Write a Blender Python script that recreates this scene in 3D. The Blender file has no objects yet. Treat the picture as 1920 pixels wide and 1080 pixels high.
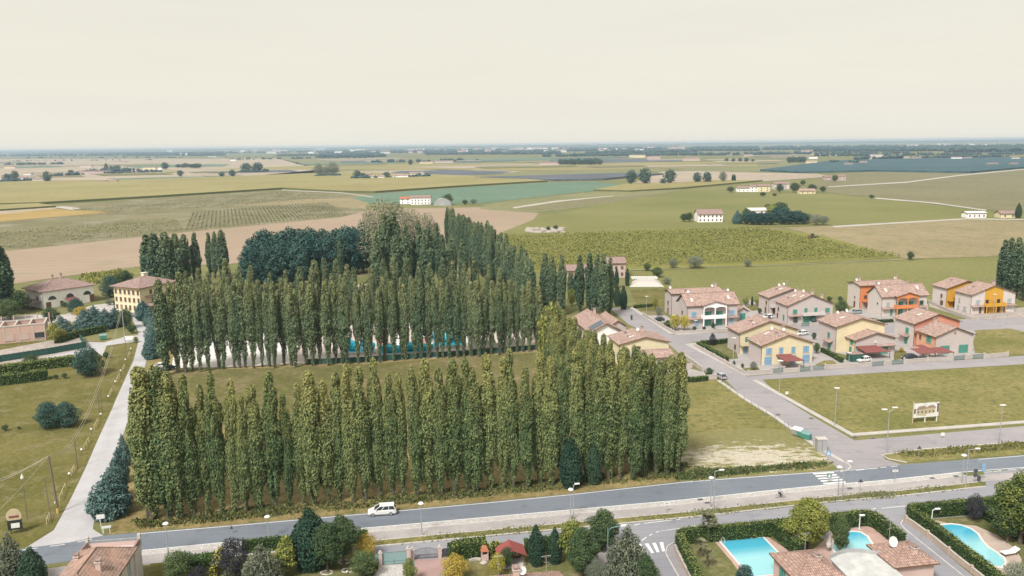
import bpy, math, random
from mathutils import Vector, Matrix
R = math.radians
scene = bpy.context.scene
COL = scene.collection
# ------------------------------------------------------------------ camera
FPX = 1520.0; CAM_H = 60.0; PITCH = math.atan(269 / FPX); ROLL = R(0.69)
F_ = Vector((0, math.cos(PITCH), -math.sin(PITCH)))
R0 = Vector((1, 0, 0)); U0 = Vector((0, math.sin(PITCH), math.cos(PITCH)))
CR = R0 * math.cos(ROLL) - U0 * math.sin(ROLL)
CU = R0 * math.sin(ROLL) + U0 * math.cos(ROLL)
cam = bpy.data.cameras.new('camera'); cam_o = bpy.data.objects.new('camera', cam); COL.objects.link(cam_o)
cam.sensor_width = 36; cam.lens = 36 * FPX / 1920; cam.clip_start = 0.5; cam.clip_end = 80000
m = Matrix((CR, CU, -F_)).transposed().to_4x4(); m.translation = (0, 0, CAM_H); cam_o.matrix_world = m
scene.camera = cam_o
# ------------------------------------------------------------------ sky, sun, exposure
SUN_EL, SUN_AZ = 50, -150            # azimuth measured from +Y towards +X
world = bpy.data.worlds.new('World'); scene.world = world; world.use_nodes = True
nt = world.node_tree; nt.nodes.clear()
sky = nt.nodes.new('ShaderNodeTexSky'); sky.sky_type = 'NISHITA'; sky.sun_disc = False
sky.sun_elevation = R(SUN_EL); sky.sun_rotation = R(SUN_AZ); sky.dust_density = 4; sky.air_density = 1.5
tc = nt.nodes.new('ShaderNodeTexCoord')
sep = nt.nodes.new('ShaderNodeSeparateXYZ'); nt.links.new(tc.outputs['Generated'], sep.inputs[0])
rmp = nt.nodes.new('ShaderNodeValToRGB'); nt.links.new(sep.outputs['Z'], rmp.inputs[0])
rmp.color_ramp.elements[0].position = 0.0; rmp.color_ramp.elements[0].color = (0.462, 0.447, 0.398, 1)
rmp.color_ramp.elements[1].position = 0.14; rmp.color_ramp.elements[1].color = (0.435, 0.418, 0.362, 1)
mp = nt.nodes.new('ShaderNodeMapping'); mp.inputs['Scale'].default_value = (2.2, 2.2, 26); nt.links.new(tc.outputs['Generated'], mp.inputs[0])
cn = nt.nodes.new('ShaderNodeTexNoise'); cn.inputs['Scale'].default_value = 2.0; cn.inputs['Detail'].default_value = 6; nt.links.new(mp.outputs[0], cn.inputs['Vector'])
cr = nt.nodes.new('ShaderNodeMapRange'); nt.links.new(cn.outputs[0], cr.inputs[0])
cr.inputs[1].default_value = 0.35; cr.inputs[2].default_value = 0.75; cr.inputs[3].default_value = 1.005; cr.inputs[4].default_value = 0.975
cm = nt.nodes.new('ShaderNodeMix'); cm.data_type = 'RGBA'; cm.blend_type = 'MULTIPLY'; cm.inputs[0].default_value = 1
nt.links.new(rmp.outputs[0], cm.inputs[6]); nt.links.new(cr.outputs[0], cm.inputs[7])
b1 = nt.nodes.new('ShaderNodeBackground'); b1.inputs[1].default_value = 0.10; nt.links.new(sky.outputs[0], b1.inputs[0])
b2 = nt.nodes.new('ShaderNodeBackground'); b2.inputs[1].default_value = 1.0; nt.links.new(cm.outputs[2], b2.inputs[0])
mx = nt.nodes.new('ShaderNodeMixShader'); mx.inputs[0].default_value = 0.93
nt.links.new(b1.outputs[0], mx.inputs[1]); nt.links.new(b2.outputs[0], mx.inputs[2])
wo = nt.nodes.new('ShaderNodeOutputWorld'); nt.links.new(mx.outputs[0], wo.inputs[0])
sl = bpy.data.lights.new('sun', 'SUN'); sl.energy = 2.3; sl.angle = R(14); sl.color = (1.0, 0.97, 0.93)
so = bpy.data.objects.new('sun', sl); COL.objects.link(so)
sd = Vector((math.sin(R(SUN_AZ)) * math.cos(R(SUN_EL)), math.cos(R(SUN_AZ)) * math.cos(R(SUN_EL)), math.sin(R(SUN_EL))))
so.rotation_euler = sd.to_track_quat('Z', 'Y').to_euler(); so.location = (0, 0, 300)
scene.view_settings.view_transform = 'Standard'; scene.view_settings.look = 'None'
scene.view_settings.exposure = 1.0; scene.view_settings.gamma = 1.0
scene.cycles.max_bounces = 5; scene.cycles.diffuse_bounces = 3; scene.cycles.volume_bounces = 0
scene.cycles.transparent_max_bounces = 8

# ------------------------------------------------------------------ ground picking
def G(px, py, z=0.0):
    d = F_ + CR * ((px - 960) / FPX) - CU * ((py - 540) / FPX)
    t = (z - CAM_H) / d.z
    return Vector((d.x * t, d.y * t, z))
def HT(p, py):
    """height above p at which the photo row py is reached"""
    k = (540 - py) / FPX
    q = CU - F_ * k
    return -(p.x * q.x + p.y * q.y) / q.z + CAM_H
def lerp(a, b, t): return a + (b - a) * t
def along(pts, t):
    """point at fraction t of polyline of vectors"""
    L = [(pts[i + 1] - pts[i]).length for i in range(len(pts) - 1)]; s = sum(L) * t
    for i, l in enumerate(L):
        if s <= l or i == len(L) - 1: return pts[i].lerp(pts[i + 1], s / l)
        s -= l

# ------------------------------------------------------------------ materials
M = {}
def newmat(name):
    m = bpy.data.materials.new(name); m.use_nodes = True; M[name] = m
    return m, m.node_tree, m.node_tree.nodes['Principled BSDF']
def ramp(nt, stops):
    r = nt.nodes.new('ShaderNodeValToRGB'); e = r.color_ramp.elements
    e[0].position = stops[0][0]; e[0].color = (*stops[0][1], 1)
    e[1].position = stops[-1][0]; e[1].color = (*stops[-1][1], 1)
    for p, c in stops[1:-1]:
        n = e.new(p); n.color = (*c, 1)
    return r
def noise(nt, vec, scale, detail=4, rough=.6, stretch=None, rot=0):
    if stretch or rot:
        mp = nt.nodes.new('ShaderNodeMapping'); mp.inputs['Scale'].default_value = stretch or (1, 1, 1)
        mp.inputs['Rotation'].default_value = (0, 0, rot)
        nt.links.new(vec, mp.inputs[0]); vec = mp.outputs[0]
    n = nt.nodes.new('ShaderNodeTexNoise'); n.inputs['Scale'].default_value = scale
    n.inputs['Detail'].default_value = detail; n.inputs['Roughness'].default_value = rough
    nt.links.new(vec, n.inputs['Vector']); return n.outputs[0]
def mixc(nt, fac, a, b, mode='MIX'):
    m = nt.nodes.new('ShaderNodeMix'); m.data_type = 'RGBA'; m.blend_type = mode
    for i, v in ((0, fac), (6, a), (7, b)):
        if isinstance(v, (int, float)): m.inputs[i].default_value = v
        elif isinstance(v, tuple): m.inputs[i].default_value = (*v, 1)
        else: nt.links.new(v, m.inputs[i])
    return m.outputs[2]
def mathn(nt, op, a, b=None):
    m = nt.nodes.new('ShaderNodeMath'); m.operation = op
    for i, v in ((0, a), (1, b)):
        if v is None: continue
        if isinstance(v, (int, float)): m.inputs[i].default_value = v
        else: nt.links.new(v, m.inputs[i])
    return m.outputs[0]
def pos(nt): return nt.nodes.new('ShaderNodeNewGeometry').outputs['Position']
def objc(nt): return nt.nodes.new('ShaderNodeTexCoord').outputs['Object']
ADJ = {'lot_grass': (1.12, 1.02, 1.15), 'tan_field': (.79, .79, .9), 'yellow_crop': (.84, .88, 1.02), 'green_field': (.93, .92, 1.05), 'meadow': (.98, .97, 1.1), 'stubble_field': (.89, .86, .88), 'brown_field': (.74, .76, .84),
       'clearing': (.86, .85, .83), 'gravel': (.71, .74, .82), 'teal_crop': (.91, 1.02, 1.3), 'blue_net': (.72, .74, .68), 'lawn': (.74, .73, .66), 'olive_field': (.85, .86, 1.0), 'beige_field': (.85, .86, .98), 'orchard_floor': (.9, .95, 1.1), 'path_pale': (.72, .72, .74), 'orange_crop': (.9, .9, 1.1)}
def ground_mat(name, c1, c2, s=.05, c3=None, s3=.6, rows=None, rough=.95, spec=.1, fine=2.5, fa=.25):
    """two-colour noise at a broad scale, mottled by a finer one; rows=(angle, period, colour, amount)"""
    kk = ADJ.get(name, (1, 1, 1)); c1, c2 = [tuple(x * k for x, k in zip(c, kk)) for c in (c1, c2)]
    if c3: c3 = tuple(x * k for x, k in zip(c3, kk))
    if rows: rows = (rows[0], rows[1], tuple(x * k for x, k in zip(rows[2], kk)), rows[3])
    m, nt, b = newmat(name); p = pos(nt)
    n = noise(nt, p, s, 5); r = ramp(nt, [(.36, c1), (.64, c2)]); nt.links.new(n, r.inputs[0]); c = r.outputs[0]
    if c3:
        n3 = noise(nt, p, s3, 4); r3 = ramp(nt, [(.5, (0, 0, 0)), (.68, (1, 1, 1))]); nt.links.new(n3, r3.inputs[0])
        c = mixc(nt, r3.outputs[0], c, c3)
    if rows:
        ang, per, rc, amt = rows
        mp = nt.nodes.new('ShaderNodeMapping'); mp.inputs['Rotation'].default_value = (0, 0, ang); nt.links.new(p, mp.inputs[0])
        w = nt.nodes.new('ShaderNodeTexWave'); w.inputs['Scale'].default_value = 0.314 / per; w.inputs['Distortion'].default_value = 1.0
        w.inputs['Detail'].default_value = 2; w.inputs['Detail Scale'].default_value = .5; nt.links.new(mp.outputs[0], w.inputs['Vector'])
        f = mathn(nt, 'MULTIPLY', w.outputs[1], amt); c = mixc(nt, f, c, rc)
    n4 = noise(nt, p, fine, 6, .75); r4 = ramp(nt, [(.3, (1 - fa, 1 - fa, 1 - fa)), (.7, (1 + fa, 1 + fa, 1 + fa))]); nt.links.new(n4, r4.inputs[0])
    c = mixc(nt, 1.0, c, r4.outputs[0], 'MULTIPLY')
    nt.links.new(c, b.inputs['Base Color']); b.inputs['Roughness'].default_value = rough
    b.inputs['Specular IOR Level'].default_value = spec
    return m
def paint(name, c, rough=.6, var=.12, s=1.5, metal=0, spec=.3):
    m, nt, b = newmat(name); n = noise(nt, objc(nt), s, 5)
    r = ramp(nt, [(.3, tuple(max(0, x * (1 - var)) for x in c)), (.7, tuple(min(1, x * (1 + var * .5)) for x in c))])
    nt.links.new(n, r.inputs[0]); nt.links.new(r.outputs[0], b.inputs['Base Color'])
    b.inputs['Roughness'].default_value = rough; b.inputs['Metallic'].default_value = metal; b.inputs['Specular IOR Level'].default_value = spec
    return m
def leaf_mat(name, c1, c2, tip=None, tipz=(14, 24), sub=.0, pv=.35):
    """per-leaf variation, clumps of two greens, per-tree variation; tip = colour mixed in towards the crown top"""
    m, nt, b = newmat(name)
    g = nt.nodes.new('ShaderNodeNewGeometry'); oi = nt.nodes.new('ShaderNodeObjectInfo'); oc = objc(nt)
    n = noise(nt, oc, .8, 3)
    f = mathn(nt, 'ADD', n, mathn(nt, 'MULTIPLY', mathn(nt, 'SUBTRACT', g.outputs['Random Per Island'], .5), .45))
    f = mathn(nt, 'ADD', f, mathn(nt, 'MULTIPLY', mathn(nt, 'SUBTRACT', oi.outputs['Random'], .5), pv))
    r = ramp(nt, [(.28, c1), (.72, c2)]); nt.links.new(f, r.inputs[0]); c = r.outputs[0]
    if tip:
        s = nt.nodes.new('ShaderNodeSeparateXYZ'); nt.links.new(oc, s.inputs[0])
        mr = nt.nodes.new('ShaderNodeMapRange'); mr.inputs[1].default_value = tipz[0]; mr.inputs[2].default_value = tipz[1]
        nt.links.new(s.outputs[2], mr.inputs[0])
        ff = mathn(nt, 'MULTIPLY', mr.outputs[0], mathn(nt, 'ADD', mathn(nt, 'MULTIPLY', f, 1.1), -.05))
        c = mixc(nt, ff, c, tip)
    nt.links.new(c, b.inputs['Base Color']); b.inputs['Roughness'].default_value = .7; b.inputs['Specular IOR Level'].default_value = .15
    return m

grass_a, grass_b = (.13, .145, .045), (.20, .19, .068)
ground_mat('meadow', grass_a, grass_b, .012, (0.218, 0.193, 0.092), .05)
ground_mat('lawn', (0.143, 0.139, 0.042), (0.210, 0.189, 0.071), .06, (0.252, 0.218, 0.118), .25, fine=1.2, fa=.35)
ground_mat('lot_grass', (0.139, 0.147, 0.042), (0.210, 0.197, 0.071), .05, (0.109, 0.126, 0.042), .5, fine=.9, fa=.4)
ground_mat('clearing', (0.126, 0.126, 0.046), (0.176, 0.160, 0.067), .03, (0.227, 0.185, 0.101), .12, fine=.6, fa=.35)
ground_mat('wood_floor', (0.210, 0.160, 0.071), (0.277, 0.218, 0.101), .15, (0.126, 0.126, 0.042), .5, fine=1.2, fa=.35)
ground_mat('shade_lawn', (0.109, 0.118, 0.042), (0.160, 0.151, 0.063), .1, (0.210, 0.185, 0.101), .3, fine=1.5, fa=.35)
ground_mat('gravel', (.56, .51, .47), (.64, .60, .56), .2, fine=3, fa=.12)
ground_mat('pebble', (.36, .34, .32), (.5, .47, .45), 3.0, fine=4, fa=.3)
ground_mat('bare_earth', (0.353, 0.302, 0.210), (0.420, 0.370, 0.277), .3, grass_a, .35, fine=.6, fa=.3)
ground_mat('rubble', (0.336, 0.286, 0.260), (0.420, 0.370, 0.336), .4, (0.252, 0.218, 0.185), .8, fine=2, fa=.3)
ground_mat('paving', (.32, .295, .29), (.385, .355, .345), .3, fine=4, fa=.15)
ground_mat('red_paving', (0.319, 0.210, 0.193), (0.370, 0.252, 0.235), .3, fine=4, fa=.15)
ground_mat('pool_paving', (.40, .27, .23), (.48, .33, .29), .5, fine=5, fa=.12)
ground_mat('pool_deck_tan', (.40, .32, .27), (.47, .38, .32), .5, fine=5, fa=.12)
ground_mat('concrete', (.40, .37, .35), (.48, .45, .43), .3, fine=3, fa=.12)
ground_mat('plaza_pink', (.44, .36, .33), (.54, .45, .42), .2, (.62, .58, .55), .3, fine=2, fa=.1)
ground_mat('plaza', (.60, .56, .54), (.68, .64, .62), .1, fine=2, fa=.08)
def asphalt(name, c1, c2, ang):
    m, nt, b = newmat(name); p = pos(nt)
    n = noise(nt, p, .06, 5); r = ramp(nt, [(.35, c1), (.65, c2)]); nt.links.new(n, r.inputs[0])
    n2 = noise(nt, p, 1.0, 4, .6, (.06, 1.2, 1), ang); r2 = ramp(nt, [(.35, (.95, .95, .95)), (.65, (1.04, 1.04, 1.04))]); nt.links.new(n2, r2.inputs[0])
    c = mixc(nt, 1.0, r.outputs[0], r2.outputs[0], 'MULTIPLY')
    n3 = noise(nt, p, 9, 3); r3 = ramp(nt, [(.3, (.88, .88, .88)), (.7, (1.1, 1.1, 1.1))]); nt.links.new(n3, r3.inputs[0])
    c = mixc(nt, 1.0, c, r3.outputs[0], 'MULTIPLY')
    # darker repair patches and cracks
    n5 = noise(nt, p, .35, 3, .5); rc = ramp(nt, [(.60, (1, 1, 1)), (.64, (.9, .9, .9))]); nt.links.new(n5, rc.inputs[0]); c = mixc(nt, 1.0, c, rc.outputs[0], 'MULTIPLY')
    nt.links.new(c, b.inputs['Base Color']); b.inputs['Roughness'].default_value = .9; b.inputs['Specular IOR Level'].default_value = .2
RA = math.atan2(.172, .985)
asphalt('asphalt_main', (.155, .174, .206), (.188, .206, .238), -RA)
asphalt('asphalt_side', (.27, .252, .262), (.325, .30, .31), -RA)
asphalt('asphalt_service', (.235, .235, .26), (.285, .28, .305), -RA)
ground_mat('kerb_stone', (.46, .43, .41), (.54, .51, .49), .8, fine=4, fa=.1)
ground_mat('road_paint', (.62, .61, .60), (.75, .74, .73), 1.5, fine=6, fa=.15, rough=.8)
ground_mat('yellow_paint', (.55, .38, .12), (.62, .45, .2), 1.5, fine=6, fa=.15)
# fields
ground_mat('tan_field', (0.361, 0.269, 0.168), (0.420, 0.319, 0.206), .008, (0.353, 0.286, 0.168), .04, rows=(R(80), 12, (0.445, 0.353, 0.235), .35))
ground_mat('orchard_floor', (0.168, 0.143, 0.063), (0.227, 0.193, 0.092), .02, (0.277, 0.235, 0.143), .03, fine=.3, fa=.3)
ground_mat('yellow_crop', (0.286, 0.235, 0.084), (0.344, 0.286, 0.118), .006, rows=(R(78), 9, (0.302, 0.252, 0.084), .4), fine=.2)
ground_mat('orange_crop', (0.353, 0.244, 0.067), (0.395, 0.286, 0.092), .02, fine=.3)
ground_mat('teal_crop', (0.109, 0.160, 0.084), (0.143, 0.185, 0.101), .01, rows=(R(76), 14, (0.168, 0.210, 0.118), .4), fine=.2)
ground_mat('dark_net', (.085, .095, .11), (.12, .13, .15), .01, rows=(R(85), 20, (.15, .16, .18), .3), fine=.1)
ground_mat('blue_net', (.045, .10, .13), (.075, .135, .165), .004, rows=(R(70), 40, (.13, .2, .23), .4), fine=.05)
ground_mat('green_field', (0.155, 0.164, 0.046), (0.210, 0.202, 0.067), .008, rows=(R(86), 7, (0.218, 0.210, 0.076), .3), fine=.5)
ground_mat('vine_floor', (0.168, 0.168, 0.042), (0.227, 0.210, 0.067), .03, fine=.5)
ground_mat('stubble_field', (0.252, 0.218, 0.118), (0.319, 0.269, 0.155), .012, (0.202, 0.193, 0.092), .08, rows=(R(80), 9, (0.353, 0.294, 0.168), .35), fine=.4, fa=.3)
ground_mat('brown_field', (0.210, 0.185, 0.084), (0.260, 0.227, 0.109), .008, rows=(R(84), 25, (0.302, 0.277, 0.168), .3), fine=.15)
ground_mat('beige_field', (0.386, 0.311, 0.210), (0.445, 0.361, 0.252), .006, fine=.1)
ground_mat('olive_field', (0.202, 0.202, 0.084), (0.252, 0.235, 0.101), .006, fine=.1)
ground_mat('pink_field', (.33, .27, .20), (.39, .32, .235), .005, fine=.1)
ground_mat('tilled_field', (.25, .215, .16), (.30, .255, .19), .006, fine=.1)
ground_mat('path_pale', (.55, .50, .43), (.62, .57, .50), .05, fine=1)
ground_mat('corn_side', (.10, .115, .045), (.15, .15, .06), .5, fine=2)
# foliage
leaf_mat('poplar_leaf', (.070, .118, .050), (.20, .235, .093), (.34, .31, .105), (12, 24))  # yellow tops: autumn colour, partly light from above put into the leaf colour
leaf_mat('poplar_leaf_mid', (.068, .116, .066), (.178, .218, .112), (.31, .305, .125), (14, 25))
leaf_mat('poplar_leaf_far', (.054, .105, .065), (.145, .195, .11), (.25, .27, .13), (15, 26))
leaf_mat('dark_leaf', (.024, .075, .07), (.06, .12, .095), (.12, .15, .07), (9, 17))
leaf_mat('broad_leaf', (.04, .078, .036), (.11, .145, .055))
leaf_mat('pale_leaf', (.16, .17, .10), (.29, .28, .18), (.33, .30, .17), (12, 28))
leaf_mat('olive_leaf', (.12, .15, .10), (.24, .255, .19))
leaf_mat('yellow_leaf', (.26, .24, .04), (.50, .42, .07))
leaf_mat('yellowgreen_leaf', (.12, .16, .04), (.32, .31, .08))
leaf_mat('fresh_leaf', (.07, .105, .028), (.25, .26, .06))
leaf_mat('orange_leaf', (.10, .12, .035), (.40, .28, .06), (.5, .36, .07), (1.5, 4))
leaf_mat('cedar_leaf', (.06, .125, .12), (.15, .225, .20))
leaf_mat('teal_leaf', (.03, .08, .07), (.075, .13, .10))
leaf_mat('cypress_leaf', (.022, .055, .036), (.06, .10, .055))
leaf_mat('spruce_leaf', (.085, .105, .07), (.19, .205, .14))
leaf_mat('purple_leaf', (.024, .027, .033), (.062, .062, .07))
leaf_mat('hedge_leaf', (.035, .08, .025), (.09, .14, .04))
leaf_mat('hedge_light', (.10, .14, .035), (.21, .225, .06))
leaf_mat('weed_leaf', (.12, .115, .045), (.24, .205, .09))
leaf_mat('vine_leaf', (.17, .185, .045), (.30, .285, .08))
leaf_mat('vine_shade', (.07, .09, .025), (.14, .15, .04))
leaf_mat('palm_leaf', (.12, .13, .065), (.24, .23, .13))
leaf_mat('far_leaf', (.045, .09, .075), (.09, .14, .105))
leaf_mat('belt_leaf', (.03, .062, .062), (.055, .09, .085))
paint('bark', (.13, .10, .075), .9, .3, 3); paint('pale_bark', (.3, .27, .23), .9, .3, 3)
paint('hedge_core', (.02, .035, .01), .9)
# ------------------------------------------------------------------ mesh helpers
class MB:
    def __init__(s): s.v = []; s.f = []; s.m = []; s.mats = []
    def mi(s, m):
        if m not in s.mats: s.mats.append(m)
        return s.mats.index(m)
    def face(s, pts, m):
        i = len(s.v); s.v += [tuple(p) for p in pts]; s.f.append(tuple(range(i, i + len(pts)))); s.m.append(s.mi(m))
    def box(s, x0, x1, y0, y1, z0, z1, m):
        i = len(s.v)
        s.v += [(x0, y0, z0), (x1, y0, z0), (x1, y1, z0), (x0, y1, z0), (x0, y0, z1), (x1, y0, z1), (x1, y1, z1), (x0, y1, z1)]
        for q in ((3, 2, 1, 0), (4, 5, 6, 7), (0, 1, 5, 4), (1, 2, 6, 5), (2, 3, 7, 6), (3, 0, 4, 7)):
            s.f.append(tuple(i + k for k in q)); s.m.append(s.mi(m))
        return s
    def prism(s, pts, d, m):
        """polygon pts (3D) extruded by vector d"""
        n = len(pts); i = len(s.v); d = Vector(d)
        s.v += [tuple(Vector(p)) for p in pts] + [tuple(Vector(p) + d) for p in pts]
        s.f.append(tuple(i + k for k in range(n))[::-1]); s.m.append(s.mi(m))
        s.f.append(tuple(i + n + k for k in range(n))); s.m.append(s.mi(m))
        for k in range(n):
            s.f.append((i + k, i + (k + 1) % n, i + n + (k + 1) % n, i + n + k)); s.m.append(s.mi(m))
        return s
    def tube(s, pts, r, m, n=6, cap=True):
        pts = [Vector(p) for p in pts]; rs = r if isinstance(r, (list, tuple)) else [r] * len(pts); i = len(s.v)
        for k, p in enumerate(pts):
            t = (pts[min(k + 1, len(pts) - 1)] - pts[max(k - 1, 0)]).normalized()
            a = t.cross(Vector((0, 0, 1))) if abs(t.z) < .95 else t.cross(Vector((1, 0, 0)))
            a.normalize(); b = t.cross(a)
            for j in range(n):
                w = 2 * math.pi * j / n; s.v.append(tuple(p + (a * math.cos(w) + b * math.sin(w)) * rs[k]))
        for k in range(len(pts) - 1):
            for j in range(n):
                s.f.append((i + k * n + j, i + k * n + (j + 1) % n, i + (k + 1) * n + (j + 1) % n, i + (k + 1) * n + j)); s.m.append(s.mi(m))
        if cap:
            s.f.append(tuple(i + j for j in range(n))); s.m.append(s.mi(m))
            k = (len(pts) - 1) * n; s.f.append(tuple(i + k + j for j in range(n))); s.m.append(s.mi(m))
        return s
    def ball(s, c, r, m, seg=10, ring=6, sz=1.0):
        i = len(s.v); c = Vector(c)
        for a in range(ring + 1):
            t = math.pi * a / ring
            for b in range(seg):
                w = 2 * math.pi * b / seg
                s.v.append((c.x + r * math.sin(t) * math.cos(w), c.y + r * math.sin(t) * math.sin(w), c.z + r * sz * math.cos(t)))
        for a in range(ring):
            for b in range(seg):
                s.f.append((i + a * seg + b, i + (a + 1) * seg + b, i + (a + 1) * seg + (b + 1) % seg, i + a * seg + (b + 1) % seg)); s.m.append(s.mi(m))
        return s
    def mesh(s, name, uv=False, smooth=False):
        me = bpy.data.meshes.new(name); me.from_pydata(s.v, [], s.f)
        for m in s.mats: me.materials.append(M[m] if isinstance(m, str) else m)
        me.polygons.foreach_set('material_index', s.m)
        if smooth: me.polygons.foreach_set('use_smooth', [True] * len(s.f))
        me.update()
        if uv:
            l = me.uv_layers.new(name='UVMap')
            for p in me.polygons:
                n = p.normal
                h = Vector((1, 0, 0)) if abs(n.z) > .999 else Vector((0, 0, 1)).cross(n).normalized()
                w = n.cross(h)
                for li in p.loop_indices:
                    v = me.vertices[me.loops[li].vertex_index].co
                    l.data[li].uv = (v.dot(h), v.dot(w))
        return me
    def build(s, name, parent=None, uv=False, smooth=False, loc=None, rz=0):
        return link(name, s.mesh(name, uv, smooth), parent, loc, rz)
def link(name, me, parent=None, loc=None, rz=0):
    o = bpy.data.objects.new(name, me); COL.objects.link(o)
    if parent: o.parent = parent
    if loc is not None: o.location = loc
    if rz: o.rotation_euler.z = rz
    return o
def tag(o, label=None, cat=None, group=None, kind=None):
    if label: o['label'] = label
    if cat: o['category'] = cat
    if group: o['group'] = group
    if kind: o['kind'] = kind
    return o
def thing(name, label, cat, loc, rz=0, group=None, s=1):
    o = link(name, None, None, loc, rz); o.scale = (s, s, s); return tag(o, label, cat, group)
def dup(root, loc, rz=None, label=None, scale=None, group=None):
    r = root.copy(); COL.objects.link(r); r.location = loc
    if rz is not None: r.rotation_euler.z = rz
    if scale: r.scale = scale
    if label: r['label'] = label
    if group: r['group'] = group
    for ch in list(root.children):
        c = ch.copy(); COL.objects.link(c); c.parent = r
        for g in ch.children:
            d = g.copy(); COL.objects.link(d); d.parent = c
    return r
# flat sheets from photo outlines, each at its own height
def sheet(name, px, m, z, label=None, kind='structure', world=None, sub=0):
    pts = world or [G(x, y) for x, y in px]
    b = MB(); b.face([(p.x, p.y, z) for p in pts], m)
    o = b.build(name); tag(o, label, None, None, kind); return o
def slab(name, px, m, h, z0=0.0, world=None, side=None, top=None):
    pts = world or [G(x, y) for x, y in px]
    b = MB(); b.prism([(p.x, p.y, z0) for p in pts], (0, 0, h), m)
    return b.build(name)
def strip(pts, w0, w1, z, h, m, b):
    """band between offsets w0 and w1 (right of the path) with height h"""
    n = len(pts); L = []; Rr = []
    for i in range(n):
        t = (pts[min(i + 1, n - 1)] - pts[max(i - 1, 0)]).normalized(); nr = Vector((t.y, -t.x, 0))
        L.append(pts[i] + nr * w0); Rr.append(pts[i] + nr * w1)
    for i in range(n - 1):
        q = [L[i], Rr[i], Rr[i + 1], L[i + 1]]
        if h: b.prism([(p.x, p.y, z) for p in q], (0, 0, h), m)
        else: b.face([(p.x, p.y, z) for p in q], m)
def smooth_path(px, n=6):
    P = [G(x, y) if not isinstance(x, Vector) else x for x, y in px]; out = []
    for i in range(len(P) - 1):
        p0, p1, p2, p3 = P[max(i - 1, 0)], P[i], P[i + 1], P[min(i + 2, len(P) - 1)]
        for k in range(n):
            t = k / n
            out.append(.5 * ((2 * p1) + (p2 - p0) * t + (2 * p0 - 5 * p1 + 4 * p2 - p3) * t * t + (3 * p1 - p0 - 3 * p2 + p3) * t ** 3))
    return out + [P[-1]]

# ------------------------------------------------------------------ foliage
def leaves(b, rnd, blobs, n, size, up=.3, mat='x', elong=1.0, shell=.55):
    """n leaf clumps spread through the outer part of the blobs (cx,cy,cz,rx,ry,rz)"""
    w = [max(.01, bl[3] * bl[4] + bl[3] * bl[5]) for bl in blobs]; tot = sum(w)
    for bl, ww in zip(blobs, w):
        cx, cy, cz, rx, ry, rz = bl
        for _ in range(int(n * ww / tot) + 1):
            z = rnd.uniform(-1, 1); a = rnd.uniform(0, 6.2832); q = math.sqrt(1 - z * z)
            d = Vector((q * math.cos(a), q * math.sin(a), z)); rr = shell + (1.06 - shell) * math.sqrt(rnd.random())
            p = Vector((cx + d.x * rx * rr, cy + d.y * ry * rr, cz + d.z * rz * rr))
            nr = (d + Vector((rnd.gauss(0, .55), rnd.gauss(0, .55), rnd.gauss(0, .55) + up))).normalized()
            t = nr.cross(Vector((rnd.gauss(0, 1), rnd.gauss(0, 1), rnd.gauss(0, .3)))).normalized()
            if elong > 1: 
                t = (Vector((0, 0, 1)) - nr * nr.z + Vector((rnd.gauss(0, .3), rnd.gauss(0, .3), 0)))
                t = t.normalized() if t.length > .01 else Vector((1, 0, 0))
            u = nr.cross(t); s = size * rnd.uniform(.55, 1.15); se = s * elong
            i = len(b.v)
            b.v += [tuple(p - t * se * .5), tuple(p + u * s * .42 + nr * s * .1), tuple(p + t * se * .5), tuple(p - u * s * .42 + nr * s * .1)]
            b.f.append((i, i + 1, i + 2, i + 3)); b.m.append(b.mi(mat))
def crown_mesh(name, seed, blobs, n, size, mat, up=.3, elong=1.0, shell=.55):
    b = MB(); leaves(b, random.Random(seed), blobs, n, size, up, mat, elong, shell); return b.mesh(name)
def trunk_mesh(name, h, r, mat='bark', limbs=0, seed=0, spread=1, lz=.3):
    rnd = random.Random(seed); b = MB()
    b.tube([(0, 0, -.3), (0, 0, h * .3), (rnd.uniform(-.1, .1), rnd.uniform(-.1, .1), h * .65), (0, 0, h)], [r * 1.25, r, r * .7, r * .15], mat, 7)
    for k in range(limbs):
        a = rnd.uniform(0, 6.28); z = h * (lz + (.9 - lz) * k / max(1, limbs)); L = spread * rnd.uniform(.6, 1) * (1.1 - k / limbs * .6)
        b.tube([(0, 0, z), (math.cos(a) * L * .5, math.sin(a) * L * .5, z + L * .5), (math.cos(a) * L, math.sin(a) * L, z + L * 1.1)], [r * .45, r * .25, r * .06], mat, 5)
    return b.mesh(name)
def poplar_blobs(seed, H=24., W=1.35, z0=1.6, fork=True):
    rnd = random.Random(seed); bl = []
    for k in range(9):                                   # central column of tight clumps
        t = (k + .5) / 9; w = W * (math.sin(math.pi * min(1, t * .9 + .12)) ** .55) * rnd.uniform(.85, 1.05) * (min(1, .36 + t * 1.9) if fork else min(1, .40 + 1.6 * max(0, t - .08)))
        bl.append((rnd.gauss(0, .16), rnd.gauss(0, .16), z0 + t * (H - z0 - 1.2), w, w, (H - z0) / 9 * .95))
    for k in range(20):                                  # ascending side plumes
        t = rnd.uniform(.16 if fork else .36, .85); a = rnd.uniform(0, 6.28); r = W * .66 * math.sin(math.pi * min(1, t * .9 + .12)) ** .6
        bl.append((math.cos(a) * r, math.sin(a) * r, z0 + t * (H - z0), W * rnd.uniform(.18, .36), W * rnd.uniform(.18, .36), rnd.uniform(1.6, 3.4)))
    if fork:
        bl.append((rnd.uniform(-.5, .5), rnd.uniform(-.3, .3), H - 1.6, .5, .5, 1.6))
    bl.append((0, 0, H - 1.3, .62, .62, 1.5))
    return bl
TREES = {}
def tree_kind(key, crowns, trunk): TREES[key] = (crowns, trunk)
def leafmix(rnd):
    pass
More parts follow.
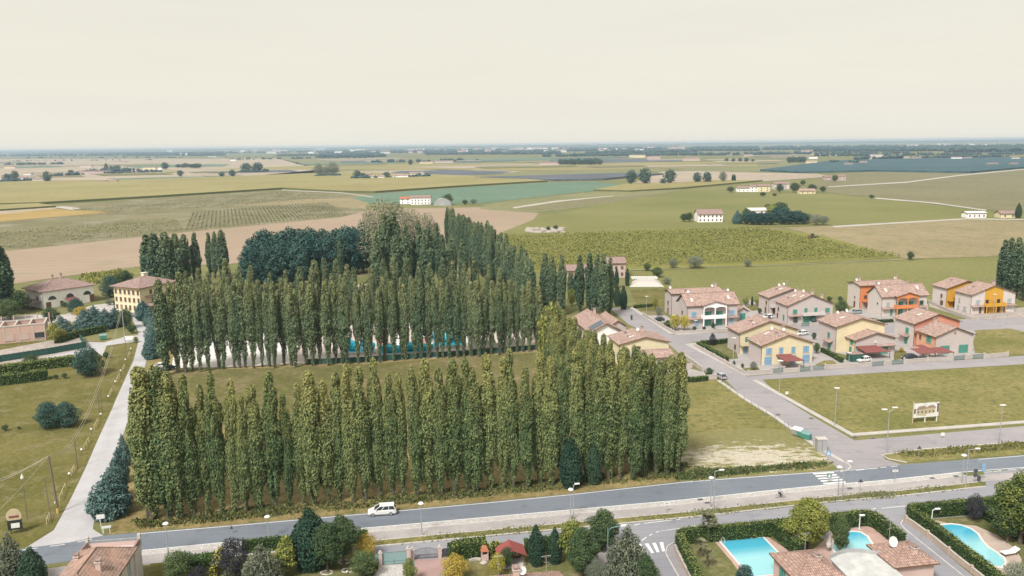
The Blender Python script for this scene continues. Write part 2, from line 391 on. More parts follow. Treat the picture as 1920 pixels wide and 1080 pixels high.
tree_kind('poplar', [crown_mesh('crown', s, poplar_blobs(s, W=1.42 + .08 * (s % 4), z0=.7), 15000, .27, 'poplar_leaf', .25, 1.7) for s in range(9)], trunk_mesh('trunk', 21, .22))
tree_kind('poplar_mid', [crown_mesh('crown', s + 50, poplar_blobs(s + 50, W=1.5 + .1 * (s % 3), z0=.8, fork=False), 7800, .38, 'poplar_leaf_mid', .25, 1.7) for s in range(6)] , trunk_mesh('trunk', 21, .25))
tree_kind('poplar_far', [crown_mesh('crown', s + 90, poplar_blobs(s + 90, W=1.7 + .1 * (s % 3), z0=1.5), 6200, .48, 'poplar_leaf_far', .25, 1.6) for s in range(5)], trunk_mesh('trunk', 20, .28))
def round_blobs(seed, H, W, z0, n=16, flat=1.0, top=0.0):
    rnd = random.Random(seed); bl = [(0, 0, (z0 + H) / 2, W * .62, W * .62, (H - z0) * .4)]
    for k in range(n):
        a = k * 2.4 + rnd.uniform(-.4, .4); t = (k + .5) / n
        e = math.sin(math.pi * (t * .86 + .08)) * (1 - top * t)
        r = W * .62 * e * rnd.uniform(.8, 1.1); s = W * rnd.uniform(.3, .46) * (1 - top * t * .6)
        if n >= 24: r = W * .78 * e * rnd.uniform(.55, 1.15); s = W * rnd.uniform(.16, .34) * (1 - top * t * .5)
        bl.append((math.cos(a) * r, math.sin(a) * r, z0 + s * .5 + t * (H - z0 - s * 1.2), s, s, s * .9 * flat))
    return bl
# unit heights: meshes are built at height 10 and scaled per tree
def mk(key, mat, W, z0, n, size, trunk=(7, .22, 'bark', 6, 2.2), cnt=14, var=3, top=0, flat=1, up=.3, elong=1, shell=.55):
    cnt = int(cnt * (1.6 if cnt >= 24 else 1))
    tree_kind(key, [crown_mesh('crown', 200 + i * 7 + len(TREES), round_blobs(300 + i * 11 + len(TREES), 10, W, z0, cnt, flat, top), n, size, mat, up, elong, shell) for i in range(var)],
              trunk_mesh('trunk', trunk[0], trunk[1], trunk[2], trunk[3], len(TREES), trunk[4]))
mk('broad', 'broad_leaf', 4.2, 1.6, 6000, .36)
mk('dark', 'dark_leaf', 3.1, .9, 3200, .48, cnt=18)
mk('pale', 'pale_leaf', 4.3, 1.0, 5200, .26, cnt=26)
mk('olive', 'olive_leaf', 4.6, 1.4, 6000, .3)
mk('yellow', 'yellow_leaf', 4.6, 2.0, 2600, .5)
mk('yellowgreen', 'yellowgreen_leaf', 4.2, 1.6, 2600, .55)
mk('orange', 'orange_leaf', 4.5, .8, 6000, .33)
mk('teal', 'teal_leaf', 4.8, .4, 7500, .34, top=.3)
mk('purple', 'purple_leaf', 4.0, .5, 6000, .3)
mk('far', 'far_leaf', 4.6, .8, 900, 1.0, var=3, trunk=(6, .4, 'bark', 3, 2))
mk('foreground', 'broad_leaf', 3.6, 2.0, 12000, .26, cnt=24, top=.45, trunk=(8, .16, 'bark', 8, 1.8))
mk('foreground_light', 'fresh_leaf', 4.2, 2.0, 12000, .28, cnt=26, top=.3, trunk=(8, .2, 'bark', 8, 2))
mk('slim_yellow', 'yellowgreen_leaf', 2.3, 1.5, 3200, .38, cnt=18, top=.6, trunk=(8, .1, 'bark', 5, 1))
def cone_blobs(seed, H, W, z0, tiers=9, k=7):
    rnd = random.Random(seed); bl = []
    for i in range(tiers):
        t = i / tiers; r = W * (1 - t ** 1.7) ** .9 * (.72 + .28 * min(1, t * 4)); z = z0 + t * (H - z0)
        for j in range(max(3, int(k * (1 - t * .6)))):
            a = j * 6.283 / max(3, int(k * (1 - t * .6))) + rnd.uniform(-.3, .3) + i
            q = r * rnd.uniform(.55, .7); s = max(.3, r * .42)
            bl.append((math.cos(a) * q, math.sin(a) * q, z + rnd.uniform(-.2, .2), s * 1.1, s * 1.1, s * .6))
        bl.append((0, 0, z, r * .5 + .15, r * .5 + .15, (H - z0) / tiers * .8))
    bl.append((0, 0, H - .5, .22, .22, .7))
    return bl
tree_kind('cedar', [crown_mesh('crown', s, cone_blobs(s, 10, 4.0, .5), 10000, .36, 'cedar_leaf', .35, 1.6, .7) for s in (401, 402, 403)], trunk_mesh('trunk', 8, .25))
tree_kind('spruce', [crown_mesh('crown', s, cone_blobs(s, 10, 3.9, .6), 11000, .3, 'spruce_leaf', .3, 1.5, .7) for s in (411, 412)], trunk_mesh('trunk', 8, .2))
tree_kind('cypress', [crown_mesh('crown', s, [(0, 0, .6 + i * 1.0, 1.75 * math.sin(math.pi * min(1, .18 + i / 10.5)) ** .6, 1.75 * math.sin(math.pi * min(1, .18 + i / 10.5)) ** .6, .9) for i in range(9)] + [(0, 0, 9.1, .5, .5, .9)], 3600, .4, 'cypress_leaf', .3, 1.5, .75) for s in (421, 422)], trunk_mesh('trunk', 8, .2))
tree_kind('dark_cone', [crown_mesh('crown', s, [(0, 0, .8 + i * 1.0, 2.3 * math.sin(math.pi * min(1, .22 + i / 11.)) ** .7, 2.3 * math.sin(math.pi * min(1, .22 + i / 11.)) ** .7, 1.0) for i in range(9)] + round_blobs(s, 10, 2.1, .6, 14, 1.6, .7), 9000, .3, 'cypress_leaf', .3, 1.5, .7) for s in (431, 432)], trunk_mesh('trunk', 8, .18))
TCOUNT = {}
def tree(key, name, p, H, label, cat='tree', group=None, rnd=None, wide=1.0, base=10.0, trunk=True, vi=None, mat=None):
    rnd = rnd or random.Random(int(p.x * 91 + p.y * 37)); crowns, tr = TREES[key]
    s = H / base; t = link(name, None, None, p, rnd.uniform(0, 6.28)); t.rotation_euler.x = rnd.gauss(0, .012); t.rotation_euler.y = rnd.gauss(0, .012); t.scale = (s * wide, s * wide, s)
    tag(t, label, cat, group)
    link('crown', crowns[rnd.randrange(len(crowns)) if vi is None else vi], t)
    if trunk: link('trunk', tr, t)
    return t
def T(key, name, bx, by, ty, label, cat='tree', group=None, wide=1.0, **k):
    """tree whose foot shows at (bx,by) in the photo and whose top reaches row ty"""
    p = G(bx, by); return tree(key, name, p, HT(p, ty), label, cat, group, None, wide, **k)
def hedge(name, pts, w, h, label, mats=('hedge_leaf', 'hedge_light'), dens=9, size=.3, seed=1, cat='hedge', group=None, top_light=True, side=.15):
    """clipped hedge along world points: core body and a skin of leaves"""
    rnd = random.Random(seed); b = MB()
    strip(pts, -w / 2 + .12, w / 2 - .12, 0, h - .12, 'hedge_core', b)
    n = len(pts); nrm = []
    for i in range(n):
        t = (pts[min(i + 1, n - 1)] - pts[max(i - 1, 0)]).normalized(); nrm.append(Vector((t.y, -t.x, 0)))
    def put(p, nr, light):
        nr = (nr + Vector((rnd.gauss(0, .45), rnd.gauss(0, .45), rnd.gauss(0, .45)))).normalized()
        t = nr.cross(Vector((rnd.gauss(0, 1), rnd.gauss(0, 1), rnd.gauss(0, 1)))).normalized(); u = nr.cross(t); s = size * rnd.uniform(.6, 1.2)
        i = len(b.v); b.v += [tuple(p - t * s * .5), tuple(p + u * s * .45), tuple(p + t * s * .5), tuple(p - u * s * .45)]
        b.f.append((i, i + 1, i + 2, i + 3)); b.m.append(b.mi(mats[1] if light else mats[0]))
    for i in range(n - 1):
        L = (pts[i + 1] - pts[i]).length
        for _ in range(int(L * (2 * h + w) * dens / .6)):
            t = rnd.random(); c = pts[i].lerp(pts[i + 1], t); nn = nrm[i].lerp(nrm[i + 1], t)
            q = rnd.random() * (2 * h + w); bump = rnd.gauss(0, .06)
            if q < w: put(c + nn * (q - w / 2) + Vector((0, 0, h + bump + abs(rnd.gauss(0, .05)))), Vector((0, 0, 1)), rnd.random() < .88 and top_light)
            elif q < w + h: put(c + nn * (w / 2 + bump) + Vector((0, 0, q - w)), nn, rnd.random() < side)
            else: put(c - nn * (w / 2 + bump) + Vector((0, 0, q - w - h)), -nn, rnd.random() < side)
    for e, s in ((0, -1), (n - 1, 1)):
        tt = (pts[1] - pts[0]).normalized() * -1 if e == 0 else (pts[-1] - pts[-2]).normalized()
        for _ in range(int(w * h * dens / .6)): put(pts[e] + nrm[e] * rnd.uniform(-w / 2, w / 2) + Vector((0, 0, rnd.uniform(0, h))), tt, False)
    o = b.build(name); return tag(o, label, cat, group)
def weeds(name, polys, n, size, hmax, m, seed, label):
    """low plants scattered over photo polygons (lists of 4 corners)"""
    rnd = random.Random(seed); b = MB()
    for q in polys:
        A = q if isinstance(q[0], Vector) else [G(x, y) for x, y in q]
        for _ in range(n):
            u, v = rnd.random(), rnd.random(); p = A[0].lerp(A[1], u).lerp(A[3].lerp(A[2], u), v) + Vector((rnd.gauss(0, size), rnd.gauss(0, size * .9), 0))
            k = 0.5 + .5 * math.sin(p.x * .35 + 2 * math.sin(p.y * .2)) * math.cos(p.y * .5 + p.x * .11)
            if rnd.random() > .35 + .65 * k: continue
            hh = hmax * (.3 + .7 * k) * rnd.uniform(.4, 1)
            a = rnd.uniform(0, 3.14); t = Vector((math.cos(a), math.sin(a), 0)) * size * rnd.uniform(.5, 1) * .5
            le = Vector((rnd.gauss(0, .3) * hh, rnd.gauss(0, .3) * hh, hh)); i = len(b.v)
            b.v += [tuple(p - t), tuple(p + t), tuple(p + t * .6 + le), tuple(p - t * .6 + le)]
            b.f.append((i, i + 1, i + 2, i + 3)); b.m.append(b.mi(m[rnd.randrange(len(m))]))
    o = b.build(name); return tag(o, label, None, None, 'stuff')
# ------------------------------------------------------------------ ground, roads, fields
b = MB(); S = 45000
b.face([(-S, -400, -.02), (S, -400, -.02), (S, S, -.02), (-S, S, -.02)], 'meadow')
tag(b.build('ground'), None, None, None, 'structure')
def fld(name, px, m, z): return sheet(name, px, m, z)
# far strips first (lower sheets), nearer ones above
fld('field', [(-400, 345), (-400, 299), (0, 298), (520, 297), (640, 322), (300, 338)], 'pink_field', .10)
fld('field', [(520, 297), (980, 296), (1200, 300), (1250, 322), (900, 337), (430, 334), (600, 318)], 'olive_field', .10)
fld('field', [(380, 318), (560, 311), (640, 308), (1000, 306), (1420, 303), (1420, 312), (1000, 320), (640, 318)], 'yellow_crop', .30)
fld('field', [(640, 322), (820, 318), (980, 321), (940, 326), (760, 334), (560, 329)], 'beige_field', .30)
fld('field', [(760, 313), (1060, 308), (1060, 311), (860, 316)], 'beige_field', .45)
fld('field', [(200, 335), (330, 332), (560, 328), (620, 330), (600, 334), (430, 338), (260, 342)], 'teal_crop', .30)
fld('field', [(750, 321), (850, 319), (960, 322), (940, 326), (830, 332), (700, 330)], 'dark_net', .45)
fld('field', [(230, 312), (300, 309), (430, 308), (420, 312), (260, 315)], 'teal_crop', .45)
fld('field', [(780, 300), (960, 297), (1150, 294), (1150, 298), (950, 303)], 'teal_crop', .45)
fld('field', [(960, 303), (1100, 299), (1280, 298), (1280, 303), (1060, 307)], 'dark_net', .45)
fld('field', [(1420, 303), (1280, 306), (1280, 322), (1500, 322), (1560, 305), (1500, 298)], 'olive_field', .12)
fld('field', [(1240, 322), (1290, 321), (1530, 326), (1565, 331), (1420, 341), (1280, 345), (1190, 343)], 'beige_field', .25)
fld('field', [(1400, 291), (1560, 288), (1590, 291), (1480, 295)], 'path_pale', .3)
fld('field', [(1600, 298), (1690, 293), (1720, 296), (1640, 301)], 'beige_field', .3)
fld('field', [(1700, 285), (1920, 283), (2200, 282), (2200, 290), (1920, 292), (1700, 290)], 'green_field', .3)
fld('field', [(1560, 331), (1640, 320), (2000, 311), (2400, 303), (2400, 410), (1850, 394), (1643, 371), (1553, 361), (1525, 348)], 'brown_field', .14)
b = MB(); pts = [G(x, y) for x, y in [(1425, 321), (1560, 303), (1700, 299), (1830, 296), (2000, 297), (2300, 293), (2300, 300), (1920, 316), (1820, 325), (1640, 322), (1500, 325)]]
b.prism([(p.x, p.y, .1) for p in pts], (0, 0, 3.5), 'blue_net'); tag(b.build('netted_orchard'), 'large orchard under blue hail nets towards the horizon on the right', 'orchard')
b = MB(); pts = [G(x, y) for x, y in [(890, 335), (1173, 327), (1243, 328), (1133, 338), (1040, 340)]]
b.prism([(p.x, p.y, .1) for p in pts], (0, 0, 3.2), 'dark_net'); tag(b.build('netted_orchard'), 'slate grey netted orchard left of the three big round trees', 'orchard')
rs = random.Random(5)
for k in range(46):                                       # narrow strips of the far plain
    if k < 22: x = rs.uniform(-60, 640); y = rs.uniform(298, 330)
    elif k < 36: x = rs.uniform(640, 1350); y = rs.uniform(290, 318)
    else: x = rs.uniform(1300, 1900); y = rs.uniform(285, 296)
    L = rs.uniform(60, 220); th = rs.uniform(.8, 2.6) * (y - 262) / 40; sl = -.016 * L
    fld('field', [(x, y), (x + L * .9, y + sl), (x + L, y + sl + th), (x + L * .1, y + th)], rs.choice(['yellow_crop', 'olive_field', 'tilled_field', 'teal_crop', 'beige_field', 'green_field', 'brown_field', 'pink_field', 'dark_net']), .5 + k * .02)
# crops standing tall: their near edges show as dark bands
def crop(px, m, h, label):
    pts = [G(x, y) for x, y in px]; b = MB(); n = len(pts)
    b.face([(p.x, p.y, h) for p in pts], m)
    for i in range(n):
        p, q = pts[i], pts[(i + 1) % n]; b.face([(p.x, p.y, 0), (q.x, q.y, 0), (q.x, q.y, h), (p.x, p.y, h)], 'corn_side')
    tag(b.build('crop_field'), label, None, None, 'stuff')
crop([(-500, 352), (0, 342), (240, 339), (430, 333), (640, 324), (900, 332), (1027, 341), (860, 351), (703, 362), (640, 361), (530, 355), (300, 370), (80, 383), (-500, 400)], 'yellow_crop', 2.6, 'tall yellow maize crossing the left fields')
crop([(-300, 400), (0, 387), (70, 384), (105, 389), (0, 396), (-300, 408)], 'yellow_crop', 2.0, 'small block of yellow maize at the left edge')
crop([(1113, 358), (1173, 347), (1280, 344), (1340, 340), (1430, 340), (1280, 354), (1180, 360)], 'yellow_crop', 2.0, 'narrow yellow crop strip below the round trees')
fld('field', [(640, 375), (707, 363), (860, 352), (1027, 342), (1117, 341), (1180, 347), (1113, 358), (907, 381), (800, 384), (640, 381)], 'teal_crop', .16)
fld('field', [(907, 383), (1110, 360), (1280, 356), (1110, 386), (1000, 399), (900, 392)], 'olive_field', .12)
fld('field', [(950, 390), (1100, 373), (1260, 362), (1180, 374), (1080, 388), (1000, 395)], 'brown_field', .16)
fld('path', [(960, 389), (1040, 377), (1150, 367), (1150, 368), (1045, 379), (965, 391)], 'path_pale', .22)
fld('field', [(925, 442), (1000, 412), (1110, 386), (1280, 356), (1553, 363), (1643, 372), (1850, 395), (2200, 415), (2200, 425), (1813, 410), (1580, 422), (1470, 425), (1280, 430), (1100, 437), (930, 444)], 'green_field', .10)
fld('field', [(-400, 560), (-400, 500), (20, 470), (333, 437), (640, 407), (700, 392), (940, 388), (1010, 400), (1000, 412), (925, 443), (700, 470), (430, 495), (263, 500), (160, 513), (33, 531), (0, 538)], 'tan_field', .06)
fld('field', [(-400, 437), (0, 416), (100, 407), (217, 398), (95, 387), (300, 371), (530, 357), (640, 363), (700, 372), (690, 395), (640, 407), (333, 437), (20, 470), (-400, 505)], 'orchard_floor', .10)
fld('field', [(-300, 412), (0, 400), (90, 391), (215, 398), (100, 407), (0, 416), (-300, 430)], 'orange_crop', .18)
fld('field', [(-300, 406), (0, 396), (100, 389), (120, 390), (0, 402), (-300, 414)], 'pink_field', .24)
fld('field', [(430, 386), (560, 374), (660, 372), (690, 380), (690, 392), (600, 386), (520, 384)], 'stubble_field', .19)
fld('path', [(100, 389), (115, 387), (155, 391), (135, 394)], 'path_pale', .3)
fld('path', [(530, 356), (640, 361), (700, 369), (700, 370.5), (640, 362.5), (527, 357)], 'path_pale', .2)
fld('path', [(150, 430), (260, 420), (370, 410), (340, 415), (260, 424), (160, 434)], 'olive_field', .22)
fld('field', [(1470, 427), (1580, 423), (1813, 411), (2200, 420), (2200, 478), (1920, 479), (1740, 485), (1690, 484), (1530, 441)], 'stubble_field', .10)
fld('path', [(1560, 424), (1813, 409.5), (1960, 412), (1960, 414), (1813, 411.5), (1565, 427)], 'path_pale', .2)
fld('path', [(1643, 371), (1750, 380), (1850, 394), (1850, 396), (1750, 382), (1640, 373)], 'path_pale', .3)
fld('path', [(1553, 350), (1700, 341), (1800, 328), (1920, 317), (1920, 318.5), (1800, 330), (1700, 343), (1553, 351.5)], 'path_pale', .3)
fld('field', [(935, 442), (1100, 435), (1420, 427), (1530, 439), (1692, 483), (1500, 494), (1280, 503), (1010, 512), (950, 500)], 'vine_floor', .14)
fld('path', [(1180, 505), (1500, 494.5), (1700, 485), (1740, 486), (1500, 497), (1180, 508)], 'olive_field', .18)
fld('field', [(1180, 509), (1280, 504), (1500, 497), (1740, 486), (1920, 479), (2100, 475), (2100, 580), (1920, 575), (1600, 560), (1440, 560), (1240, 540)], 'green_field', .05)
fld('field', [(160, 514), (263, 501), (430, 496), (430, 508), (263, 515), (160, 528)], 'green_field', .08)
# wood floor and lots
fld('grass', [(196, 1003), (232, 960), (245, 880), (280, 660), (330, 640), (1010, 620), (1040, 590), (1180, 690), (1344, 714), (1300, 760), (1280, 902), (1060, 927), (800, 951), (440, 984), (260, 998)], 'wood_floor', .004)
fld('lot', [(1270, 720), (1344, 714), (1395, 750), (1447, 781), (1486, 810), (1525, 837), (1574, 865), (1560, 876), (1523, 885), (1344, 902), (1270, 903)], 'lot_grass', .008)
m, nt_, bs = newmat('bare_ground'); pp = pos(nt_); cc = G(1405, 856); vm = nt_.nodes.new('ShaderNodeMapping'); vm.vector_type = 'POINT'; vm.inputs['Location'].default_value = (-cc.x / 26, -cc.y / 9, 0); vm.inputs['Scale'].default_value = (1 / 26, 1 / 9, 0); nt_.links.new(pp, vm.inputs[0])
ln = nt_.nodes.new('ShaderNodeVectorMath'); ln.operation = 'LENGTH'; nt_.links.new(vm.outputs[0], ln.inputs[0]); fal = mathn(nt_, 'SUBTRACT', 1.05, ln.outputs['Value'])
nn_ = noise(nt_, pp, .55, 6, .75, (.6, 1.4, 1)); ff = mathn(nt_, 'ADD', fal, mathn(nt_, 'MULTIPLY', mathn(nt_, 'SUBTRACT', nn_, .52), 4.0)); rr_ = ramp(nt_, [(.35, (0, 0, 0)), (.62, (1, 1, 1))]); nt_.links.new(ff, rr_.inputs[0])
gn = noise(nt_, pp, .9, 5, .7); gr1 = ramp(nt_, [(.3, (.145, .143, .046)), (.7, (.235, .202, .08))]); nt_.links.new(gn, gr1.inputs[0]); er = ramp(nt_, [(.3, (.36, .32, .24)), (.7, (.52, .47, .38))]); nt_.links.new(noise(nt_, pp, 2, 5), er.inputs[0])
nt_.links.new(mixc(nt_, rr_.outputs[0], gr1.outputs[0], er.outputs[0]), bs.inputs['Base Color']); bs.inputs['Roughness'].default_value = .95
fld('lot', [(1256, 826), (1300, 812), (1400, 802), (1480, 806), (1525, 837), (1574, 865), (1560, 876), (1523, 885), (1344, 902), (1256, 903)], 'bare_ground', .012)
fld('lot', [(1419, 714), (1660, 699), (1920, 684), (2150, 672), (2150, 785), (1920, 796), (1606, 819), (1499, 759)], 'lot_grass', .008)
fld('lawn', [(-60, 1040), (-60, 640), (160, 640), (237, 640), (258, 640), (248, 677), (209, 765), (157, 881), (129, 939), (99, 994), (47, 1026)], 'lawn', .004)
fld('clearing', [(330, 690), (440, 692), (700, 682), (1010, 660), (1030, 690), (1040, 760), (820, 790), (560, 800), (330, 800), (270, 740)], 'clearing', .010)
# gravel track
fld('track', [(47, 1028), (101, 994), (131, 939), (159, 881), (183, 826), (211, 765), (217, 750), (250, 677), (260, 640), (259, 620), (252, 607), (244, 590), (240, 575), (252, 575), (258, 590), (264, 602), (276, 615), (286, 632), (279, 655), (272, 687), (252, 735), (240, 790), (200, 900), (180, 955), (174, 992), (196, 1006), (130, 1020)], 'gravel', .012)
fld('track', [(262, 628), (240, 630), (195, 642), (160, 641), (130, 650), (0, 690), (0, 702), (150, 668), (176, 655), (192, 668), (200, 648), (258, 640)], 'gravel', .016)
# main road and the bands beside it
TOP = [(-220, 1060), (49, 1028), (131, 1017), (195, 1004), (260, 999), (440, 984), (552, 974), (687, 962), (920, 941), (1062, 927), (1280, 903), (1344, 898), (1523, 885), (1640, 877), (1682, 872), (1833, 860), (1920, 853), (2200, 833)]
BOT = [(-220, 1105), (82, 1059), (266, 1034), (480, 1013), (547, 1006), (662, 994), (920, 971), (1280, 939), (1448, 921), (1560, 910), (1640, 904), (1800, 887), (1920, 878), (2200, 856)]
fld('road', TOP + BOT[::-1], 'asphalt_main', .016)
tp = [G(*p) for p in TOP]; bp = [G(*p) for p in BOT]
b = MB(); strip([p for p in tp[4:14]], .25, .42, .021, 0, 'road_paint', b); strip(tp[15:], .3, .45, .021, 0, 'road_paint', b)
strip(bp[2:], -.42, -.22, .021, 0, 'road_paint', b)
for k in range(8):
    a = k / 8; p, q = along(tp[0:4], a), along(tp[0:4], a + .07); strip([p, q], .4, .55, .021, 0, 'road_paint', b)
tag(b.build('road_markings'), None, None, None, 'structure')
b = MB(); strip(bp[2:12], .0, 1.3, .012, .1, 'pebble', b); strip(bp[2:12], 1.3, 1.5, .012, .13, 'kerb_stone', b); tag(b.build('pavement_verge'), None, None, None, 'structure')
b = MB(); strip(bp[1:13], 1.5, 4.25, .012, .06, 'paving', b); tag(b.build('pavement'), None, None, None, 'structure')
b = MB(); strip(bp[5:12], 4.25, 4.4, .012, .12, 'kerb_stone', b); strip(bp[5:12], 6.0, 6.2, .012, .12, 'kerb_stone', b); tag(b.build('kerb'), None, None, None, 'structure')
b = MB(); strip(bp[5:12], 4.4, 6.0, .012, .08, 'lot_grass', b); tag(b.build('grass_strip'), None, None, None, 'structure')
fld('service_road', [(690, 1040), (690, 1018), (920, 1006), (1280, 972), (1640, 934), (1849, 911), (1845, 885), (2200, 857), (2200, 1150), (690, 1150)], 'asphalt_service', .010)
fld('yard', [(-220, 1110), (0, 1078), (266, 1052), (480, 1030), (700, 1012), (700, 1160), (-220, 1160)], 'concrete', .006)
# junction of side street, branches
fld('street', [(1144, 578), (1180, 577), (1260, 628), (1365, 623), (1500, 612), (1822, 598), (1920, 592), (2150, 583), (2150, 614), (1920, 622), (1893, 616), (1824, 620), (1531, 630), (1365, 637), (1300, 641), (1286, 646), (1401, 706), (1640, 686), (1920, 667), (2150, 655), (2150, 670), (1920, 683), (1660, 698), (1430, 712), (1463, 743), (1522, 780), (1602, 826), (1920, 799), (2150, 780), (2150, 812), (1920, 828), (1725, 842), (1652, 851), (1660, 862), (1690, 871), (1640, 878), (1575, 884), (1560, 868), (1525, 832), (1486, 806), (1447, 778), (1395, 746), (1362, 714), (1327, 700), (1275, 664), (1253, 644), (1178, 608)], 'asphalt_side', .013)
b = MB()
for pth, w in (([(1419, 713), (1499, 757.5), (1606, 817)], 1.2), ([(1606, 817.5), (1920, 794), (2150, 777)], -1.3), ([(1344, 714), (1395, 750), (1447, 781), (1525, 837), (1574, 865)], -.9),
               ([(1284, 646), (1395, 704)], -1.6), ([(1180, 577), (1255, 626), (1272, 628), (1365, 622)], -1.4), ([(1288, 645), (1365, 637)], 1.2)):
    P = [G(*p) for p in pth]; strip(P, 0, w * .88, .012, .12, 'concrete', b); strip(P, w * .88, w, .012, .14, 'kerb_stone', b)
tag(b.build('pavement'), None, None, None, 'structure')
b = MB(); strip([G(*p) for p in [(1574, 864), (1590, 871), (1594, 876), (1588, 882), (1575, 885)]], 0, -.25, .012, .13, 'kerb_stone', b); tag(b.build('kerb'), None, None, None, 'structure')
fld('verge', [(1652, 853), (1725, 843), (1920, 829), (2150, 813), (2150, 838), (1920, 852), (1698, 868)], 'lot_grass', .02)
b = MB(); strip([G(*p) for p in [(1700, 868), (1665, 861), (1652, 853), (1725, 842.5), (1920, 828), (2150, 812)]], 0, .25, .012, .13, 'kerb_stone', b); tag(b.build('kerb'), None, None, None, 'structure')
# zebra crossings and dashes
b = MB()
Z0, Z1, Z2, Z3 = G(1523, 887), G(1562, 884.5), G(1548, 911), G(1590, 907.5)
for k in range(5):
    t0, t1 = (k + .12) / 5.2, (k + .62) / 5.2
    b.face([(p.x, p.y, .022) for p in (Z0.lerp(Z2, t0), Z1.lerp(Z3, t0), Z1.lerp(Z3, t1), Z0.lerp(Z2, t1))], 'road_paint')
A0, A1, B0, B1 = G(1195, 1021), G(1249, 1016), G(1211, 1039), G(1251, 1033)
for k in range(4):
    t0, t1 = k / 3.9, (k + .5) / 3.9
    b.face([(p.x, p.y, .022) for p in (A0.lerp(A1, t0), A0.lerp(A1, t1), B0.lerp(B1, t1), B0.lerp(B1, t0))], 'road_paint')
def dash(px, z=.022, w=.16):
    P = [G(*p) for p in px]; strip(P, 0, w, z, 0, 'road_paint', b)
for q in ([(1202, 1014), (1211, 1007)], [(1217, 1004), (1222, 1001)], [(1229, 998), (1236, 996)], [(1243, 995), (1280, 990), (1306, 985)], [(1188, 985), (1199, 982)], [(1207, 981), (1258, 975)], [(1268, 974), (1275, 973)],
          [(1240, 995), (1275, 990)], [(1652, 953), (1700, 948)], [(1628, 955), (1640, 954)], [(1627, 955), (1642, 953)], [(1845, 885), (1860, 884)], [(1862, 884), (1877, 882)], [(1889, 881), (1905, 880)], [(1912, 879), (1930, 878)],
          [(1605, 882), (1620, 880)], [(1630, 879), (1645, 877.5)], [(1650, 876.5), (1662, 875.5)], [(1670, 875), (1682, 873.5)]):
    dash(q)
tag(b.build('road_markings'), None, None, None, 'structure')
b = MB(); strip([G(*p) for p in [(268, 1037), (330, 1031), (394, 1024)]], 0, .35, .08, 0, 'yellow_paint', b); tag(b.build('road_markings'), None, None, None, 'structure')
# vegetation that nobody could count
def offp(i, w):
    t = (bp[i + 1] - bp[i]).normalized(); return Vector((t.y, -t.x, 0)) * w
weeds('verge_weeds', [[(250, 976), (440, 958), (440, 974), (262, 990)], [(440, 956), (690, 936), (687, 952), (440, 973)], [(690, 934), (920, 914), (920, 930), (690, 950)], [(920, 911), (1062, 899), (1062, 916), (920, 929)], [(1062, 896), (1280, 878), (1280, 893), (1062, 914)]], 3000, .42, .6, ['weed_leaf', 'weed_leaf', 'weed_leaf', 'hedge_light', 'broad_leaf'], 3, 'dry brown and green weeds along the road under the poplars')
weeds('verge_weeds', [[(1270, 868), (1360, 885), (1340, 897), (1270, 900)], [(1340, 884), (1556, 868), (1540, 875), (1340, 893)]], 2600, .45, .7, ['weed_leaf', 'hedge_leaf', 'broad_leaf'], 4, 'dark weeds along the road beside the empty lot')
weeds('verge_weeds', [[(1675, 848), (1920, 831), (1920, 842), (1690, 858)], [(1920, 831), (2100, 818), (2100, 830), (1920, 842)]], 2200, .45, .65, ['weed_leaf', 'weed_leaf', 'hedge_light'], 5, 'overgrown weeds on the verge below the billboard lot')
weeds('verge_weeds', [[bp[i] + offp(i, 4.4), bp[i + 1] + offp(i, 4.4), bp[i + 1] + offp(i, 6.0), bp[i] + offp(i, 6.0)] for i in range(5, 11)], 1300, .4, .4, ['weed_leaf', 'hedge_light', 'olive_leaf'], 6, 'ragged weeds on the grass strip between the roads')
# vineyard rows and young orchard
def rows(name, corners, nrows, per, size, h, mats, seed, label, gap=.12):
    rnd = random.Random(seed); A, B, C, D = [G(*c) for c in corners]; b = MB()
    for r in range(nrows):
        t = (r + .5) / nrows; p, q = A.lerp(D, t), B.lerp(C, t); L = (q - p).length; n = int(L / per)
        for k in range(n):
            u = (k + rnd.random()) / n
            if math.sin(u * L * .21 + r * 1.7) + math.sin(u * L * .087 + r * .9) < -1.55 + gap: continue
            c = p.lerp(q, u) + Vector((rnd.gauss(0, .25), rnd.gauss(0, .25), h * rnd.uniform(.25, 1)))
            nr = Vector((rnd.gauss(0, .5), rnd.gauss(0, .5), 1)).normalized(); t1 = nr.cross(Vector((rnd.gauss(0, 1), rnd.gauss(0, 1), 0))).normalized(); t2 = nr.cross(t1); s = size * rnd.uniform(.5, 1.1)
            i = len(b.v); b.v += [tuple(c - t1 * s), tuple(c + t2 * s * .6), tuple(c + t1 * s), tuple(c - t2 * s * .6)]; b.f.append((i, i + 1, i + 2, i + 3)); b.m.append(b.mi(mats[rnd.randrange(len(mats))]))
    o = b.build(name); tag(o, label, None, None, 'stuff'); return o
rows('vineyard', [(938, 444), (1420, 429), (1700, 483), (950, 508)], 64, .34, .58, 1.9, ['vine_leaf', 'vine_leaf', 'vine_shade'], 8, 'yellow-green vineyard rows behind the poplar wood')
rows('orchard', [(360, 400), (345, 434), (655, 405), (612, 380)], 40, .8, .6, 2.0, ['weed_leaf', 'weed_leaf', 'olive_leaf', 'broad_leaf'], 9, 'rows of young orchard trees beyond the tan field', .2)
rows('orchard', [(110, 395), (200, 402), (640, 372), (530, 358)], 34, 1.1, .7, 1.5, ['weed_leaf', 'olive_leaf'], 12, 'low grey-green rows beside the yellow maize', .4)
rows('orchard', [(-200, 452), (330, 412), (345, 435), (-160, 486)], 34, .8, .6, 2.2, ['broad_leaf', 'weed_leaf', 'weed_leaf'], 10, 'scrubby orchard rows at the left edge', .4)
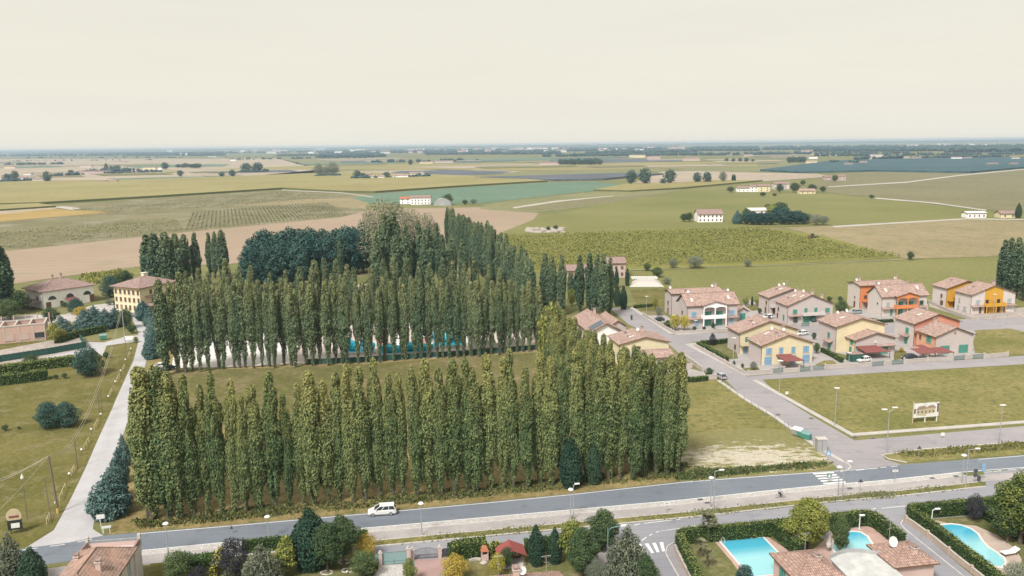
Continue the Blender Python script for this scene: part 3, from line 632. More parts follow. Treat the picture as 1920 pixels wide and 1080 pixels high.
weeds('wild_hops', [[(150, 516), (230, 506), (230, 522), (170, 536)]], 1500, .9, 1.6, ['vine_leaf', 'hedge_light'], 11, 'rough green vines behind the white farmhouse')
# ------------------------------------------------------------------ trees
rnd = random.Random(7)
ORD = ['', 'first', 'second', 'third', 'fourth', 'fifth', 'sixth', 'seventh', 'eighth', 'ninth', 'tenth', 'eleventh', 'twelfth', 'thirteenth', 'fourteenth', 'fifteenth', 'sixteenth', 'seventeenth', 'eighteenth', 'nineteenth']
TENS = {20: 'twent', 30: 'thirt', 40: 'fort', 50: 'fift', 60: 'sixt', 70: 'sevent'}
def nth(n):
    if n < 20: return ORD[n]
    t = n // 10 * 10
    return TENS[t] + 'ieth' if n == t else TENS[t] + 'y-' + ORD[n - t]
def look(H, w, avg):
    return ('tall ' if H > avg * 1.04 else 'short ' if H < avg * .95 else '') + ('slender' if w < .92 else 'stout' if w > 1.12 else 'narrow')
# roadside row: crowns read off the photo from left to right
row = [G(x, y) for x, y in [(286, 975), (440, 958), (560, 947), (690, 937), (920, 916), (1060, 905), (1270, 888)]]
tops = [690, 685, 692, 700, 722, 695, 718, 738, 728, 700, 738, 722, 700, 716, 694, 680, 690, 676, 698, 704, 690, 680, 692, 672, 668, 690, 664, 672, 664, 690, 660, 676, 668, 655, 680, 662, 668, 660, 672, 660, 680, 662]
N = 43
for i in range(N):
    p = along(row, i / (N - 1)) + Vector((rnd.gauss(0, .2), rnd.gauss(0, .5), 0)); ty = tops[min(i, len(tops) - 1)] + rnd.gauss(0, 4)
    H = HT(p, ty); w = rnd.uniform(.9, 1.3) * (1.35 if i < 3 else 1)
    tree('poplar', 'poplar_tree', p, H, look(H, w, 22.5) + ' yellow-tipped poplar, ' + nth(i + 1) + ' from the left in the roadside row', 'poplar', 'poplars in the row along the road', rnd, w, 24.0)
# left return of the block
for i, (x, y, ty) in enumerate([(281, 950, 692), (284, 925, 690), (278, 968, 700)]):
    T('poplar', 'poplar_tree', x, y, ty, ['dense dark poplar just behind the left corner of the roadside row', 'second poplar back from the left corner of the roadside row', 'leafy poplar at the left corner beside the blue cedars'][i], 'poplar', 'poplars behind the roadside row', 1.3, base=24.0)
# right flank, two files running back from the road
for f, (a, bb, n) in enumerate([([(1262, 884), (1180, 828), (1100, 776), (1035, 734)], 'outer', 26), ([(1225, 884), (1150, 832), (1085, 790), (1015, 740)], 'inner', 22)]):
    P = [G(*q) for q in a]
    for i in range(n):
        t = (i + .6) / n; p = along(P, t) + Vector((rnd.gauss(0, .4), rnd.gauss(0, .4), 0))
        ty = lerp(668, 574, t ** 1.5) + rnd.gauss(0, 7) + (4 if f else 0); H = HT(p, ty); w = rnd.uniform(.9, 1.3)
        if f == 0 and i in (2, 4): H *= .93
        tree('poplar', 'poplar_tree', p, H, look(H, w, 22.5) + ' poplar, ' + nth(i + 1) + ' back from the road, ' + bb + ' file', 'poplar', 'poplars running back beside the empty lot', rnd, w, 24.0)
T('yellowgreen', 'poplar_tree', 1032, 742, 566, 'yellow-leaved poplar at the far end of the flank beside the clearing', 'poplar', None, .38)
T('dark_cone', 'dark_conifer', 1071, 914, 818, 'dark blue-green conical tree standing among the front poplars', 'conifer', None, .95)
T('dark_cone', 'dark_conifer', 1113, 907, 830, 'smaller dark conical tree right of the first among the poplars', 'conifer', None, .8)
# middle row behind the clearing
row = [G(x, y) for x, y in [(318, 701), (347, 698), (436, 690), (547, 686), (678, 681), (800, 673), (900, 667), (1007, 658)]]
N = 52
for i in range(N):
    p = along(row, i / (N - 1)) + Vector((rnd.gauss(0, .3), rnd.gauss(0, .7), 0)); ty = 528 + rnd.gauss(0, 6) + (4 if i < 8 else 0)
    H = HT(p, ty); w = rnd.uniform(.85, 1.2) * (1.3 if i in (0, 51) else 1)
    tree('poplar_mid', 'poplar_tree', p, H, look(H, w, 24) + ' poplar, ' + nth(i + 1) + ' from the left in the row behind the clearing', 'poplar', 'poplars in the row behind the clearing', rnd, w, 24.0)
row = [G(x, y) for x, y in [(340, 622), (520, 616), (700, 608), (860, 603), (985, 599)]]
N = 36
for i in range(N):
    p = along(row, (i + rnd.uniform(-.25, .25)) / (N - 1)) + Vector((0, rnd.gauss(0, 2.5), 0)); ty = 520 + rnd.gauss(0, 9); H = HT(p, ty); w = rnd.uniform(1.0, 1.35)
    tree('poplar_mid', 'poplar_tree', p, H, look(H, w, 21.5) + ' poplar in the second row, ' + nth(i + 1) + ' from the left behind the clearing', 'poplar', 'poplars in the second row behind the clearing', rnd, w, 24.0)
# third ragged row: (foot x, foot y, top y)
third = [(355, 606, 508), (378, 600, 502), (398, 604, 510), (430, 598, 486), (452, 604, 505), (475, 596, 498), (512, 600, 512), (540, 596, 505), (566, 598, 500), (592, 594, 488), (612, 590, 484), (636, 588, 486), (655, 592, 496), (700, 594, 500), (722, 590, 486), (742, 586, 480), (765, 588, 484), (788, 592, 490), (808, 584, 492), (830, 582, 484), (852, 586, 488), (872, 584, 492), (893, 580, 486), (915, 582, 496), (938, 586, 500), (962, 590, 512), (985, 598, 524), (1000, 604, 534)]
for i, (x, y, ty) in enumerate(third):
    T('poplar_mid', 'poplar_tree', x, y, ty, 'poplar rising behind the middle rows, ' + nth(i + 1) + ' from the left of its line', 'poplar', 'poplars of the ragged third line', rnd.uniform(1.2, 1.7), base=24.0)
# long right flank of the park, running far back
P = [G(*q) for q in [(1000, 640), (975, 600), (940, 552), (900, 515), (868, 490), (838, 470)]]; N = 72
for i in range(N):
    t = (i + .5) / N; p = along(P, t) + Vector((rnd.gauss(0, 1), rnd.gauss(0, 1), 0)); H = rnd.gauss(23.5, 1.3); w = rnd.uniform(.85, 1.15)
    tree('poplar_far', 'poplar_tree', p, H, 'dark green poplar, ' + nth(i + 1) + ' from the near end of the long vineyard flank', 'poplar', 'poplars in the long flank beside the vineyard', rnd, w, 24.0)
for i, (x, y, ty) in enumerate([(640, 520, 452), (725, 552, 400), (742, 548, 396), (765, 556, 420), (785, 552, 418), (806, 548, 424), (745, 570, 440), (820, 520, 418), (800, 575, 430), (710, 560, 436), (830, 548, 440), (850, 540, 440), (870, 548, 450)]):
    T('poplar_far', 'poplar_tree', x, y, ty, 'broad poplar in the heart of the wood, ' + nth(i + 1) + ' of its group', 'poplar', 'poplars in the heart of the wood', 1.35, base=24.0)
# dark grove
gx = 0
for r, (x0, y0, x1, y1, t0, t1, n) in enumerate([(478, 535, 700, 510, 448, 430, 12), (492, 520, 705, 498, 436, 422, 12), (475, 546, 560, 540, 462, 460, 4)]):
    for i in range(n):
        t = i / (n - 1); gx += 1
        T('dark', 'broadleaf_tree', lerp(x0, x1, t) + rnd.gauss(0, 2), lerp(y0, y1, t), lerp(t0, t1, t) + rnd.gauss(0, 3), 'dark round-headed tree, ' + nth(gx - (0 if r == 0 else 12 if r == 1 else 24)) + ' from the left in the grove\'s ' + ['front', 'back', 'edge'][r] + ' line', 'tree', 'trees of the dark grove', 1.0)
# pale willows
for i, (x, y, ty, w, l) in enumerate([(718, 512, 372, .8, 'large pale grey-green willow, leftmost above the wood'), (748, 505, 376, .8, 'large pale yellowish willow rising in the middle above the wood'), (776, 508, 390, .7, 'pale thinly leaved tree right of the big willows'), (800, 502, 398, .7, 'wispy grey tree, rightmost of the pale group above the wood'), (697, 500, 392, .6, 'sparse pale crown leaning out left of the willows')]):
    T('pale', 'willow_tree', x, y, ty, l, 'willow', 'pale trees above the wood', w)
# group left behind yellow house
for i, (x, y, ty, w) in enumerate([(283, 545, 440, 2.0), (300, 548, 437, 1.9), (318, 550, 436, 2.0), (335, 548, 438, 1.8), (352, 542, 440, 1.6), (371, 538, 436, 1.3), (395, 520, 436, 1.2), (404, 522, 434, 1.1), (418, 525, 431, 1.6), (290, 535, 446, 2), (327, 536, 446, 2)]):
    T('poplar_far', 'poplar_tree', x, y, ty, 'dark poplar, ' + nth(i + 1) + ' from the left in the clump behind the yellow house', 'poplar', 'poplars behind the yellow house', w, base=24.0)
for i, (x, y, ty, w) in enumerate([(-30, 580, 440, 2.2), (-12, 585, 436, 2.2), (4, 590, 440, 2.2), (14, 585, 462, 1.8)]):
    T('poplar_far', 'poplar_tree', x, y, ty, 'dark poplar at the left edge beside the white farmhouse, ' + nth(i + 1) + ' from the left', 'poplar', 'poplars at the left edge', w, base=24.0)
for i, (x, y, ty, w) in enumerate([(1876, 552, 450, 1.5), (1888, 556, 446, 1.5), (1902, 560, 446, 1.5), (1916, 564, 448, 1.5), (1930, 568, 446, 1.5), (1945, 574, 448, 1.5)]):
    T('poplar_far', 'poplar_tree', x, y, ty, 'dark poplar at the right edge behind the duplexes, ' + nth(i + 1) + ' from the left', 'poplar', 'poplars at the right edge', w, base=24.0)
for i, (x, y, ty, w) in enumerate([(1022, 586, 474, 1.3), (1036, 590, 480, 1.2), (1053, 592, 478, 1.1), (1087, 586, 478, 1.3), (1107, 590, 474, 1.2), (1118, 596, 476, 1.1), (1133, 600, 477, 1.3), (1143, 594, 482, 1.1), (1069, 568, 508, 1.4)]):
    T('poplar_far', 'poplar_tree', x, y, ty, 'dark poplar, ' + nth(i + 1) + ' from the left in the screen before the pinkish farmhouse', 'poplar', 'poplars before the pinkish farmhouse', w, base=24.0)
for i, (x, y, ty, w) in enumerate([(1156, 540, 500, .62), (1176, 536, 502, .7), (1157, 574, 532, .85), (1169, 580, 535, .9), (1078, 545, 512, .7)]):
    T('cypress', 'cypress_tree', x, y, ty, ['slim cypress against the pinkish farmhouse wall', 'stout cypress right of the pinkish farmhouse', 'left one of two cypresses at the street end', 'right one of two fat cypresses at the street end', 'cypress half hidden among the screen poplars'][i], 'cypress', 'cypresses near the pinkish farmhouse', w)
T('yellowgreen', 'garden_tree', 1072, 575, 540, 'yellowish young tree between the screen poplars', 'tree', None, .7)
# blue cedars along the track
ced = [(206, 966, 885, 1.12), (217, 938, 862, .72), (226, 905, 838, .6), (233, 872, 812, .55), (284, 672, 630, .95), (290, 660, 612, .9), (291, 640, 590, .9), (283, 612, 575, .9), (270, 600, 562, 1.0), (264, 590, 566, 1.0)]
for i, (x, y, ty, w) in enumerate(ced):
    T('cedar', 'blue_cedar', x, y, ty, ['broad blue cedar nearest the road beside the gravel track', 'blue cedar second from the road along the track', 'blue cedar third from the road along the track', 'slim blue cedar fourth from the road, against the poplars', 'blue cedar beside the parked cars at the wood corner', 'blue cedar just beyond the parked cars', 'blue cedar midway up the far half of the track', 'blue cedar where the track bends', 'rounded blue cedar below the yellow house', 'blue cedar farthest up the track by the yellow house'][i], 'cedar', 'blue cedars along the track', w * 1.1)
for i, (x, y, ty, w, k, l) in enumerate([(117, 626, 592, 1.3, 'cedar', 'blue-grey cedar beside the building shell'), (160, 620, 578, 1.2, 'cedar', 'blue cedar, leftmost of the clump before the farmhouses'), (178, 616, 572, 1.2, 'cedar', 'tall blue cedar in the middle of the clump'), (198, 616, 578, 1.2, 'cedar', 'blue cedar right of the middle of the clump'), (217, 612, 575, 1.1, 'cedar', 'blue cedar, rightmost of the clump before the farmhouses'),
        (97, 608, 576, 1.2, 'broad', 'dark green bushy tree behind the building shell'), (143, 587, 558, 1.2, 'teal', 'round dark conifer before the white farmhouse'), (237, 616, 578, 1.0, 'broad', 'brownish green tree beside the pale pole'), (247, 625, 608, 1.3, 'broad', 'low dark shrub by the track bend'), (103, 644, 604, .8, 'yellowgreen', 'yellow-green bushy tree at the corner of the building shell'), (112, 640, 616, 1.2, 'orange', 'orange tinted shrub beside the shell'),
        (207, 558, 515, .9, 'teal', 'dark conifer between the two farmhouses'), (222, 548, 512, .8, 'broad', 'green tree behind the yellow house'), (238, 540, 506, 1.0, 'broad', 'small brown tree behind the yellow house roof'), (36, 588, 545, 1.3, 'broad', 'bushy green tree left of the white farmhouse'), (4, 600, 562, 1.3, 'broad', 'spreading green tree at the left edge'), (20, 600, 560, 1.2, 'broad', 'green tree between the left edge and the farmhouse'),
        (152, 596, 574, 1.6, 'orange', 'low brownish shrub before the red awning'), (205, 572, 560, 1.5, 'olive', 'pale shrub at the farmyard'), (222, 580, 560, 1.2, 'broad', 'dark shrub below the yellow house porch'), (121, 576, 566, 1.4, 'broad', 'small shrub at the farmhouse wall')]):
    T(k, 'shrub' if HT(G(x, y), ty) < 4 else 'cedar_tree' if k == 'cedar' else 'garden_tree', x, y, ty, l, 'shrub' if HT(G(x, y), ty) < 4 else 'tree', None, w * 1.1)
T('teal', 'juniper_bush', 165, 705, 650, 'big round dark juniper on the left lawn', 'bush', None, 1.35)
T('teal', 'juniper_bush', 93, 802, 752, 'wide dark juniper bush, left half of the pair on the lawn', 'bush', None, 1.3); T('teal', 'juniper_bush', 126, 800, 752, 'wide dark juniper bush, right half of the pair on the lawn', 'bush', None, 1.25)
for i, (x, y, ty) in enumerate([(10, 808, 796), (36, 805, 799), (105, 711, 702), (121, 710, 699), (95, 711, 706), (199, 672, 660)]):
    T('broad', 'small_bush', x, y, ty, ['low bush at the left edge of the lawn', 'tiny bush right of the low one on the lawn', 'small round bush in the middle of three beside the hedge end', 'larger round bush beside the juniper', 'tiny round bush nearest the hedge end', 'small bush beside the juniper at the path'][i], 'bush', None, 1.4, trunk=False)
T('broad', 'shrub', 1028, 432, 424, 'low bush, left one on the heap in the meadow', 'shrub', None, 1.6); T('broad', 'shrub', 1042, 431, 422, 'low bush, right one on the heap in the meadow', 'shrub', None, 1.6)
# far individual trees: (foot x, foot y, top y, width)
far = [(1184, 346, 318, .9, 'left one of the three big round trees beyond the meadow'), (1209, 346, 315, 1.0, 'middle one of the three big round trees beyond the meadow'), (1257, 345, 317, 1.0, 'right one of the three big round trees, standing apart'), (1243, 346, 334, 1.2, 'low tree at the foot of the round tree standing apart'),
       (1307, 343, 323, 1.0, 'round dark tree, left half of the pair right of the big trees'), (1326, 343, 322, 1.0, 'round dark tree, right half of the pair right of the big trees'), (1355, 342, 321, .9, 'paler round tree left of the tiny cypresses'),
       (462, 322, 305, 1.4, 'wide dark tree, left of the copse in the yellow fields'), (484, 322, 304, 1.5, 'wide dark tree, right of the copse in the yellow fields'), (598, 331, 306, 1.0, 'greyish tree, left of the pair above the wood'), (624, 331, 302, 1.0, 'tall greyish tree, right of the pair above the wood'), (612, 331, 312, 1.0, 'lower tree in the middle of the greyish pair'),
       (15, 341, 325, 1.2, 'dark round tree at the far left farm'), (29, 338, 320, 1.0, 'dark tree beside the far left farm'), (89, 342, 321, .85, 'dark square-headed tree right of the far left farm'), (133, 327, 318, 1.4, 'dark tree beside the second farm from the left'), (338, 331, 319, 1.2, 'single round tree in the teal field'), (416, 331, 322, 1.5, 'low dark tree, left of the pair in the teal field'), (436, 331, 318, 1.2, 'dark tree, right of the pair in the teal field'),
       (770, 309, 299, 1.2, 'small round tree left of the far white farms'), (670, 334, 319, 1.2, 'round tree beside the far pair of barns'), (681, 336, 324, 1.2, 'lower tree beside the far pair of barns'), (725, 333, 322, 1.6, 'tree between the far barns'), (200, 322, 306, .6, 'slim tree among the far left farms'), (310, 318, 304, 1.2, 'tree at the far farm in the pink field'), (368, 316, 306, 2.0, 'long low tree right of the far farm'), (840, 384, 363, 1.3, 'dark tree behind the white barn'), (872, 384, 374, 1.5, 'low shrub right of the white barn'), (888, 383, 372, 1.3, 'round olive shrub right of the white barn'),
       (1370, 361, 349, 1.5, 'shrub at the left of the middle farm group'), (1462, 361, 344, 1.2, 'dark tree in the middle farm group'), (1490, 361, 342, 1.2, 'dark round tree right of the middle farm house'), (1522, 361, 345, 1.3, 'dark tree behind the yellow cottage'), (1543, 360, 349, 1.4, 'tree right of the yellow cottage'), (1565, 341, 328, 1.2, 'tree beside the lone reddish farm'), (1505, 348, 337, 1.2, 'small tree above the middle farm group'), (1430, 368, 360, 2, 'low shrub in front of the middle farm'), (1452, 368, 362, 2, 'lower shrub in front of the middle farm'), (1634, 372, 365, 1.8, 'shrub on the field path'),
       (1282, 416, 400, 1.2, 'small tree at the left of the white country house'), (1292, 416, 398, 1.1, 'second small tree left of the white country house'), (1382, 420, 393, .9, 'blue conifer right of the white country house'), (1440, 400, 382, 1.3, 'round tree behind the white-roofed shed'), (1463, 402, 380, 1.3, 'big green tree behind the country house hedge'), (1453, 410, 385, 1.2, 'yellow-green tree behind the country house hedge'), (1400, 408, 390, 1.2, 'dark tree beside the white-roofed shed'), (1505, 420, 398, 1.3, 'brownish tree right of the tall hedge'), (1530, 422, 400, 1.2, 'olive tree right of the tall hedge'), (1545, 422, 404, 1.2, 'last olive tree right of the tall hedge'), (1515, 418, 399, 1.3, 'green tree amid the olive ones right of the hedge'),
       (1303, 503, 478, 1.5, 'grey-green willowy tree on the vineyard edge'), (1262, 503, 484, 1.2, 'pale young tree left on the vineyard edge'), (1402, 500, 486, 1.3, 'small grey tree at the middle of the vineyard edge'), (1707, 488, 471, 1.0, 'lone small tree at the vineyard tip'), (1909, 409, 380, .8, 'dark conifer at the right edge by the cottage'), (1232, 520, 500, 1.4, 'shrub on the vineyard side above the white tunnel'), (1213, 508, 493, 1.3, 'shrub left above the white tunnel'), (1250, 533, 520, 1.6, 'olive bush right of the white tunnel')]
for i, (x, y, ty, w, l) in enumerate(far):
    kind = 'olive' if any(q in l for q in ('grey', 'pale', 'olive ')) else 'cedar' if 'blue' in l else 'yellowgreen' if 'yellow-green' in l else 'dark_cone' if 'conifer' in l else 'far' if i < 25 else 'broad'
    T(kind, 'distant_tree', x, y, ty, l, 'tree', None, w * 1.1)
for i, (x, y, ty) in enumerate([(1374, 341, 326), (1377, 341, 326)]): T('cypress', 'cypress_tree', x, y, ty, ['left tiny cypress of the pair beyond the meadow', 'right tiny cypress of the pair beyond the meadow'][i], 'cypress', 'tiny far cypresses')
def far_row(x0, x1, y, ty, n, label, group, key='far', w=1.3):
    for i in range(n):
        T(key, 'distant_tree', lerp(x0, x1, (i + .5) / n) + rnd.gauss(0, .5), y + rnd.gauss(0, .2), ty + rnd.gauss(0, .8), label, 'tree', group, w * rnd.uniform(.9, 1.3), trunk=False)
far_row(1047, 1128, 309, 297.5, 12, 'dark tree in the short tree line beyond the yellow field', 'trees of the short far line')
far_row(1478, 1508, 305, 294, 5, 'dark tree in the small far clump before the netted orchard', 'trees of the small far clump')
far_row(1555, 1572, 306, 299, 3, 'dark tree beside the far white barn in the nets', 'trees by the netted barn')
far_row(1590, 1612, 307, 300, 3, 'dark round tree beside the small far barn right of the nets', 'trees by the small netted barn')
far_row(1356, 1418, 303, 297, 5, 'tiny tree dotted along the far olive field', 'tiny trees of the olive field', w=1.5)
far_row(205, 225, 318, 311, 3, 'low tree in the far left copse', 'far left copse'); far_row(330, 378, 315, 307, 6, 'low tree in the far long copse', 'far long copse', w=1.6)
for i, (x, y, ty, w, k) in enumerate([(1400, 421, 397, 1.25, 'dark'), (1412, 422, 396, 1.25, 'dark'), (1424, 422, 398, 1.25, 'dark'), (1436, 422, 398, 1.25, 'dark'), (1446, 422, 399, 1.25, 'dark'), (1458, 418, 386, 1.2, 'dark'), (1470, 421, 388, 1.2, 'dark'), (1482, 421, 395, 1.3, 'dark'), (1494, 421, 394, 1.3, 'dark'), (1506, 421, 400, 1.2, 'dark'), (1390, 418, 400, 1.2, 'broad'), (1448, 412, 384, 1.2, 'yellowgreen'), (1462, 410, 379, 1.2, 'broad')]):
    T(k, 'distant_tree', x, y, ty, 'tree of the dense dark clump right of the white country house', 'tree', 'dense clump beside the country house', w * 1.3)
# tree belts to the horizon: far-off woods that read as one mass
def belt(px, n, hmin, hmax, seed, label, m='belt_leaf'):
    rr = random.Random(seed); b = MB(); hmin *= 1.25; hmax *= 1.35; n = int(n * 1.35)
    for _ in range(n):
        k = rr.randrange(len(px)); x0, y0, x1, y1 = px[k]; t = rr.random(); p = G(lerp(x0, x1, t), lerp(y0, y1, t) + rr.uniform(-.35, .35)); h = rr.uniform(hmin, hmax); w = h * rr.uniform(.4, .8)
        for q in range(5):
            c = p + Vector((rr.gauss(0, w * .6), rr.gauss(0, w * .6), h * rr.uniform(.3, .75))); s = w * rr.uniform(.5, .9); i = len(b.v)
            b.v += [(c.x - s, c.y, c.z), (c.x, c.y - s, c.z), (c.x + s, c.y, c.z), (c.x, c.y + s, c.z), (c.x, c.y, c.z + s * .8), (c.x, c.y, 0)]
            for f in ((0, 1, 4), (1, 2, 4), (2, 3, 4), (3, 0, 4), (1, 0, 5), (2, 1, 5), (3, 2, 5), (0, 3, 5)): b.f.append(tuple(i + v for v in f)); b.m.append(b.mi(m))
    o = b.build('far_wood'); return tag(o, label, None, None, 'stuff')
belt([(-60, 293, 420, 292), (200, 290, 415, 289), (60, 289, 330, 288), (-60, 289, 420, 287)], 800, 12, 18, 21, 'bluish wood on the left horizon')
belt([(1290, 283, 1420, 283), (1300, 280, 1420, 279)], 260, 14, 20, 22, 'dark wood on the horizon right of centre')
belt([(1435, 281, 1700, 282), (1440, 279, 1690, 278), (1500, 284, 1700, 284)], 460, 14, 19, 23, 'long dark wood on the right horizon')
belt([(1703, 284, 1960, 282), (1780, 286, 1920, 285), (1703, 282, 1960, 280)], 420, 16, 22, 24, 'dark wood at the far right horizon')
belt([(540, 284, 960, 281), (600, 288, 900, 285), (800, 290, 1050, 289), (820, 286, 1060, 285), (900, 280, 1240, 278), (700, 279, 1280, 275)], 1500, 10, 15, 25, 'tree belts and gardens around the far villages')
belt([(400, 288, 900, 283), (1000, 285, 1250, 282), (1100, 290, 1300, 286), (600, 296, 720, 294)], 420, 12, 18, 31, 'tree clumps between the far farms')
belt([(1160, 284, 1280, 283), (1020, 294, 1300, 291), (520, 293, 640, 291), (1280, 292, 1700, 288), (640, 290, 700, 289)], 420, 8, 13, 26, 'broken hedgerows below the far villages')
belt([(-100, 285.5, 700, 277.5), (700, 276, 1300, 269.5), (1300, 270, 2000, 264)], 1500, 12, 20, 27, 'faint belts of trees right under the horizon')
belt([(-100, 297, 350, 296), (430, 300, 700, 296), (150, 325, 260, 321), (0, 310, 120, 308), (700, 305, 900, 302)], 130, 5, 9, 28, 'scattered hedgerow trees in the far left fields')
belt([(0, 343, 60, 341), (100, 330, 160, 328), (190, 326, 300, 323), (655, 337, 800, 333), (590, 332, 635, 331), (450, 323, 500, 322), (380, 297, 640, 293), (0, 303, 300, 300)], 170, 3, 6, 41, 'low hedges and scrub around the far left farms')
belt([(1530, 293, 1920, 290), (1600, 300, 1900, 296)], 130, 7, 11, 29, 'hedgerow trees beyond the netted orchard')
# ------------------------------------------------------------------ building materials
def wallmat(name, c, brick=None, var=.08):
    m, nt, b = newmat(name); oc = objc(nt)
    n = noise(nt, oc, .5, 5); r = ramp(nt, [(.3, tuple(x * (1 - var) for x in c)), (.7, tuple(min(1, x * (1 + var * .6)) for x in c))]); nt.links.new(n, r.inputs[0]); col = r.outputs[0]
    if brick:
        uv = nt.nodes.new('ShaderNodeUVMap'); t = nt.nodes.new('ShaderNodeTexBrick'); nt.links.new(uv.outputs[0], t.inputs[0])
        t.inputs['Scale'].default_value = 1; t.inputs['Brick Width'].default_value = .5; t.inputs['Row Height'].default_value = .22; t.inputs['Mortar Size'].default_value = .015
        t.inputs['Color1'].default_value = (*tuple(x * .93 for x in brick), 1); t.inputs['Color2'].default_value = (*tuple(min(1, x * 1.06) for x in brick), 1); t.inputs['Mortar'].default_value = (*tuple(x * .8 for x in brick), 1)
        col = mixc(nt, .75, col, t.outputs[0])
    nt.links.new(col, b.inputs['Base Color']); b.inputs['Roughness'].default_value = .9; b.inputs['Specular IOR Level'].default_value = .1
def roofmat(name, c1, c2, mortar, bw=.42, rh=.32, patch=None):
    m, nt, b = newmat(name); uv = nt.nodes.new('ShaderNodeUVMap'); t = nt.nodes.new('ShaderNodeTexBrick'); nt.links.new(uv.outputs[0], t.inputs[0])
    t.inputs['Scale'].default_value = 1; t.inputs['Brick Width'].default_value = bw; t.inputs['Row Height'].default_value = rh; t.inputs['Mortar Size'].default_value = .035; t.inputs['Mortar Smooth'].default_value = .6
    t.inputs['Color1'].default_value = (*c1, 1); t.inputs['Color2'].default_value = (*c2, 1); t.inputs['Mortar'].default_value = (*mortar, 1); t.offset = 0.0; t.inputs['Bias'].default_value = -.1
    n = noise(nt, uv.outputs[0], .9, 5, .7); r = ramp(nt, [(.32, (.78, .76, .74)), (.68, (1.18, 1.16, 1.14))]); nt.links.new(n, r.inputs[0])
    c = mixc(nt, 1.0, t.outputs[0], r.outputs[0], 'MULTIPLY')
    if patch:
        n2 = noise(nt, uv.outputs[0], .28, 3); r2 = ramp(nt, [(.55, (0, 0, 0)), (.62, (1, 1, 1))]); nt.links.new(n2, r2.inputs[0])
        c = mixc(nt, mathn(nt, 'MULTIPLY', r2.outputs[0], .5), c, patch)
    nt.links.new(c, b.inputs['Base Color']); b.inputs['Roughness'].default_value = .85; b.inputs['Specular IOR Level'].default_value = .2
    w = nt.nodes.new('ShaderNodeTexWave'); w.inputs['Scale'].default_value = .314 / bw; w.bands_direction = 'X'; nt.links.new(uv.outputs[0], w.inputs['Vector'])
    bp = nt.nodes.new('ShaderNodeBump'); bp.inputs['Strength'].default_value = .5; bp.inputs['Distance'].default_value = .08; nt.links.new(w.outputs[1], bp.inputs['Height']); nt.links.new(bp.outputs[0], b.inputs['Normal'])
roofmat('roof_pale', (.46, .33, .29), (.30, .21, .18), (.16, .11, .10), .6, .42)
roofmat('roof_near', (.46, .32, .27), (.31, .20, .17), (.12, .08, .07), .30, .42)
roofmat('roof_old', (.44, .31, .26), (.33, .22, .18), (.12, .08, .07), .3, .4, patch=(.5, .3, .22))
roofmat('roof_farm', (.34, .245, .225), (.26, .185, .17), (.17, .11, .1), .6, .6)
wallmat('wall_grey', (.53, .465, .445), (.52, .455, .435)); wallmat('wall_beige', (.58, .52, .48), (.58, .52, .48))
wallmat('wall_white', (.90, .88, .87)); wallmat('wall_yellow', (.68, .59, .40)); wallmat('wall_cream', (.70, .62, .43)); wallmat('wall_orange', (.66, .24, .10)); wallmat('wall_peach', (.66, .36, .23))
wallmat('wall_coral', (.60, .27, .19)); wallmat('wall_amber', (.60, .33, .05)); wallmat('wall_pink', (.52, .40, .38)); wallmat('wall_pale', (.60, .54, .52)); wallmat('wall_rose', (.55, .41, .37))
wallmat('brick_shell', (.56, .39, .33), (.56, .39, .33), .15); wallmat('garden_wall', (.46, .41, .38), None, .12); wallmat('garden_wall_tan', (.48, .38, .31), None, .1)
paint('shutter_blue', (.22, .37, .52), .6); paint('shutter_green', (.08, .27, .21), .6); paint('shutter_pale', (.38, .42, .42), .6); paint('shutter_brown', (.14, .085, .055), .6); paint('glass_dark', (.03, .04, .045), .15, spec=.6)
paint('awning_red', (.22, .075, .068), .8); paint('gazebo_red', (.27, .075, .065), .8); paint('gate_grey', (.15, .21, .20), .6); paint('gate_green', (.17, .29, .28), .6); paint('metal_light', (.42, .42, .43), .4, metal=.3); paint('metal_dark', (.08, .08, .085), .5)
paint('skylight', (.6, .58, .56), .4); paint('dish_white', (.75, .74, .72), .5); paint('concrete_trim', (.5, .46, .42), .9); paint('white_paint', (.72, .71, .69), .5); paint('pale_tent', (.68, .64, .58), .8)
paint('solar', (.09, .11, .14), .25, spec=.5); paint('wood', (.16, .09, .05), .8); paint('timber_light', (.5, .42, .25), .8); paint('fence_green', (.03, .10, .08), .8, .25); paint('terrace', (.5, .5, .49), .85, .25, .6)
paint('pink_panel', (.62, .36, .31), .7); paint('bright_blue', (.03, .50, .66), .5); paint('terracotta', (.42, .16, .09), .8)

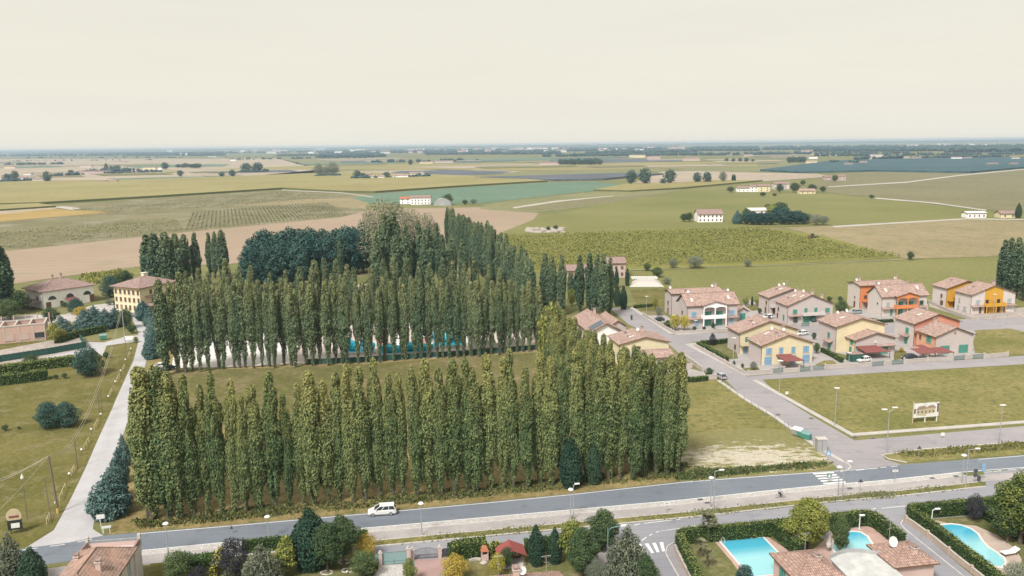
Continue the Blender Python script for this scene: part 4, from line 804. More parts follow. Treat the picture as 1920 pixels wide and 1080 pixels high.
def solve_u(o, dx, dy, X):
    k = (X - 960) / FPX; q = CR - F_ * k; v0 = Vector((o.x, o.y, -CAM_H)); return -v0.dot(q) / Vector((dx, dy, 0)).dot(q)
def frame_of(FL, FR=None, BL=None, FRx=None, BLx=None, ang=RA):
    o = G(*FL)
    if FR: a = G(*FR) - o; ang = math.atan2(a.y, a.x); w = a.length; BLx = BL[0]; d = abs(solve_u(o, -math.sin(ang), math.cos(ang), BLx))
    else:
        def solve(dx, dy, X):
            k = (X - 960) / FPX; q = CR - F_ * k; v0 = Vector((o.x, o.y, -CAM_H)); return -v0.dot(q) / Vector((dx, dy, 0)).dot(q)
        w = solve(math.cos(ang), math.sin(ang), FRx); d = abs(solve(-math.sin(ang), math.cos(ang), BLx))
    return o, ang, w, d
def gable(b, x0, x1, y0, y1, h, rise, ridge, walls):
    """walls with gables; walls = materials (front, left, right, back)"""
    f, l, r, k = walls; xm, ym = (x0 + x1) / 2, (y0 + y1) / 2
    if ridge == 'y':
        b.face([(x0, y0, 0), (x1, y0, 0), (x1, y0, h), (xm, y0, h + rise), (x0, y0, h)], f); b.face([(x1, y1, 0), (x0, y1, 0), (x0, y1, h), (xm, y1, h + rise), (x1, y1, h)], k)
        b.face([(x0, y1, 0), (x0, y0, 0), (x0, y0, h), (x0, y1, h)], l); b.face([(x1, y0, 0), (x1, y1, 0), (x1, y1, h), (x1, y0, h)], r)
    elif ridge == 'x':
        b.face([(x0, y0, 0), (x1, y0, 0), (x1, y0, h), (x0, y0, h)], f); b.face([(x1, y1, 0), (x0, y1, 0), (x0, y1, h), (x1, y1, h)], k)
        b.face([(x0, y1, 0), (x0, y0, 0), (x0, y0, h), (x0, ym, h + rise), (x0, y1, h)], l); b.face([(x1, y0, 0), (x1, y1, 0), (x1, y1, h), (x1, ym, h + rise), (x1, y0, h)], r)
    else:
        b.face([(x0, y0, 0), (x1, y0, 0), (x1, y0, h), (x0, y0, h)], f); b.face([(x1, y1, 0), (x0, y1, 0), (x0, y1, h), (x1, y1, h)], k)
        b.face([(x0, y1, 0), (x0, y0, 0), (x0, y0, h), (x0, y1, h)], l); b.face([(x1, y0, 0), (x1, y1, 0), (x1, y1, h), (x1, y0, h)], r)
def roof_geo(b, x0, x1, y0, y1, h, rise, ridge, m, ov=.55, th=.2, edge='wood', hipf=1.0):
    X0, X1, Y0, Y1 = x0 - ov, x1 + ov, y0 - ov, y1 + ov; xm, ym = (x0 + x1) / 2, (y0 + y1) / 2
    if ridge in ('x', 'y'):
        half = (x1 - x0) / 2 if ridge == 'y' else (y1 - y0) / 2; dz = rise / half * ov; z0 = h - dz + .03; z1 = h + rise + .03
        if ridge == 'y': A = [((X0, Y0), (X0, Y1), (xm, Y1), (xm, Y0)), ((X1, Y1), (X1, Y0), (xm, Y0), (xm, Y1))]
        else: A = [((X0, Y0), (X0, ym), (X1, ym), (X1, Y0)), ((X1, Y1), (X1, ym), (X0, ym), (X0, Y1))]
        for q in A:
            zz = [z0, z0, z1, z1] if ridge == 'y' else [z0, z1, z1, z0]
            pts = [(p[0], p[1], z) for p, z in zip(q, zz)]; n = Vector((Vector(pts[1]) - Vector(pts[0])).cross(Vector(pts[2]) - Vector(pts[0]))); top = pts if n.z > 0 else pts[::-1]
            b.face([(x, y, z + th) for x, y, z in top], m); b.face([(x, y, z) for x, y, z in top[::-1]], edge)
            for i in range(4):
                p, s = pts[i], pts[(i + 1) % 4]; b.face([p, s, (s[0], s[1], s[2] + th), (p[0], p[1], p[2] + th)], edge)
        # ridge cap
        if ridge == 'y': b.tube([(xm, Y0 - .01, z1 + th + .02), (xm, Y1 + .01, z1 + th + .02)], .12, m, 6)
        else: b.tube([(X0 - .01, ym, z1 + th + .02), (X1 + .01, ym, z1 + th + .02)], .12, m, 6)
    else:                                                   # hip
        w, d = X1 - X0, Y1 - Y0; k = min(w, d) / 2 * hipf
        if w >= d: r0, r1 = (X0 + k, ym), (X1 - k, ym)
        else: r0, r1 = (xm, Y0 + k), (xm, Y1 - k)
        z0, z1 = h, h + rise; c = [(X0, Y0, z0), (X1, Y0, z0), (X1, Y1, z0), (X0, Y1, z0)]; a, e = (*r0, z1), (*r1, z1)
        if w >= d: F = [[c[0], c[1], e, a], [c[1], c[2], e], [c[2], c[3], a, e], [c[3], c[0], a]]
        else: F = [[c[0], c[1], a], [c[1], c[2], e, a], [c[2], c[3], e], [c[3], c[0], a, e]]
        for q in F: b.face(q, m)
        b.face([(x, y, z0 - th) for x, y, z in c[::-1]], edge)
        for i in range(4):
            p, s = c[i], c[(i + 1) % 4]; b.face([(p[0], p[1], z0 - th), (s[0], s[1], z0 - th), s, p], edge)
        for p, s in ((c[0], a), (c[1], e if w >= d else a), (c[2], e), (c[3], a if w >= d else e)): b.tube([p, s], .1, m, 5)
        if (Vector(a) - Vector(e)).length > .1: b.tube([a, e], .11, m, 5)
def opening(par, blk, face, u, z, w, h, m='shutter_green', kind='window', frame='white_paint'):
    x0, y0, W, D = blk; pr = .09
    if kind in ('window', 'open') and h < 3: w *= 1.18; h *= 1.15; z -= .1
    def q(b, a0, a1, z0, z1, d0, d1, mm):
        if face == 'f': b.box(a0, a1, y0 - d1, y0 - d0, z0, z1, mm)
        elif face == 'l': b.box(x0 - d1, x0 - d0, a0, a1, z0, z1, mm)
        elif face == 'r': b.box(x0 + W + d0, x0 + W + d1, a0, a1, z0, z1, mm)
    c = (x0 + u * W) if face == 'f' else (y0 + u * D)
    b = MB(); q(b, c - w / 2, c + w / 2, z, z + h, -.02, pr, m)
    if kind == 'window':                                    # two shutter leaves with a dark joint and louvres
        q(b, c - .03, c + .03, z, z + h, pr, pr + .02, 'glass_dark')
    elif kind == 'open':
        b = MB(); q(b, c - w / 2, c + w / 2, z, z + h, -.02, pr - .04, 'glass_dark'); q(b, c - w / 2 - .45, c - w / 2 + .02, z, z + h, 0, pr + .02, m); q(b, c + w / 2 - .02, c + w / 2 + .45, z, z + h, 0, pr + .02, m)
    elif kind == 'garage_door':
        for k in range(1, 4): q(b, c - w / 2, c + w / 2, z + h * k / 4, z + h * k / 4 + .04, pr, pr + .015, 'glass_dark')
    o = b.build('window' if kind == 'open' else kind, par)
    if kind in ('window', 'open'):
        s = MB(); q(s, c - w / 2 - .12, c + w / 2 + .12, z - .1, z, 0, pr + .1, 'concrete_trim'); s.build('sill', o)
    return o
def canopy(par, x0, x1, y0, y1, z0, z1, m='roof_pale', name='canopy'):
    """small lean-to roof: high along y1 (the wall) and low along y0"""
    b = MB(); b.prism([(x0, y0, z0), (x1, y0, z0), (x1, y1, z1), (x0, y1, z1)], (0, 0, .12), m); return b.build(name, par, uv=True)
def chimney(par, x, y, z, s=.7, h=1.3):
    b = MB(); b.box(x - s / 2, x + s / 2, y - s / 2, y + s / 2, z - 1.2, z + h, 'wall_rose'); b.box(x - s / 2 - .12, x + s / 2 + .12, y - s / 2 - .12, y + s / 2 + .12, z + h, z + h + .1, 'concrete_trim')
    for a in (-1, 1):
        b.box(x + a * s * .35 - .07, x + a * s * .35 + .07, y - s / 2, y + s / 2, z + h + .1, z + h + .32, 'wall_rose')
    b.box(x - s / 2 - .1, x + s / 2 + .1, y - s / 2 - .1, y + s / 2 + .1, z + h + .32, z + h + .42, 'roof_farm'); return b.build('chimney', par, uv=True)
def dish(par, x, y, z, r=.5):
    b = MB(); b.tube([(x, y, z - .6), (x, y, z + .5)], .04, 'metal_light', 5); n = 12
    c = Vector((x, y - .1, z + .7)); nr = Vector((.15, -.9, .35)).normalized(); t = nr.cross(Vector((0, 0, 1))).normalized(); u = nr.cross(t)
    ring = [c + (t * math.cos(k * 6.283 / n) + u * math.sin(k * 6.283 / n)) * r for k in range(n)]; back = c - nr * .12
    for k in range(n): b.face([ring[k], ring[(k + 1) % n], back], 'dish_white')
    b.tube([back, c + nr * .4], .02, 'metal_dark', 4); return b.build('satellite_dish', par)
def antenna(par, x, y, z, h=2.2):
    b = MB(); b.tube([(x, y, z - .5), (x, y, z + h)], .035, 'metal_light', 5); b.tube([(x - .6, y, z + h - .1), (x + .6, y, z + h + .02)], .02, 'metal_light', 4)
    for k in range(5): b.tube([(x - .5 + k * .25, y - .3, z + h - .08), (x - .5 + k * .25, y + .3, z + h - .08)], .015, 'metal_light', 4)
    b.tube([(x - .3, y, z + h * .6), (x + .3, y, z + h * .6)], .02, 'metal_light', 4); return b.build('antenna', par)
def skylight(par, x, y, z, slope_dir, sl, w=.8, L=1.6):
    """window in a roof plane; slope_dir = outward horizontal direction ('x-','x+','y-')"""
    b = MB(); d = {'x-': (-1, 0), 'x+': (1, 0), 'y-': (0, -1)}[slope_dir]; t = Vector((d[0], d[1], -sl)).normalized(); s = Vector((-d[1], d[0], 0)); n = s.cross(t); n = n if n.z > 0 else -n
    c = Vector((x, y, z)) + n * .08; b.prism([c - t * L / 2 - s * w / 2, c + t * L / 2 - s * w / 2, c + t * L / 2 + s * w / 2, c - t * L / 2 + s * w / 2], n * .1, 'skylight'); return b.build('skylight', par)

class House:
    def __init__(s, label, FL, FRx=None, BLx=None, eave=None, apex=None, ridge='y', walls=('wall_grey',) * 4, roof='roof_pale', FR=None, BL=None, cat='house', name='house', h=None, rise=None, ov=.55, ang=RA, hipf=1.0):
        o, a, w, d = frame_of(FL, FR, BL, FRx, BLx, ang); s.o, s.ang = o, a; s.root = thing(name, label, cat, o, a); s.blocks = []
        s.add(FL, w, d, eave, apex, ridge, walls, roof, h, rise, ov, hipf=hipf)
    def loc(s, p): q = p - s.o; c, n = math.cos(-s.ang), math.sin(-s.ang); return q.x * c - q.y * n, q.x * n + q.y * c
    def block(s, FL, FRx, BLx, eave=None, apex=None, ridge='y', walls=('wall_grey',) * 4, roof='roof_pale', h=None, rise=None, ov=.55):
        o, a, w, d = frame_of(FL, None, None, FRx, BLx, s.ang); return s.add(FL, w, d, eave, apex, ridge, walls, roof, h, rise, ov)
    def add(s, FL, w, d, eave, apex, ridge, walls, roof, h=None, rise=None, ov=.55, local=None, hipf=1.0):
        p = G(*FL) if local is None else None; x, y = s.loc(p) if p else local
        h = h or HT(p, eave)
        if rise is None:
            c = math.cos(s.ang); n = math.sin(s.ang); q = p + (Vector((c, n, 0)) * w / 2 if ridge == 'y' else Vector((c * w / 2 - n * d / 2, n * w / 2 + c * d / 2, 0)))
            rise = max(.8, min(4, HT(q, apex) - h - .2))
        b = MB(); gable(b, x, x + w, y, y + d, h, rise, ridge, walls); b.build('wall', s.root, uv=True)
        r = MB(); roof_geo(r, x, x + w, y, y + d, h, rise, ridge, roof, ov, hipf=hipf); ro = r.build('roof', s.root, uv=True)
        blk = dict(x=x, y=y, w=w, d=d, h=h, rise=rise, ridge=ridge, roof=ro); s.blocks.append(blk)
        g = MB(); yy = y - ov + .02                         # downpipe at the front corner
        g.tube([(x - .08, y - .08, .1), (x - .08, y - .08, h - .1)], .06, 'wood', 5); g.build('downpipe', s.root); return blk
    def win(s, i, face, u, z, w=1.2, h=1.3, m='shutter_green', kind='window'):
        k = s.blocks[i]; return opening(s.root, (k['x'], k['y'], k['w'], k['d']), face, u, z, w, h, m, kind)
    def top(s, i, u, v):
        """roof height at fraction (u,v) of block i"""
        k = s.blocks[i]; t = 1 - abs(2 * (u if k['ridge'] == 'y' else v) - 1) if k['ridge'] in 'xy' else min(1, 2 * min(min(u, 1 - u) * k['w'], min(v, 1 - v) * k['d']) / min(k['w'], k['d']))
        return k['x'] + u * k['w'], k['y'] + v * k['d'], k['h'] + k['rise'] * t + .2
    def extras(s, i, ch=(), di=(), an=(), sk=()):
        k = s.blocks[i]; r = k['roof']
        for u, v in ch: chimney(r, *s.top(i, u, v))
        for u, v in di: dish(s.root, *s.top(i, u, v))
        for u, v in an: antenna(s.root, *s.top(i, u, v))
        for u, v in sk:
            half = (k['w'] if k['ridge'] == 'y' else k['d']) / 2; skylight(r, *s.top(i, u, v), ('x-' if u < .5 else 'x+') if k['ridge'] == 'y' else 'y-', k['rise'] / half)
def balcony(par, x0, x1, y0, y1, z, m, hh=1.0, name='balcony'):
    b = MB(); b.box(x0, x1, y0, y1, z - .15, z, m); b.box(x0, x1, y0, y0 + .12, z, z + hh, m); b.box(x0, x0 + .12, y0 + .12, y1, z, z + hh, m); b.box(x1 - .12, x1, y0 + .12, y1, z, z + hh, m); return b.build(name, par, uv=True)
def loggia(H, i, u0, u1, proj, m, apex_rise=1.2, deep='glass_dark', doorm='shutter_green'):
    """projecting two-storey porch with arched upper openings under its own small gable"""
    k = H.blocks[i]; x0, x1 = k['x'] + u0 * k['w'], k['x'] + u1 * k['w']; y1 = k['y']; y0 = y1 - proj; h = k['h']; b = MB(); xm = (x0 + x1) / 2; W = x1 - x0; t = .3
    # front face made of piers, spandrels and arch segments
    zf = 2.7; zp = 3.9
    b.box(x0, x1, y0, y0 + .25, zf, zp, m)
    for c in (x0, xm - t / 2, x1 - t): b.box(c, c + t, y0, y0 + .25, 0, zf, m); b.box(c, c + t, y0, y0 + .25, zp, h - .55, m)
    for (a0, a1) in ((x0 + t, xm - t / 2), (xm + t / 2, x1 - t)):
        n = 8; r = (a1 - a0) / 2; c = (a0 + a1) / 2; zb = h - 1.15
        pts = [(a0, zb)] + [(c - r * math.cos(math.pi * q / n), zb + .6 * math.sin(math.pi * q / n)) for q in range(n + 1)]
        for q in range(n):
            p, s_ = (c - r * math.cos(math.pi * q / n), zb + .6 * math.sin(math.pi * q / n)), (c - r * math.cos(math.pi * (q + 1) / n), zb + .6 * math.sin(math.pi * (q + 1) / n))
            b.prism([(p[0], y0, p[1]), (s_[0], y0, s_[1]), (s_[0], y0, h - .5), (p[0], y0, h - .5)], (0, .25, 0), m)
    b.prism([(x0, y0 + .002, h - .5), (x1, y0 + .002, h - .5), (x1, y0 + .002, h), (xm, y0 + .002, h + apex_rise), (x0, y0 + .002, h)], (0, .25, 0), m)
    b.box(x0, x0 + .2, y0 + .25, y1, zf - .1, zp, m); b.box(x1 - .2, x1, y0 + .25, y1, zf - .1, zp, m); b.box(x0 + .2, x1 - .2, y0 + .25, y1, zf - .12, zf, m)
    b.box(x0, x0 + .2, y0 + .25, y1, h - .5, h, m); b.box(x1 - .2, x1, y0 + .25, y1, h - .5, h, m)
    b.build('loggia', H.root, uv=True)
    r = MB(); roof_geo(r, x0, x1, y0, y1 + 3.0, h, apex_rise, 'y', 'roof_pale', .4); r.build('porch_roof', H.root, uv=True)
    for c in ((x0 + xm) / 2 + t / 4, (x1 + xm) / 2 - t / 4):
        for z, hh in ((0.05, 2.2), (zf + .02, 2.1)):
            d = MB(); d.box(c - W * .17, c + W * .17, y1 - .06, y1 + .02, z, z + hh, doorm); d.box(c - .04, c + .04, y1 - .09, y1 - .06, z, z + hh, deep); d.build('door', H.root)
# ------------------------------------------------------------------ the duplex houses
gr = ('wall_grey',) * 4
# white loggia house
H = House('grey duplex with a white two-arched loggia and blue shutters, nearest the street end', (1288, 613), 1382, 1270, 573, 549, 'x', gr)
H.block((1259, 592), 1352, 1246, 551, 541, 'x', gr); H.block((1382, 600), 1402, 1370, 582, 574, 'y', gr, h=3.0, rise=1.2)
loggia(H, 0, .28, .74, 1.8, 'wall_white')
for u in (.13, .89): H.win(0, 'f', u, 3.4, 1.4, 1.4, 'shutter_blue'); H.win(0, 'f', u if u > .5 else .2, .1, 1.0, 2.2, 'shutter_blue', 'door')
k = H.blocks[0]; canopy(H.root, k['x'], k['x'] + k['w'] * .27, k['y'] - 1.1, k['y'] - .02, 2.6, 2.95); canopy(H.root, k['x'] + k['w'] * .75, k['x'] + k['w'], k['y'] - 1.1, k['y'] - .02, 2.6, 2.95)
H.win(0, 'l', .5, 3.4, .8, 1.2, 'shutter_brown'); H.win(1, 'l', .5, 3.4, .8, 1.2, 'shutter_brown'); H.win(1, 'l', .5, .1, 1.0, 2.1, 'shutter_brown', 'door'); H.win(2, 'f', .5, .1, 2.0, 2.2, 'shutter_green', 'garage_door')
H.extras(0, [(.06, .55), (.85, .6)], [(.1, .5), (.9, .5)], [(.92, .6)], [(.12, .2), (.86, .25)]); H.extras(1, [(.95, .5)], [(.03, .5), (.88, .5)], [(.06, .5), (.9, .6)])
# green shutter house
H = House('pinkish grey duplex with green shutters and a long balcony, second from the street end', (1476, 607), 1560, 1453, 573, 552, 'y', gr)
H.block((1441, 590), 1525, 1422, 558, 541, 'y', gr)
for u, z, w, h in ((.16, 3.3, 1.3, 1.3), (.40, 2.8, .9, 2.0), (.62, 2.8, .9, 2.0), (.88, 3.3, 1.4, 1.3)): H.win(0, 'f', u, z, w, h)
for u in (.38, .46): H.win(0, 'f', u, .1, 1.3, 2.2, 'shutter_green', 'door')
k = H.blocks[0]; balcony(H.root, k['x'] + k['w'] * .3, k['x'] + k['w'] * .78, k['y'] - 1.5, k['y'] - .01, 2.8, 'wall_pale'); canopy(H.root, k['x'] + .1, k['x'] + k['w'] * .28, k['y'] - 1.0, k['y'] - .02, 2.5, 2.85)
H.win(0, 'l', .3, .8, .9, 1.6); H.win(0, 'l', .75, 3.2, .8, 1.2, 'shutter_brown'); H.win(0, 'l', .8, .8, .8, 1.4, 'shutter_brown')
k = H.blocks[1]; H.win(1, 'l', .25, 3.3, .8, 1.2, 'shutter_brown'); H.win(1, 'l', .3, .1, 1.0, 2.2, 'shutter_brown', 'door'); balcony(H.root, k['x'] + .4, k['x'] + 3.4, k['y'] - 1.4, k['y'] - .01, 2.8, 'wall_pale'); H.win(1, 'f', .12, .1, 1, 2.2, 'shutter_brown', 'door')
H.extras(0, [(.08, .3), (.55, .1), (.8, .2)], [(.4, .9), (.47, .5)], [(.42, .8), (.5, .7)], [(.3, .6), (.36, .2)]); H.extras(1, [(.2, .2)], [(.42, .9), (.5, .8)], [(.44, .8), (.52, .6)], [(.36, .5)])
# orange loggia house
H = House('beige duplex with an orange two-arched loggia, third along the far row', (1652, 593), 1736, 1626, 556, 533, 'x', ('wall_beige',) * 4)
H.block((1611, 579), 1695, 1588, 536, 526, 'x', ('wall_orange', 'wall_beige', 'wall_beige', 'wall_beige'))
loggia(H, 0, .27, .74, 1.8, 'wall_orange', doorm='shutter_green')
H.win(0, 'f', .13, 3.4, 1.2, 1.4, 'shutter_pale'); H.win(0, 'f', .88, 3.4, 1.2, 1.4, 'shutter_pale', 'open'); H.win(0, 'f', .88, .1, 1.2, 2.2, 'shutter_green', 'door'); H.win(0, 'f', .22, .1, .9, 2.2, 'shutter_green', 'door')
k = H.blocks[0]; canopy(H.root, k['x'], k['x'] + k['w'] * .26, k['y'] - 1.1, k['y'] - .02, 2.6, 2.95); canopy(H.root, k['x'] + k['w'] * .75, k['x'] + k['w'], k['y'] - 1.1, k['y'] - .02, 2.6, 2.95)
k = H.blocks[1]; balcony(H.root, k['x'] + .8, k['x'] + 5.2, k['y'] - 1.6, k['y'] - .01, 2.8, 'wall_orange'); H.win(1, 'f', .1, .1, 1.6, 2.2, 'shutter_pale', 'door'); H.win(1, 'f', .12, 2.9, 1.2, 2.0, 'shutter_brown', 'door'); H.win(1, 'l', .4, .1, 1.0, 2.2, 'shutter_brown', 'door'); H.win(1, 'l', .4, 3.6, .5, .5, 'glass_dark'); H.win(0, 'l', .3, 3.9, .5, .5, 'glass_dark')
H.extras(0, [(.05, .6), (.72, .6)], [(.05, .5)], [(.85, .6)], [(.14, .25), (.86, .3)]); H.extras(1, [(.1, .5), (.92, .5)], [(.04, .5), (.9, .5)], [(.05, .4)])
# amber house
H = House('pale duplex with amber yellow recess and balcony, last of the far row', (1819, 589), 1901, 1789, 553, 534, 'y', ('wall_pale',) * 4)
H.block((1773, 577), 1845, 1747, 541, 526, 'y', ('wall_amber', 'wall_pale', 'wall_pale', 'wall_pale'))
k = H.blocks[0]; b = MB(); b.prism([(k['x'] + k['w'] * .30, k['y'] - .03, 0), (k['x'] + k['w'] * .72, k['y'] - .03, 0), (k['x'] + k['w'] * .72, k['y'] - .03, k['h'] + k['rise'] * .5), (k['x'] + k['w'] * .5, k['y'] - .03, k['h'] + k['rise'] * .9), (k['x'] + k['w'] * .30, k['y'] - .03, k['h'] + k['rise'] * .55)], (0, .02, 0), 'wall_amber'); b.build('recess', H.root, uv=True)
balcony(H.root, k['x'] + k['w'] * .29, k['x'] + k['w'] * .73, k['y'] - 1.6, k['y'] - .05, 2.7, 'wall_amber', 1.1)
b = MB()
for q in (.29, .5, .715): b.box(k['x'] + k['w'] * q, k['x'] + k['w'] * q + .25, k['y'] - 1.6, k['y'] - 1.35, 0, 2.55, 'wall_amber')
b.build('porch_posts', H.root, uv=True)
H.win(0, 'f', .15, 3.4, 1.4, 1.4, 'shutter_pale'); H.win(0, 'f', .87, 3.4, 1.4, 1.4, 'shutter_pale')
for u in (.36, .62): H.win(0, 'f', u, 2.75, 1.2, 2.1, 'glass_dark', 'door'); H.win(0, 'f', u, .1, 1.6, 2.2, 'glass_dark', 'door')
for u in (.22, .78): H.win(0, 'f', u, .1, .9, 2.2, 'shutter_brown', 'door')
canopy(H.root, k['x'], k['x'] + k['w'] * .27, k['y'] - 1.1, k['y'] - .02, 2.6, 2.95); canopy(H.root, k['x'] + k['w'] * .74, k['x'] + k['w'], k['y'] - 1.1, k['y'] - .02, 2.6, 2.95)
for u, z, w, h in ((.35, .8, 1.4, 1.3), (.75, .8, .8, 1.3), (.72, 3.4, .8, 1.2)): H.win(0, 'l', u, z, w, h, 'shutter_pale')
k = H.blocks[1]; balcony(H.root, k['x'] + .3, k['x'] + 4.6, k['y'] - 1.5, k['y'] - .01, 2.7, 'wall_amber', 1.1); H.win(1, 'f', .25, .1, 1.8, 2.2, 'glass_dark', 'door'); H.win(1, 'l', .3, .1, 1.4, 2.2, 'shutter_brown', 'door'); H.win(1, 'l', .35, 3.4, .8, 1.2, 'shutter_brown')
H.extras(0, [(.14, .3), (.55, .2)], [], [(.4, .8), (.6, .9)], []); H.extras(1, [(.2, .3)], [], [(.5, .8)], [])
# yellow house with blue shutters
H = House('yellow gabled duplex with blue shutters and garage doors at the street corner', (1427, 685), 1522, 1403, 648, 627, 'y', ('wall_yellow', 'wall_grey', 'wall_grey', 'wall_grey'))
H.block((1386, 664), 1494, 1364, 624, 601, 'y', ('wall_yellow', 'wall_grey', 'wall_grey', 'wall_grey'))
for u, w in ((.14, 1.5), (.38, 1.0), (.62, 1.0), (.87, 1.5)): H.win(0, 'f', u, 3.1, w, 1.5, 'shutter_blue')
for u in (.13, .62, .88): H.win(0, 'f', u, .05, 2.1 if u != .62 else 1.8, 2.3, 'shutter_blue', 'garage_door')
k = H.blocks[0]; b = MB(); b.tube([(k['x'] + k['w'] / 2, k['y'] - .04, k['h'] + .6), (k['x'] + k['w'] / 2, k['y'] + .02, k['h'] + .6)], .5, 'wall_cream', 16); b.build('round_vent', H.root)
b = MB(); b.prism([(k['x'] + k['w'] * .28, k['y'] - 5.2, 2.1), (k['x'] + k['w'] * .66, k['y'] - 5.2, 2.1), (k['x'] + k['w'] * .55, k['y'] - .1, 2.7), (k['x'] + k['w'] * .28, k['y'] - .1, 2.7)], (0, 0, .12), 'awning_red')
for px_ in (.29, .64): b.box(k['x'] + k['w'] * px_, k['x'] + k['w'] * px_ + .12, k['y'] - 5.1, k['y'] - 4.98, 0, 2.1, 'awning_red')
b.build('carport', H.root)
k = H.blocks[1]; balcony(H.root, k['x'] - .02, k['x'] + 2.9, k['y'] - 1.6, k['y'] - .01, 2.8, 'wall_yellow', 1.0); H.win(1, 'f', .12, 2.85, 1.0, 2.1, 'shutter_green', 'door'); H.win(1, 'f', .1, .1, 1.2, 2.2, 'shutter_blue', 'door')
b = MB(); b.prism([(k['x'] + 2.9, k['y'] - 1.6, 0), (k['x'] + 2.9, k['y'] - 1.6, 3.8), (k['x'] + 2.9, k['y'] - 6.0, 1.0), (k['x'] + 2.9, k['y'] - 6.0, 0)], (.2, 0, 0), 'wall_yellow'); b.prism([(k['x'] + 3.1, k['y'] - 1.6, 2.8), (k['x'] + 4.0, k['y'] - 1.6, 2.8), (k['x'] + 4.0, k['y'] - 6, .1), (k['x'] + 3.1, k['y'] - 6, .1)], (0, 0, .12), 'terracotta'); b.build('outside_stairs', H.root, uv=True)
H.win(1, 'l', .35, .8, .9, 1.3, 'shutter_brown'); H.extras(0, [(.3, .1), (.62, .8)], [(.42, .9), (.6, .7)], [], [(.3, .8)]); H.extras(1, [(.22, .2)], [], [], [(.28, .35)])
# yellow and grey house
H = House('grey and yellow duplex with green doors, between the corner house and the peach one', (1602, 667), 1677, 1571, 638, 623, 'y', ('wall_grey', 'wall_yellow', 'wall_grey', 'wall_grey'))
H.block((1566, 661), 1656, 1533, 613, 596, 'y', ('wall_yellow', 'wall_grey', 'wall_grey', 'wall_grey'))
H.win(0, 'f', .5, 3.6, .5, .5, 'dish_white', 'window'); H.win(0, 'f', .72, .05, 2.6, 2.2, 'shutter_green', 'garage_door')
k = H.blocks[0]; canopy(H.root, k['x'] + k['w'] * .5, k['x'] + k['w'] * .98, k['y'] - 1.1, k['y'] - .02, 2.5, 2.9)
b = MB(); b.prism([(k['x'] + .3, k['y'] - 5, 2.0), (k['x'] + k['w'] * .62, k['y'] - 5, 2.0), (k['x'] + k['w'] * .5, k['y'] - .2, 2.7), (k['x'] + .1, k['y'] - .2, 2.7)], (0, 0, .12), 'awning_red')
for px_ in (.05, .6): b.box(k['x'] + k['w'] * px_, k['x'] + k['w'] * px_ + .12, k['y'] - 4.9, k['y'] - 4.78, 0, 2.0, 'awning_red')
b.build('carport', H.root)
for u, z, w, h in ((.2, 3.1, 1.2, 1.3), (.6, 3.1, .7, 1.3), (.85, 3.1, .7, 1.3), (.25, .6, .9, 1.4), (.8, .6, .6, 1.3)): H.win(0, 'l', u, z, w, h, 'shutter_green' if u < .5 else 'shutter_brown')
H.win(1, 'l', .4, 3.6, 1.1, 1.4); H.win(1, 'l', .35, .1, 1.4, 2.3, 'shutter_green', 'door'); H.extras(0, [(.45, .75)], [], [], []); H.extras(1, [], [(.35, .9), (.5, .8)], [], [(.3, .5)])
k = H.blocks[1]; b = MB(); b.prism([(k['x'] - 1.2, k['y'] + k['d'] * .15, 2.5), (k['x'] - .02, k['y'] + k['d'] * .15, 2.9), (k['x'] - .02, k['y'] + k['d'] * .6, 2.9), (k['x'] - 1.2, k['y'] + k['d'] * .6, 2.5)], (0, 0, .12), 'roof_pale'); b.build('canopy', H.root, uv=True)
# peach house
H = House('peach and grey duplex with green garage doors, last of the near row', (1752, 665), 1823, 1717, 631, 613, 'y', ('wall_grey', 'wall_peach', 'wall_grey', 'wall_grey'))
H.block((1712, 650), 1796, 1676, 607, 588, 'y', ('wall_coral', 'wall_beige', 'wall_grey', 'wall_grey'))
for u in (.26, .75): H.win(0, 'f', u, .05, 2.9, 2.4, 'shutter_green', 'garage_door')
k = H.blocks[0]; b = MB(); b.tube([(k['x'] + k['w'] / 2, k['y'] - .04, k['h'] + .7), (k['x'] + k['w'] / 2, k['y'] + .02, k['h'] + .7)], .4, 'terracotta', 14); b.build('round_vent', H.root)
for u, z, w, h in ((.35, 3.0, 1.7, 1.6), (.8, 3.1, .7, 1.2)): H.win(0, 'l', u, z, w, h, 'shutter_green' if u < .5 else 'shutter_brown')
H.win(1, 'l', .35, 3.4, 1.2, 1.5); H.win(1, 'l', .38, .1, 1.3, 2.3, 'shutter_green', 'door'); H.extras(0, [(.4, .85)], [], [], []); H.extras(1, [], [], [], [(.3, .45)])
b = MB()
for (x0, x1, y0, y1) in ((-3.6, 1.3, -6.2, -2.0), (-8.6, -3.8, -5.6, -1.6), (-4.6, -2.2, -1.2, 1.6)):
    b.prism([(x0, y0, 2.1), (x1, y0, 2.1), (x1 - .6, y1, 2.6), (x0 - .4, y1, 2.6)], (0, 0, .12), 'awning_red')
    for q in (x0 + .1, x1 - .2): b.box(q, q + .12, y0 + .1, y0 + .22, 0, 2.1, 'metal_dark')
b.build('carport', H.root)
k = H.blocks[1]; b = MB(); b.prism([(k['x'] - 1.2, k['y'] + k['d'] * .2, 2.5), (k['x'] - .02, k['y'] + k['d'] * .2, 2.9), (k['x'] - .02, k['y'] + k['d'] * .65, 2.9), (k['x'] - 1.2, k['y'] + k['d'] * .65, 2.5)], (0, 0, .12), 'roof_pale'); b.build('canopy', H.root, uv=True)
